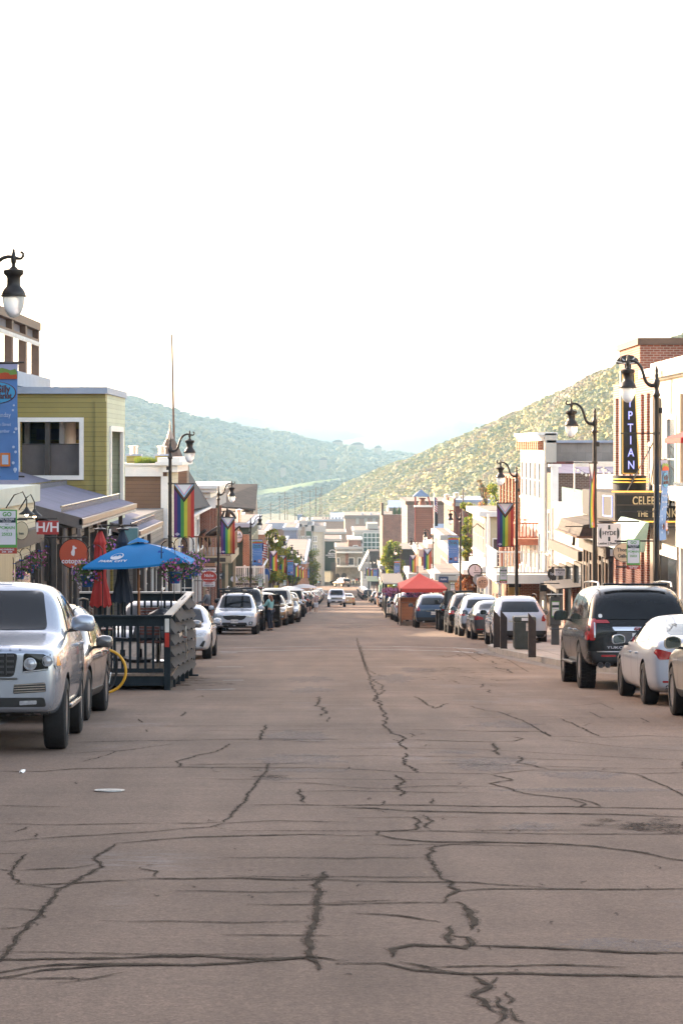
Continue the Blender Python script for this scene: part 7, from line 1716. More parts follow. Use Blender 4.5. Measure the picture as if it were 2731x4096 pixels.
b.part('wall_clock', MB().lathe([(0, -.1), (.46, -.1), (.46, 0)], (XF, 102, PZ(1228, 102)), 30, 'x'), iron); b.part('clock_face', MB().lathe([(0, -.112), (.38, -.112), (.38, -.101)], (XF, 102, PZ(1228, 102)), 30, 'x'), sg_w)
for y in (99.3, 101, 104.5): b.box('pilaster', (XF - .18, XF - .001, y, y + .5, G(111), -3.9), red_brick)
b.shop(darktrim, n=4); b.awning(darktrim, 98.4, 104, -3.9, 1.1, .1, 'porch_roof')
b = Bld('brown_brick_block', 'dark brown brick wall under a lilac metal roof strip', XF, 24, 111.6, 114.8, PZ(1087, 111.6), brown_brick, side='R'); b.part('metal_roof', MB().prism([(XF + .2, 111.5, b.zt + .001), (24, 111.5, b.zt + .001), (24, 113.5, PZ(1066, 113.5)), (XF + .2, 113.5, PZ(1066, 113.5))], (0, .8, -.02)), lilac_m)
b.box('corner_pilaster', (XF - .1, XF + .22, 111.4, 111.59, G(112), b.zt + .3), white); b.box('corner_cap', (XF - .2, XF + .35, 111.3, 112, b.zt + .301, b.zt + .42), white); b.row_s(-3.0, 1.8, 1)
b = Bld('grey_panel_building', 'tall building with grey concrete block wall and stepped white cornice', XF, 26, 115, 129, PZ(1017, 115), blockw, side='R'); b.box('roof_edge', (XF, 26.2, 114.8, 129, b.zt + .001, b.zt + .12), capm); b.box('red_band', (XF + .3, 26, 114.85, 114.999, PZ(1067, 115), PZ(1060, 115)), maroon_s)
b.box('corner_tower', (XF - .1, XF + .45, 114.8, 114.998, PZ(1062, 115), b.zt + .45), stucco)
b.part('street_wall', MB().box(XF - .12, XF - .002, 115.1, 129, G(129), b.zt + .1), white)
for i, (o_, h0, h1) in enumerate(((.15, .1, .25), (.24, .251, .36), (.34, .361, .5))): b.box('cornice_step', (XF - .12 - o_, XF + .5, 115.0 - .1 * i, 129 + .1 * i, b.zt + h0, b.zt + h1), white)
for i in range(12): b.box('dentil', (XF - .4, XF - .13, 115.3 + i * 1.15, 115.8 + i * 1.15, b.zt - .35, b.zt + .09), orange_brick)
b.xs = XF - .12; b.row_s(-.6, 1.7, 5, frame=white); b.row_s(-4.2, 1.9, 5, frame=white)
t = thing('light_frame', 'white frame hung with bare bulbs on the roof behind the marquee', 'light frame', (PX(1317, 100), 100, PZ(1130, 100))); o0 = Vector(t.location)
def tp(nm, mb, mt): o = mb.build(nm, mt, t); o.data.transform(Matrix.Translation(-o0))
tp('frame', MB().box(PX(1317, 100), PX(1424, 100), 100, 100.1, PZ(1072, 100), PZ(1060, 100)).box(PX(1317, 100), PX(1320, 100), 100, 100.1, PZ(1130, 100), PZ(1072, 100) - .001).box(PX(1384, 100), PX(1387, 100), 100, 100.1, PZ(1150, 100), PZ(1072, 100) - .001), offwhite)
bu = MB(); wi = MB(); P = [at(1318 + i * 9, 1074 + 14 * sin(pi * i / 7) ** 2, 99.8) for i in range(13)]; wi.tube(P, .008, 4)
for p in P: bu.lathe([(0, 0), (.05, -.04), (.05, -.1), (0, -.14)], p, 8)
tp('cable', wi, iron); tp('bulbs', bu, MATS['unlit_bulb'])

b = Bld('pilaster_brick_building', 'red brick building with strings of bulbs down its pilasters', XF, 22, 129.4, 142, PZ(1094, 129.4), orange_brick, side='R'); b.pilasters(6, orange_brick, .6, .35); b.cap(orange_brick, .5, .3, steps=3); b.row_s(-3.2, 1.9, 5); b.shop(darktrim, n=4)
bu = MB()
for i in range(6):
    y = 129.45 + (142 - 129.4 - .64) * i / 5 
    for j in range(24): bu.lathe([(0, 0), (.035, -.03), (0, -.08)], (XF - .4, y + .3, PZ(1130, 130) - j * .24), 5)
b.part('string_lights', bu, MATS['unlit_bulb'])
# timber deck and white balcony
def rail(b, x0, x1, y0, y1, zf, zr, mt, gap=.16, w_=.045, sides=True):
    m = MB().box(x0, x1, y0, y0 + .08, zr - .08, zr).box(x0, x1, y0 + .01, y0 + .07, zf + .05, zf + .12).box(x0, x0 + .08, y0 + .081, y1, zr - .08, zr); x = x0
    while x < x1: m.box(x, x + w_, y0 + .02, y0 + .06, zf + .12, zr - .08); x += gap
    y = y0 + .2
    while y < y1: m.box(x0 + .02, x0 + .06, y, y + w_, zf, zr - .08); y += gap * 1.4
    return b.part('railing', m, mt)
cedar = M('red_cedar', (.32, .1, .05), .6, 0, .2, 3)
b = Bld('cedar_deck', 'red cedar balcony above the white balcony', 9.05, XF - .13, 117.6, 128, PZ(1238, 117.6), cedar, cat='balcony', side='R', zb=PZ(1238, 117.6) - .3); rail(b, 9.05, XF - .15, 117.6, 128, b.zt, PZ(1200, 117.6), cedar, .17, .06); b.box('upper_rail', (9.05, 9.8, 117.7, 117.76, PZ(1196, 117.6), PZ(1193, 117.6)), cedar)
for y in (117.8, 127.6): b.box('post', (9.1, 9.25, y, y + .15, G(y), b.zt - .31), cedar)
d = 112.2
b = Bld('white_balcony', 'white balustraded balcony projecting over the right pavement', 7.76, XF - .11, d, 119.5, PZ(1320, d), white, cat='balcony', side='R', zb=PZ(1320, d) - .42); rail(b, 7.76, XF - .15, d, 119.5, b.zt, PZ(1266, d), white, .16, .05)
for x, y in ((7.86, d + .2), (7.86, 119), (9.0, 119)): b.box('post', (x, x + .16, y, y + .16, G(y) + .15, b.zb - .001), white)
b.box('bay', (8.6, XF - .01, 117.5, 129, G(129), b.zb - .002), orange_brick); b.box('ochre_panel', (8.7, 9.25, 117.3, 117.499, G(118) + .4, b.zb - .1), M('ochre_wall', (.42, .29, .1), .7)); b.box('shop_sign', (8.7, 9.3, 117.2, 117.299, b.zb - .45, b.zb - .1), blackp)
b.part('upper_porch_post', MB().box(7.8, 7.92, 119.3, 119.42, b.zt, b.zt + 2.6).box(9.6, 9.72, 119.3, 119.42, b.zt, b.zt + 2.6), white)
b = Bld('cream_building', 'sunlit cream building with white eaves behind the large rainbow banner', XF, 18.5, 159.5, 174, PZ(1176, 159.5), M('cream_stucco', (.55, .47, .3), .7), side='R'); b.cap(white, .3, .45); b.win_f(XF + .5, XF + 1.3, -6.2, -4.2, white); b.row_s(-5.2, 2, 5); b.shop(white, n=4)
b.box('corner_board', (XF - .06, XF + .3, 159.4, 159.499, G(160), b.zt - .4), white); b.box('side_porch', (8.9, XF - .01, 161, 173, -6.6, -6.3), white); b.part('gooseneck_lamps', MB().tube([(XF, 160, -3.6), (XF - .5, 160, -3.2), (XF - .9, 160, -3.5), (XF - .95, 160, -3.9)], .03, 6).tube([(XF, 161, -3.6), (XF - .5, 161, -3.2), (XF - .8, 161, -3.5), (XF - .85, 161, -3.9)], .03, 6), iron)
# paint the bollards, bin and pay station
bw = M('weathered_bollard', (.035, .022, .018), .6, 0, .3, 6, .2)
for px, lb in ((1140, 'leftmost dark timber bollard on the kerb extension'), (1156, 'second dark timber bollard, just left of the litter bin'), (1221, 'nearest dark timber bollard, right in front of the litter bin')):
    d = {1140: 71.5, 1156: 70, 1221: 61.3}[px]; t = thing('bollard', lb, 'bollard', (PX(px, d), d, G(d) + .15), group='timber bollards on the kerb extension')
    MB().hexa([(-.095, -.095, 0), (.095, -.095, 0), (.095, .095, 0), (-.095, .095, 0), (-.095, -.095, 1.12), (.095, -.095, .9), (.095, .095, .9), (-.095, .095, 1.12)]).build('post', bw, t, bevel=.01); MB().box(-.099, .099, -.099, .099, .0, .03).build('collar', iron, t)
d = 69.2; t = thing('litter_bin', 'dark ribbed litter bin on the kerb extension between the bollards', 'litter bin', (PX(1203, d), d, G(d) + .15)); W = 23 * d / F
m = MB()
for i in range(16): m.box(-W + i * 2 * W / 16 + .004, -W + (i + 1) * 2 * W / 16 - .004, -W - .015, -W, .06, .78); m.box(-W - .015, -W, -W + i * 2 * W / 16 + .004, -W + (i + 1) * 2 * W / 16 - .004, .06, .78)
MB().box(-W, W, -W, W, .03, .8).build('body', M('bin_grey_green', (.045, .05, .046), .5, 0, .2, 5), t, bevel=.01); m.build('slats', M('bin_grey_green', (.045, .05, .046)), t); MB().box(-W - .03, W + .03, -W - .03, W + .03, .801, .95).build('lid', M('bin_grey_green', (.045, .05, .046)), t, bevel=.03); MB().box(-.1, .12, -W - .036, -W - .031, .84, .92).build('sticker', sg_w, t); MB().box(.02, .09, -W - .06, -W - .016, .55, .78).build('latch', chrome, t)
d = 75; t = thing('pay_station', 'grey parking pay station with a green sign at the right pavement', 'pay station', (PX(1274, d), d, G(d) + .15)); gm = M('pay_station_grey', (.06, .06, .062), .5)
MB().box(-.12, .12, -.1, .1, 0, .6).build('pedestal', gm, t, bevel=.01); MB().box(-.17, .17, -.12, .12, .6, 1.5).build('cabinet', gm, t, bevel=.03); MB().box(-.24, .24, -.2, .2, 1.54, 1.57).build('canopy', gm, t, bevel=.005); MB().tube([(0, 0, 1.5), (0, 0, 1.56)], .05, 8).build('neck', gm, t)
f = MB().box(-.12, .12, -.128, -.121, .86, 1.36).build('notice', sg_g, t); f2 = MB().box(-.105, .105, -.132, -.1285, .9, 1.33).build('notice_face', sg_w, f); MB().box(-.105, .105, -.135, -.1325, 1.16, 1.24).build('notice_band', sg_k, f); text('PCMAIN', .045, (0, -.134, 1.1), sg_g, f2, depth=.001, bold=.001); text('25023', .045, (0, -.134, 1.02), sg_g, f2, depth=.001, bold=.001)
bicycle('bicycle with dark tyres leaning in front of the black SUV on the kerb extension', (5.12, 51.9, G(52) + .02), 1.5, -.08)
# signs on the right
t = board('square white leather and shearling shop sign beside the marquee', 1398, 1229, 65, 54, 52, sg_w, [('HYDE', 13, 4, sg_k, .95), ('Leather | Shearling', 7, -19, sg_k, .95)]); k = 65 / F
for x0, x1, z0, z1 in ((-2.5, 2.5, 13, 23), (-2.5, 2.5, -14, -4)): MB().box(x0 * k, x1 * k, -.006, -.001, z0 * k, z1 * k).build('printed_mark', sg_k, t)
for s in (-1, 1): MB().prism([(s * (18 + 5 * cos(a)) * k, -.006, (4 + 13 * sin(a)) * k) for a in [-pi / 2 + i * pi / 10 for i in range(11)]], (0, .005, 0)).build('printed_mark', sg_k, t)
board('oval cream gallery sign half behind the parking sign on the right', 1433, 1269, 62, 50, 42, M('sign_cream', (.45, .35, .26), .5), [('Thomas', 12, 6, sg_k, .9), ('Gallery', 12, -8, sg_k, .9)], 'round', rimm=iron)
board('small white cat sign reading barbarian under the porch', 1285, 1314, 96, 24, 16, sg_w, [('BARBARIAN', 4.5, 4.5, sg_k, .9), ('* o *', 5, -2, sg_k, 1)]); board('dark round sign left of the small white one', 1267, 1318, 99, 20, 24, darktrim, [('Spi', 8, 0, sg_w, 1)], 'round', rimm=iron)
board('small black hanging sign on the right under the white balcony end', 1247, 1351, 96, 16, 15, blackp, []); board('round cream sign with letters o T C on a bracket', 1107, 1338, 130, 26, 27, M('sign_cream', (.45, .35, .26)), [('oTC', 9, 2, sg_k, 1), ('OLD TOWN', 3, -4, sg_k, 1), ('CELLARS', 3, -8, sg_k, 1)], 'round', rimm=sg_w)
board('round grey sign with a letter R behind the cream one', 1097, 1331, 134, 22, 26, M('sign_grey_blue', (.25, .28, .3)), [('R', 12, 0, sg_w, 1)], 'round')
t = thing('street_clock', 'round projecting clock with dark rim over the right pavement', 'clock', at(1090, 1311, 138)); R_ = .38; MB().lathe([(0, -.06), (R_, -.06), (R_ + .04, -.04), (R_ + .04, .1), (0, .1)], n=28, axis='y').build('case', iron, t); f = MB().lathe([(0, -.07), (R_ - .04, -.07), (R_ - .04, -.061)], n=28, axis='y').build('face', sg_w, t); MB().box(-.012, .012, -.075, -.071, 0, .26).box(.0, .18, -.0755, -.0711, -.012, .012).build('hands', sg_k, f)
board('diamond edged blue shop sign beside the market banner on the right', 1018, 1331, 160, 22, 14, M('sign_navy', (.03, .05, .12), .5), [('PAPA', 6, 0, sg_w, 1)]); board('pale blue arched signboard low on the right near the cream building', 1127, 1345, 128, 12, 16, M('sign_grey_blue', (.25, .28, .3)), [])
th2 = Bld('green_awning', 'pale green sloping canvas awning beside the gallery sign', 9.2, XF - .01, 66, 66.1, 0, darktrim, cat='awning', walls=False, zb=-3.9)
th2.part('canvas', MB().hexa([(8.05, 65.9, PZ(1268, 66)), (8.6, 65.9, PZ(1268, 66)), (8.6, 71.5, PZ(1268, 66)), (8.05, 71.5, PZ(1268, 66)), (8.62, 65.9, PZ(1200, 66)), (8.72, 65.9, PZ(1200, 66)), (8.72, 71.5, PZ(1200, 66)), (8.62, 71.5, PZ(1200, 66))]), M('green_canvas', (.3, .42, .35), .8))
th2.box('support', (8.62, XF - .01, 66, 66.06, PZ(1212, 66), PZ(1209, 66)), iron)
# ------------------------------------------------------------------ parked cars, right side
put(c_kia, 5.98, 31.9, away=True, label='tan SUV cut off by the right edge, only its front wheel and mirror showing', swap=SWAP('white', 'champagne'))
put(c_fast, 6.02, 38.2, away=True, first=True, label='white fastback sedan with pale red tail lamps behind the black SUV')
put(c_full, 5.72, 44.4, away=True, first=True, label='large black SUV with chunky tyres and a chrome bar across its tailgate')
put(c_cross, 6.24, 78.8, away=True, label='white SUV with upright red tail lamps behind the bollards', swap=SWAP('silver', 'white'))
put(c_sedan, 6.2, 89.2, away=True, label='dark grey sedan just beyond the white SUV on the right', swap=SWAP('white', 'dark_grey'))
put(c_cross, 6.1, 96, away=True, label='silver SUV between the dark grey sedan and a black one', swap=SWAP('silver', 'silver'))
put(c_kia, 6.0, 102.6, away=True, label='black SUV with chrome mirror between the silver SUV and the boxy off-roader', swap=SWAP('white', 'black'))
put(c_jeep, 5.92, 109.9, away=True, first=True, label='black boxy off-roader with a hard top in the right parked row')
put(c_cross, 5.1, 117.2, away=True, label='navy blue SUV with plate, next to the red canopy parklet', swap=SWAP('silver', 'navy'))
for i, (x, y, c, base, col, lb) in enumerate(((4.75, 139, c_kia, 'white', 'white', 'white SUV hidden behind the red canopy parklet'), (4.75, 147, c_cross, 'silver', 'champagne', 'champagne SUV beyond the red canopy parklet'), (5.1, 176, c_small, 'grey', 'dark_grey', 'dark crossover beside the pink flowers parklet'), (5.4, 186, c_kia, 'white', 'silver', 'silver SUV beyond the pink flowers parklet'),
    (5.7, 215, c_cross, 'silver', 'black', 'black SUV in the middle of the right row'), (6.4, 262, c_small, 'grey', 'silver', 'silver crossover before the timber parklet with green umbrellas'), (6.7, 305, c_kia, 'white', 'silver', 'silver SUV beyond the timber parklet'), (6.9, 345, c_cross, 'silver', 'grey', 'grey SUV nearer than the green awning parklet'))):
    put(c, x, y, away=True, label=lb, swap=SWAP(base, col))
y = 392; i = 0
while y < 455: put([c_kia, c_small, c_cross][i % 3], 6.3, y, away=True, label=f'distant {["black", "white", "grey", "navy"][i % 4]} SUV in the far right row, number {i + 1} beyond the green awning', swap=SWAP(['white', 'grey', 'silver'][i % 3], ['black', 'white', 'dark_grey', 'navy'][i % 4]), group='distant cars parked along the right kerb'); y += 6.6; i += 1

# ------------------------------------------------------------------ parklets and canopy on the right
d0, d1 = 125, 133
x0, x1 = PX(922, d0), PX(1016, d0); t = thing('canopy_tent', 'red peaked canopy tent over the cedar parklet', 'tent', ((x0 + x1) / 2, d0, G(d0))); o0 = Vector(t.location); ze = 1.86 + .0; red_cv = cm('canopy_red', (.42, .055, .045))
xa, xb = PX(919, d0) - o0.x, PX(1027, d0) - o0.x; zt = PZ(1317, d0 + 2) - o0.z; ze = PZ(1352, d0) - o0.z; mid = (0, 2.6)
C = [(xa, 0), (xb, 0), (xb, 5.2), (xa, 5.2)]; m = MB(); pk = ((xa + xb) / 2 - .15, 2.4, zt)
for i in range(4):
    a, b_ = C[i], C[(i + 1) % 4]; n = 6
    for j in range(n):
        for k_ in range(5):
            def S(u, v): x = a[0] + (b_[0] - a[0]) * u; y = a[1] + (b_[1] - a[1]) * u; return (pk[0] + (x - pk[0]) * v, pk[1] + (y - pk[1]) * v, pk[2] + (ze - pk[2]) * (v ** .8) - .05 * sin(pi * u) * v)
            m.add([S(j / n, k_ / 5), S((j + 1) / n, k_ / 5), S((j + 1) / n, (k_ + 1) / 5), S(j / n, (k_ + 1) / 5)], [(0, 1, 2, 3)])
    m.add([(a[0], a[1], ze), (b_[0], b_[1], ze), (b_[0], b_[1], ze - .2), (a[0], a[1], ze - .2)], [(0, 1, 2, 3)])
m.build('canopy', red_cv, t, smooth=30, fix=False)
for x, y in C: MB().tube([(x * .985, y, -.4 if y > 1 else 0), (x * .985, y, ze)], .03, 6).build('leg', iron, t)
t = thing('cedar_parklet', 'cedar boarded parklet box on wheels under the red canopy', 'parklet', ((x0 + x1) / 2, d0 + .3, G(d0))); cb = Siding('cedar_boards', (.27, .1, .035), .16, dark=.5); w2 = (x1 - x0) / 2
MB().box(-w2, w2, 0, .06, .28, 1.15).build('front_wall', cb, t); MB().box(-w2, w2, 5.5, 5.56, .0, 1.1).build('rear_wall', cb, t); MB().box(-w2, -w2 + .06, .061, 5.49, .1, 1.1).build('side_wall', cb, t); MB().box(-w2, w2, .061, 5.49, .0, .2).build('floor', decking, t); MB().box(-w2 - .04, w2 + .04, -.04, .1, 1.151, 1.19).build('cap_rail', wood, t)
for x in (-w2 + .3, w2 - .4): MB().lathe([(0, -.08), (.17, -.08), (.17, .08), (0, .08)], (x, .3, .14), 16, 'x').build('wheel', rubber, t)
hoop('yellow hoop bike rack between the red canopy and the navy SUV', (PX(957, 118), 118.6, G(118.6)), .38, 1.3)
t = thing('traffic_cone', 'orange traffic cone left of the red canopy', 'traffic cone', (PX(900, 155), 155, G(155))); MB().lathe([(.13, .02), (.02, .62), (0, .62)], n=14).build('cone', M('cone_orange', (.7, .1, .02), .5), t); MB().box(-.18, .18, -.18, .18, 0, .02).build('base', black, t)
stand(986, 0, 1.75, 'man in a light blue shirt sitting out under the red canopy', .4, bluec, denim, d=129)
def parklet(label, px0, px1, pyt, d, ln, mt, frame=True, roof=None):
    x0, x1 = PX(px0, d), PX(px1, d); t = thing('parklet', label, 'parklet', ((x0 + x1) / 2, d, G(d))); w_ = (x1 - x0) / 2; h = PZ(pyt, d) - G(d)
    m = MB().box(-w_, w_, 0, .08, .95, 1.03).box(-w_, w_, 0, .08, .2, .3); x = -w_
    while x < w_: m.box(x, x + .06, .01, .07, .3, .95); x += .2
    m.build('front_railing', mt, t); MB().box(-w_, w_, 0.081, ln, .05, .19).build('floor', decking, t); m = MB(); y = .1
    while y < ln: m.box(-w_, -w_ + .06, y, y + .06, .2, 1.0); y += .3
    m.box(-w_ - .01, -w_ + .07, .09, ln, 1.001, 1.06).build('side_railing', mt, t)
    for x, y in ((-w_, 0), (w_ - .08, 0), (-w_, ln - .1), (w_ - .08, ln - .1)): MB().box(x, x + .09, y - .09, y, 0, h).build('post', mt, t)
    if roof: MB().hexa([(-w_ - .1, -.2, h), (w_ + .1, -.2, h), (w_ + .1, ln, h), (-w_ - .1, ln, h), (-w_ - .1, -.2, h + .05), (w_ + .1, -.2, h + .05), (w_ + .1, ln, h + .3), (-w_ - .1, ln, h + .3)]).build('roof', roof, t)
    return t
parklet('black railed parklet carrying baskets of pink flowers', 884, 925, 1342, 160, 8, blackp, roof=M('slatted_roof', (.14, .12, .1), .7)); parklet('timber railed parklet with folded green umbrellas', 867, 890, 1350, 275, 8, wood); parklet('black railed parklet with dark green awning', 846, 868, 1336, 362, 10, blackp, roof=M('dark_green_canvas', (.02, .06, .04), .8))
for i, (px, py, d) in enumerate(((888, 1364, 158), (897, 1362, 158), (905, 1365, 157), (915, 1361, 157), (925, 1365, 156), (938, 1362, 139), (948, 1365, 139), (958, 1362, 139), (968, 1365, 139), (977, 1363, 139))):
    o = copy_tree(BK[1], at(px, py, d), (0, 0, i), 'clump of pink flowers above the right parklets, ' + ['leftmost', 'second', 'third', 'fourth', 'fifth', 'sixth', 'seventh', 'eighth', 'ninth', 'rightmost'][i], 'pink flower clumps above the parklets', {'cloth_bloom_magenta': blooms[1], 'petunia_leaf': Leaf('pinkish_leaf', (.3, .1, .12), .4)}); o.scale = (1.25,) * 3
gu = cm('umbrella_sage', (.2, .36, .3))
def far_closed(label, px, pyt, pyb, d, mt):
    p = at(px, pyb, d); H = (pyb - pyt) * d / F; t = thing('closed_umbrella', label, 'umbrella', p); m = MB(); n = 20
    for r, z in ((.3, 0), (.2, .25), (.15, .5), (.19, .6), (.1, .85), (0, 1.)):
        for k_ in range(n): a = 2 * pi * k_ / n; q = r * (1 + .15 * sin(5 * a)); m.v.append((q * cos(a), q * sin(a), z * H))
    m.f = [(i * n + k_, i * n + (k_ + 1) % n, (i + 1) * n + (k_ + 1) % n, (i + 1) * n + k_) for i in range(5) for k_ in range(n)]; m.mi = [0] * len(m.f); m.build('canopy', mt, t, smooth=60); MB().tube([(0, 0, -.9), (0, 0, H)], .025, 6).build('pole', wood, t)
far_closed('closed sage green umbrella, left of two on the timber parklet', 873, 1340, 1360, 276, gu); far_closed('closed sage green umbrella, right of two on the timber parklet', 879, 1335, 1359, 277, gu); far_closed('closed white umbrella on the left terrace above the rainbow banner', 631, 1262, 1290, 212, whitec)
far_closed('closed sage umbrella left of the red canopy peak', 910, 1334, 1345, 214, gu)
def far_open(label, px, py, d, r, mt):
    p = at(px, py, d); t = thing('open_umbrella', label, 'umbrella', p); m = MB(); m.lathe([(r, -.38), (r * .66, -.2), (r * .33, -.06), (0, 0)], n=8); m.build('canopy', mt, t, smooth=20); MB().tube([(0, 0, -2.4), (0, 0, 0)], .03, 6).build('pole', chrome, t)
far_open('open white umbrella over the left pavement, nearer one', 666, 1346, 222, 1.4, whitec); far_open('open white umbrella over the left pavement, farther one', 698, 1341, 262, 1.5, whitec)

# trees on the right
tree('tall narrow yellow green tree climbing beside the cream building', (10.25, 178, G(178)), 8.6, .8, [lg1, lg3, lg2], 5200, seed=4, columnar=True, trunk_h=.1, ls=.13, clumps=34)
tree('bare topped narrow tree behind the tall yellow green one', (12.2, 192, G(192)), 11.6, .5, [lg2, lr2], 260, seed=6, columnar=True, bare=True, ls=.1)
tree('loose leafy yellow green tree behind the cream building roof', (13.8, 194, G(194)), 10.9, 1.35, [lg1, lg3, lg1], 3000, seed=8, columnar=True, trunk_h=.5, ls=.13, clumps=24); tree('second leafy tree right of the cream roof, beyond the second lamp globe', (16.8, 200, G(200)), 11.4, 1.1, [lg1, lg3], 1700, seed=9, columnar=True, trunk_h=.5, ls=.13, clumps=18)
tree('rust red leafed tree beside the round clock', (9.7, 168, G(168)), 3.9, .85, [lr1, lr2, lr2], 3000, seed=12, trunk_h=.12, ls=.1, clumps=22); tree('small rust coloured tree peeping over the maroon roof', (15.5, 240, G(240)), 12, .8, [lr2, lg3], 500, seed=13, trunk_h=.7, ls=.13)
tree('bright green street tree behind the far right lamps', (PX(893, 300) + .5, 300, G(300)), 8.2, 1.55, [lg1, lg1, lg3], 5200, seed=15, trunk_h=.25, ls=.17, clumps=26)
# ------------------------------------------------------------------ far end of the street
farcap = M('pale_parapet', (.4, .38, .36), .7, 0, .1, .3)
def fb(name, label, px0, px1, pyt, d, depth, mt, cap=None, wins=None, caph=.5, frame=None, side='R', zb=None, pane=None):
    b = Bld(name, label, PX(px0, d), PX(px1, d), d, d + depth, PZ(pyt, d), mt, side=side, zb=zb)
    if cap: b.cap(farcap if cap in (white, offwhite) else cap, caph, .3)
    for (a0, a1, w0, w1) in wins or []: b.win_f(PX(a0, d), PX(a1, d), PZ(w1, d), PZ(w0, d), frame or white, 2, 2, .12, pane=pane)
    return b
stone = Brick('pale_stonework', (.33, .28, .23), (.28, .24, .2), (.22, .19, .16), 1.2, .5, .02); pinkst = M('pinkish_stucco', (.3, .22, .18), .8, 0, .08, .1); whitest = M('white_stucco', (.36, .34, .31), .7, 0, .06, .1); bluer = Siding('blue_standing_seam', (.14, .2, .3), .8, rough=.4, vertical=True, dark=.6); teal_w = M('green_tinted_glass', (.12, .17, .14), .1, 0, .3, .1)
d = 600
b = fb('stone_terrace_building', 'stone building with arched base and balconies closing the street', 771, 832, 1256, d, 26, stone, offwhite)
b.part('upper_floor', MB().box(PX(800, d), PX(829, d), d + 1, d + 24, PZ(1256, d), PZ(1241, d)), red_brick); b.box('upper_roof', (PX(797, d), PX(832, d), d + .5, d + 25, PZ(1241, d) + .001, PZ(1238, d)), offwhite)
for z in (1267, 1299): b.box('balcony_slab', (PX(772, d), PX(832, d), d - 3, d - .01, PZ(z + 2.5, d), PZ(z, d)), offwhite); m = MB().box(PX(772, d), PX(832, d), d - 3, d - 2.9, PZ(z - 7.5, d), PZ(z - 7, d)); x = PX(772, d)
while x < PX(832, d): m.box(x, x + .12, d - 3, d - 2.9, PZ(1299, d), PZ(1292, d)); x += .5
b.part('balcony_rail', m, darktrim)
for a0, a1 in ((775, 779), (801, 812), (822, 829)): b.win_f(PX(a0, d), PX(a1, d), PZ(1297, d), PZ(1282, d), white, 1, 1, .15)
b.win_f(PX(812, d + 1), PX(820, d + 1), PZ(1266, d), PZ(1254, d), white, 2, 2, .2, y=d + .999)
b.box('brick_panel', (PX(793, d), PX(800, d), d - .1, d - .01, PZ(1297, d), PZ(1270, d)), red_brick)
for px_ in (775, 790):
    r = (5 if px_ == 775 else 6) * d / F; c = PX(px_, d); z0 = G(d); b.part('archway', MB().prism([(c - r, d - .02, z0)] + [(c + r * cos(a), d - .02, PZ(1323, d) + r * 1.2 * sin(a)) for a in [pi - i * pi / 12 for i in range(13)]] + [(c + r, d - .02, z0)], (0, .015, 0)), darktrim)
b.part('stair_wall', MB().prism([(PX(795, d), d - 5, G(d)), (PX(840, d), d - 5, G(d)), (PX(840, d), d - 5, PZ(1336, d)), (PX(800, d), d - 5, PZ(1321, d)), (PX(795, d), d - 5, PZ(1321, d))], (0, .5, 0)), stone)
for px_ in (760, 763.5, 766, 768.5): b.box('porch_column', (PX(px_, 590), PX(px_, 590) + .25, 590, 590.25, G(590), PZ(1292, 590)), darktrim)
d = 640
b = fb('dark_green_hall', 'dark green windowless hall wall with white hotel lettering', 743, 782, 1239, d, 30, M('deep_green_wall', (.03, .04, .022), .8, 0, .06, .2), offwhite); b.box('corner_column', (PX(739, d), PX(743.5, d), d - 1, d - .01, G(d), PZ(1236, d)), orange_brick)
sgn = b.box('sign_panel', (PX(748, d), PX(779, d), d - .2, d - .05, PZ(1280, d), PZ(1262, d)), M('deep_green_wall', (.03, .04, .022))); off = b.root.location
for s_, y_, h_ in (('Marriott', 1271, 5.4), ('VACATION CLUB', 1275.5, 4), ('Summit Watch', 1279.5, 3)): text(s_, h_ * d / F * 1.1, (PX(762, d) - off.x, -.25, PZ(y_, d) - off.z), sg_w, sgn, depth=.02, bold=.02, sx=.85)
for i in range(7): a = radians(15 + i * 25); MB().box(PX(763 + 6 * cos(a), d) - off.x - .12, PX(763 + 6 * cos(a), d) - off.x + .12, -.25, -.22, PZ(1267 - 4 * sin(a), d) - off.z - .12, PZ(1267 - 4 * sin(a), d) - off.z + .12).build('printed_ray', sg_w, sgn)
d = 720
b = fb('pink_hotel', 'flat roofed pinkish stucco building with blind panels', 792, 878, 1184, d, 40, pinkst, M('taupe_cap', (.2, .17, .15), .7), caph=1.)
for px_ in (817, 836, 855): b.box('blind_panel', (PX(px_, d), PX(px_ + 7, d), d - .3, d - .01, PZ(1204, d), PZ(1190, d)), whitest)
for px_ in (830, 850, 869): b.box('roof_unit', (PX(px_, d), PX(px_ + 5, d), d + 5, d + 8, PZ(1184, d) + .1, PZ(1180, d)), capm)
b = fb('blue_roof_block', 'long pale block with blue metal roofs and roof vents', 716, 800, 1194, 780, 30, pinkst, capm)
for px_ in (740, 747, 754, 762, 770, 778, 786): o = b.box('roof_vent', (PX(px_, 779), PX(px_ + 3.4, 779), 782, 783.5, PZ(1194, 779) + .3, PZ(1189, 779)), greyb)
b.part('roof', MB().hexa([(PX(758, 780), 785, PZ(1194, 780)), (PX(793, 780), 785, PZ(1194, 780)), (PX(793, 780), 805, PZ(1183, 780)), (PX(758, 780), 805, PZ(1183, 780)), (PX(758, 780), 785, PZ(1193, 780)), (PX(793, 780), 785, PZ(1193, 780)), (PX(793, 780), 805, PZ(1182, 780)), (PX(758, 780), 805, PZ(1182, 780))]), bluer)
fb('low_pink_hall', 'low pinkish hall with sloping roof pieces above the green wall', 735, 793, 1222, 690, 25, pinkst, offwhite)
d = 620
b = fb('glass_corner_building', 'white modern building with a gridded green glass corner', 812, 878, 1218, d, 30, whitest, white, zb=None)
m = MB(); x0, x1, z0, z1 = PX(834, d), PX(872, d), PZ(1267, d), PZ(1224, d); b.box('glazing', (x0, x1, d - .15, d - .01, z0, z1), teal_w)
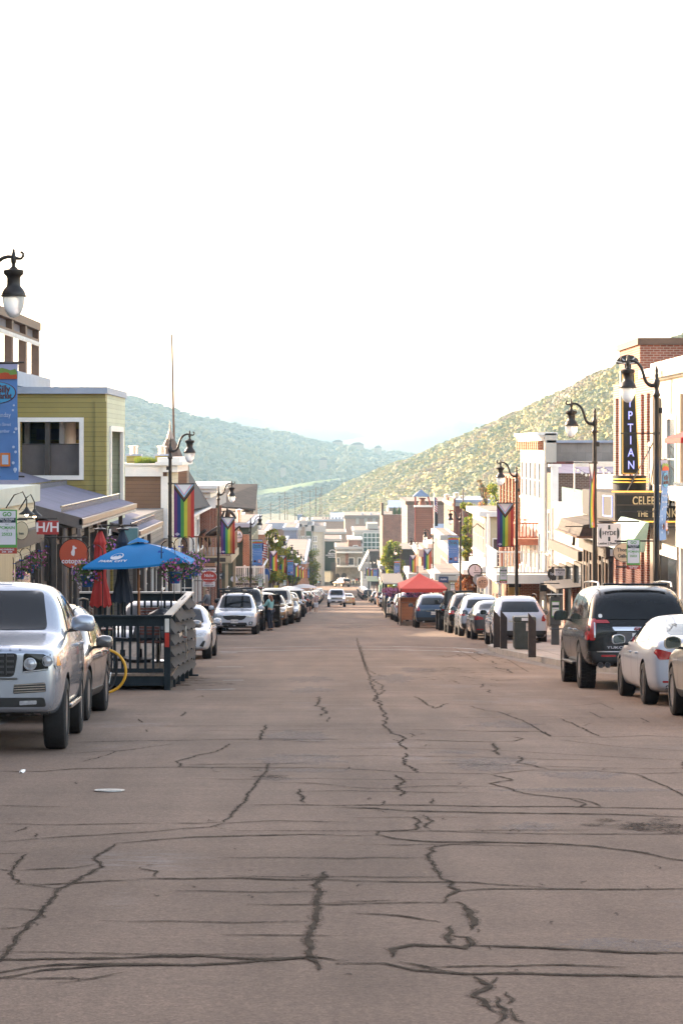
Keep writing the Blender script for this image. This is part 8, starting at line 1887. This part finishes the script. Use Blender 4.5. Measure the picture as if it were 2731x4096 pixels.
for i in range(5): x = x0 + (x1 - x0) * i / 4; m.box(x - .09, x + .09, d - .3, d - .151, z0, z1)
for i in range(5): z = z0 + (z1 - z0) * i / 4; m.box(x0, x1, d - .29, d - .152, z - .09, z + .09)
b.part('glazing_grid', m, white); b.box('lower_glazing', (PX(838, d), PX(870, d), d - .1, d - .01, PZ(1292, d), PZ(1272, d)), teal_w); b.box('penthouse', (PX(843, d), PX(868, d), d + 2, d + 15, PZ(1218, d) + .3, PZ(1203, d)), whitest)
for i in range(4): b.box('left_bay_window', (PX(816 + i * 4.3, d), PX(818.6 + i * 4.3, d), d - .06, d - .01, PZ(1262, d), PZ(1228, d)), teal_w)
b = fb('white_gable_house', 'small white gabled house at the end of the right row', 830, 851, 1310, 530, 14, white_s, None)
b.part('roof', MB().prism([(PX(824, 530), 529.5, PZ(1312, 530)), (PX(847, 530), 529.5, PZ(1268, 530)), (PX(854, 530), 529.5, PZ(1312, 530))], (0, 15, 0)), M('pale_grey_shingle', (.36, .34, .31), .8, 0, .1, .5)); b.win_f(PX(836, 530), PX(839, 530), PZ(1329, 530), PZ(1318, 530)); b.win_f(PX(843, 530), PX(846, 530), PZ(1329, 530), PZ(1318, 530))
fb('dark_shingle_gable', 'dark shingled gable behind the white gabled house', 846, 872, 1267, 560, 12, shingle, None)
# townhouses left of centre
xs_ = [(676, 690, 1204, 'white'), (690, 703, 1196, 'tan'), (703, 718, 1206, 'green'), (718, 745, 1208, 'cream')]
for px0, px1, pyt, kind in xs_:
    d = 560; mt = {'white': whitest, 'tan': M('tan_stucco', (.36, .28, .22), .8), 'green': M('bottle_green_boards', (.08, .13, .08), .7), 'cream': M('ivory_stucco', (.5, .46, .36), .8)}[kind]
    b = fb('townhouse', f'tall {kind} townhouse with bay columns and deep white cornice, left of centre', px0, px1, pyt, d, 25, mt, white, [(px0 + 2, px0 + 4.4, 1232, 1243), (px0 + 2, px0 + 4.4, 1252, 1263), (px0 + 6.5, px0 + 9, 1232, 1243), (px0 + 6.5, px0 + 9, 1252, 1263)], 1.4, side='L')
    b.box('bay_column', (PX(px1 - 3, d), PX(px1 - .6, d), d - .5, d - .01, G(d), b.zt - 1.5), whitest)
fb('slate_blue_building', 'slate blue clapboard building above the left trees', 652, 681, 1212, 470, 25, purple_s, capm, side='L'); fb('flat_brown_roof_building', 'long low brown building with lilac parapet on the left', 613, 678, 1202, 500, 20, M('umber_render', (.2, .13, .1), .8), capm, caph=1.2, side='L')
fb('blue_cupola_house', 'small house with blue metal cupola roof on the left', 683, 693, 1182, 640, 8, bluer, None)
b = fb('row_shops', 'row of low tan shops under the left lamps', 560, 640, 1272, 300, 60, tan_st, capm, side='L'); b.row_s(b.zt - 2.6, 1.3, 9); b = fb('row_shops', 'row of brown shops beyond the white umbrellas', 640, 700, 1288, 380, 90, orange_brick, capm, side='L')
for k_, (x, y, h, r, sd_, n, lv, lb) in enumerate(((-5.3, 232, 7.6, 1.0, 21, 3800, [lg1, lg3, lg3], 'broad golden green street tree behind the fourth left lamp'), (-5.5, 262, 7.8, 1.2, 22, 3800, [lg3, lg1, lg3], 'golden brown street tree beyond the flag on the left'), (-5.0, 310, 7.4, 1.2, 23, 3200, [lg1, lg1, lg3], 'rounded green street tree above the white umbrellas'), (-4.9, 350, 7.5, 1.3, 24, 2600, [lg1, lg3], 'street tree farthest along the left row'))):
    tree(lb, (x, y, G(y)), h, r, lv, n, seed=sd_, ls=.17, clumps=26)
tree('pale thin leaved willow like tree at the far left corner', (PX(718, 440), 440, G(440)), 8.4, 1.7, [lg3, lg1], 2600, seed=30, bare=True, ls=.14); tree('low green bush at the far left corner', (PX(712, 500), 500, G(500)), 3.5, 1.6, [lg1, lg2], 1500, seed=31, ls=.18)
# right far blocks
d = 470
b = fb('tall_brick_block', 'tall reddish brick block right of the glass building', 878, 926, 1183, d, 26, red_brick, None); b.box('roof_fin', (PX(875, d), PX(880.5, d), d - .5, d + 3, PZ(1183, d), PZ(1155, d)), rust_steel); b.part('roof_rail', MB().box(PX(881, d), PX(924, d), d, d + .1, PZ(1174, d), PZ(1173.4, d)).box(PX(881, d), PX(924, d), d, d + .1, PZ(1178, d), PZ(1177.5, d)), iron)
b.box('white_side', (PX(926, d), PX(938, d), d + .01, d + 20, G(d), PZ(1186, d)), whitest)
for px_ in (906, 916): o = MB().lathe([(0, 0), (.45, .1), (.4, .6), (0, 1.6)], (PX(px_, d), d + 1, PZ(1183, d) + .1), 10); b.part('potted_conifer', o, leafdk)
b = fb('blue_gabled_block', 'white block with pair of blue metal gables on the roof line', 892, 935, 1166, 560, 20, whitest, None); b.part('roof', MB().hexa([(PX(890, 560), 558, PZ(1166, 560)), (PX(935, 560), 558, PZ(1166, 560)), (PX(935, 560), 570, PZ(1152, 560)), (PX(893, 560), 570, PZ(1152, 560)), (PX(890, 560), 558, PZ(1165, 560)), (PX(935, 560), 558, PZ(1165, 560)), (PX(935, 560), 570, PZ(1151, 560)), (PX(893, 560), 570, PZ(1151, 560))]), bluer)
fb('dark_brick_hall', 'long dark red brick hall behind the fire tower', 935, 1060, 1152, 380, 30, Brick('dark_red_brick', (.15, .05, .04), (.11, .04, .03)), rust_steel, side='R')
b = fb('maroon_building', 'maroon boarded building with white frosted parapet', 1043, 1098, 1156, 255, 20, maroon_s, offwhite, caph=.3); b.box('end_wall', (PX(1041, 254), PX(1045.5, 254), 254, 275, G(260), PZ(1146, 254)), red_brick); b.box('roof_slab', (PX(1044, 254), PX(1130, 254), 256, 276, PZ(1157, 254), PZ(1149, 254)), capm)
for px_, h_ in ((1050, 10), (1028, 8), (1064, 6)): o = b.part('chimney_pipe', MB().lathe([(.22, 0), (.22, h_ * .05), (.32, h_ * .05), (.32, h_ * .08), (0, h_ * .09)], (PX(px_, 260), 262, PZ(1150, 260)), 10), chrome)
fb('small_brick_parapets', 'stepped small brick shops right of the flagpole', 1016, 1043, 1230, 240, 20, orange_brick, white, side='R'); b = fb('scalloped_shops', 'row of brick shops with sunlit scalloped street fronts', 1036, 1062, 1262, 215, 20, orange_brick, white, [(1040, 1046, 1278, 1290), (1050, 1056, 1278, 1290)]); b.row_s(b.zt - 3, 1.5, 6, frame=white); b = fb('brick_with_white_roof', 'brick shop with white snowy looking flat roof and small vent', 967, 1014, 1262, 262, 18, orange_brick, white, caph=.8)
b.box('white_roof', (PX(982, 262), PX(1012, 262), 263, 275, b.zt + .05, PZ(1250, 262)), white); b.box('panel', (PX(970, 262), PX(979, 262), 261.9, 261.99, PZ(1270, 262), PZ(1262, 262) - .1), stone)
b = fb('blue_lean_to', 'blue grey metal lean to roof beside the fire tower', 997, 1032, 1244, 275, 10, redbrown_s, None); b.part('roof', MB().prism([(PX(996, 274), 274, PZ(1244, 274)), (PX(1030, 274), 274, PZ(1244, 274)), (PX(1031, 274), 280, PZ(1207, 274)), (PX(1000, 274), 280, PZ(1207, 274))], (0, .3, 0)), bluer)
b = fb('dark_canopied_shop', 'dark glazed shop with sloped canopy behind the far right lamps', 904, 948, 1262, 330, 20, darktrim, iron, caph=1.4); b.box('glazing', (PX(908, 330), PX(930, 330), 329.9, 329.99, PZ(1292, 330), PZ(1270, 330)), teal_w)
for i, (px0, px1, pyt, d, mt, lb) in enumerate(((944, 1000, 1318, 240, brown_brick, 'low rosy shopfronts under the right rainbow banners'), (1006, 1062, 1318, 190, tan_st, 'tan shopfront behind the market banner on the right'), (1058, 1100, 1292, 195, darktrim, 'dark porch beside the rust red tree'), (876, 940, 1300, 345, greyb, 'grey shopfronts behind the green awning parklet'))): b = fb('low_shopfront', lb, px0, px1, pyt, d, 15, mt, white); b.row_s(b.zt - 2.2, 1.2, 3)
# fire tower
d = 300; t = thing('fire_tower', 'tapering red brown hose tower with open belfry and pyramid metal roof', 'tower', (PX(976, d), d, G(d))); o0 = Vector(t.location); q = lambda px, py, dy=0.: (PX(px, d) - o0.x, dy, PZ(py, d) - o0.z); H = []
def frus(a0, a1, yb, b0, b1, yt, dp0=2.4, dp1=1.8): return MB().hexa([q(a0, yb), q(a1, yb), q(a1, yb, dp0), q(a0, yb, dp0), q(b0, yt, .2), q(b1, yt, .2), q(b1, yt, dp1), q(b0, yt, dp1)])
frus(953, 1004, 1300, 953, 992, 1165).build('wall', redbrown_s, t); trm = M('red_trim', (.32, .07, .05), .6)
for a, b_ in ((953, 953), (1004, 992)): MB().tube([q(a, 1300, -.05), q(b_, 1162, .12)], .07, 6).build('corner_trim', trm, t)
MB().box(q(951, 0)[0], q(993, 0)[0], .0, 2.0, q(0, 1164.9)[2], q(0, 1161)[2]).build('platform', white, t)
for a, b_, dy in ((954, 954, .2), (989, 983, .2), (954, 954, 1.7), (989, 983, 1.7)): MB().tube([q(a, 1161, dy), q(b_, 1140, dy)], .08, 6).build('belfry_post', trm, t)
MB().lathe([(.5, 0), (.45, .35), (.3, .5), (.3, .7), (.45, .75), (.45, .85), (0, .9)], q(970, 1160, 1), 14).build('bell', M('rusty_bell', (.22, .08, .05), .6), t)
MB().add([q(948, 1140.5, -.3), q(988, 1140.5, -.3), q(988, 1140.5, 2.3), q(948, 1140.5, 2.3), q(967, 1124, 1)], [(0, 3, 2, 1), (0, 1, 4), (1, 2, 4), (2, 3, 4), (3, 0, 4)]).build('roof', bluer, t)
# flag poles
t = thing('flag_pole', 'tall white flag pole right of the fire tower', 'flag pole', (PX(998, 240), 240, G(240))); MB().tube([(0, 0, 0), (PX(996, 240) - PX(998, 240), 0, PZ(1130, 240) - G(240))], [.09, .04], 8).build('pole', white, t); MB().lathe([(0, 0), (.09, .08), (0, .17)], (PX(996, 240) - PX(998, 240), 0, PZ(1130, 240) - G(240)), 8).build('ball', gold, t)
usflag('stars and stripes hanging limp on the white pole by the fire tower', at(997.5, 1141, 239.6), .28, 1.5, .5)
t = thing('flag', 'black flag below the stars and stripes on the white pole', 'flag', at(998, 1176, 239.6)); MB().box(0, .3, -.02, .02, -1.4, 0).build('cloth', blackp, t, bevel=.01)
t = thing('utility_pole', 'thin grey utility pole left of the tall yellow green tree', 'utility pole', (PX(1063, 215), 215, G(215))); MB().tube([(0, 0, 0), (0, 0, PZ(1121, 215) - G(215))], [.09, .06], 8).build('pole', greyb, t)
# power poles and wires on the valley floor
pw = M('weathered_pole', (.12, .08, .06), .8); wirem = M('bright_wire', (.5, .45, .36), .4, .6)
PL = [(598, 1163, 1190), (621.5, 1155, 1198), (642, 1142, 1196), (654, 1128, 1200), (660, 1140, 1200), (678, 1135, 1190), (693, 1128, 1192), (712, 1125, 1190), (725, 1119, 1190), (734, 1134, 1195), (738, 1117, 1190), (838, 1124, 1181), (973, 1119, 1152), (989, 1118, 1152)]
names_ = ['leftmost', 'second', 'third', 'fourth and tallest', 'fifth', 'sixth', 'seventh', 'eighth', 'ninth', 'tenth', 'eleventh', 'twelfth, standing alone before the yellow hillside', 'thirteenth, left behind the fire tower', 'last, right behind the fire tower']
for i, (px, y0, y1) in enumerate(PL):
    d = 860 + (i % 4) * 25; t = thing('power_pole', f'thin power pole against the hills, {names_[i]} from the left', 'power pole', (PX(px, d), d, PZ(1215, d)), group='power poles in front of the hills'); h = PZ(y0, d) - PZ(1215, d)
    MB().tube([(0, 0, 0), (0, 0, h)], [.17, .12], 6).build('pole', pw, t); MB().box(-1.1, 1.1, -.08, .08, h - .8, h - .65).build('crossarm', pw, t)
W_ = [[(565, 1172), (621, 1160), (654, 1142), (693, 1140), (738, 1142), (838, 1126), (973, 1122), (1110, 1090), (1200, 1062)], [(580, 1178), (621, 1170), (654, 1150), (690, 1152), (738, 1149), (838, 1145), (950, 1138), (1110, 1104), (1200, 1078)], [(580, 1185), (622, 1180), (654, 1160), (693, 1158), (738, 1155), (838, 1155), (940, 1155), (1110, 1112)],
      [(598, 1182), (642, 1168), (678, 1155), (712, 1160), (760, 1166), (838, 1166), (930, 1166)], [(640, 1178), (654, 1176), (693, 1173), (738, 1180), (800, 1184)], [(560, 1176), (598, 1168), (642, 1160), (678, 1148), (712, 1142), (780, 1136)], [(650, 1172), (700, 1177), (745, 1187)], [(600, 1190), (650, 1180), (693, 1165), (738, 1168), (790, 1172), (838, 1168)]]
for i, wl in enumerate(W_):
    P = []
    for (a, b_), (c, e) in zip(wl, wl[1:]):
        for j in range(6): u = j / 6; P.append(at(a + (c - a) * u, b_ + (e - b_) * u + 3.2 * sin(pi * u), 858))
    P.append(at(*wl[-1], 858)); m = MB().tube(P, .045, 4, cap=False); tag(m.build('overhead_wire', wirem), 'thin bright overhead wire strung across the valley between the poles', 'wire', 'overhead wires across the valley')
# a few houses on the left slope
for i, (px, py, d, w_) in enumerate(((775, 1020, 3450, 24), (820, 1026, 3500, 30), (868, 1033, 3560, 16), (742, 1062, 3000, 18), (650, 1080, 2700, 12))):
    p = at(px, py, d); t = thing('hill_house', f'tiny distant house on the left hillside, {["upper left on the ridge", "widest on the ridge", "right on the ridge", "halfway down the slope", "lowest and leftmost"][i]}', 'house', (p.x, p.y, p.z)); k = d / F * w_ / 2
    MB().box(-k, k, 0, 12, -8, 3).build('wall', M('distant_timber_wall', (.2, .16, .13), .8), t); MB().prism([(-k - 1, -1, 3), (k + 1, -1, 3), (k * .4, -1, 6.5), (-k * .4, -1, 6)], (0, 14, 0)).build('roof', darkroof, t)
# roadside barrier walls at the crossing
for px0, px1, lb in ((736, 757, 'low stone wall at the far left corner of the crossing'), (826, 858, 'low stone wall in front of the white gabled house')): d = 575; t = Bld('stone_wall', lb, PX(px0, d), PX(px1, d), d, d + .6, PZ(1338, d), stone, cat='wall', side='R')
# drop templates that were never placed
for r in (c_lux, c_cross, c_kia, c_small, c_sedan, c_fast, c_full, c_tahoe, c_jeep):
    if Vector(r.root.location).length < .01:
        for o in [r.root] + list(r.root.children_recursive): bpy.data.objects.remove(o)
for k_, o in enumerate(BK):
    if k_ not in bk_used:
        for c in [o] + list(o.children_recursive): bpy.data.objects.remove(c)
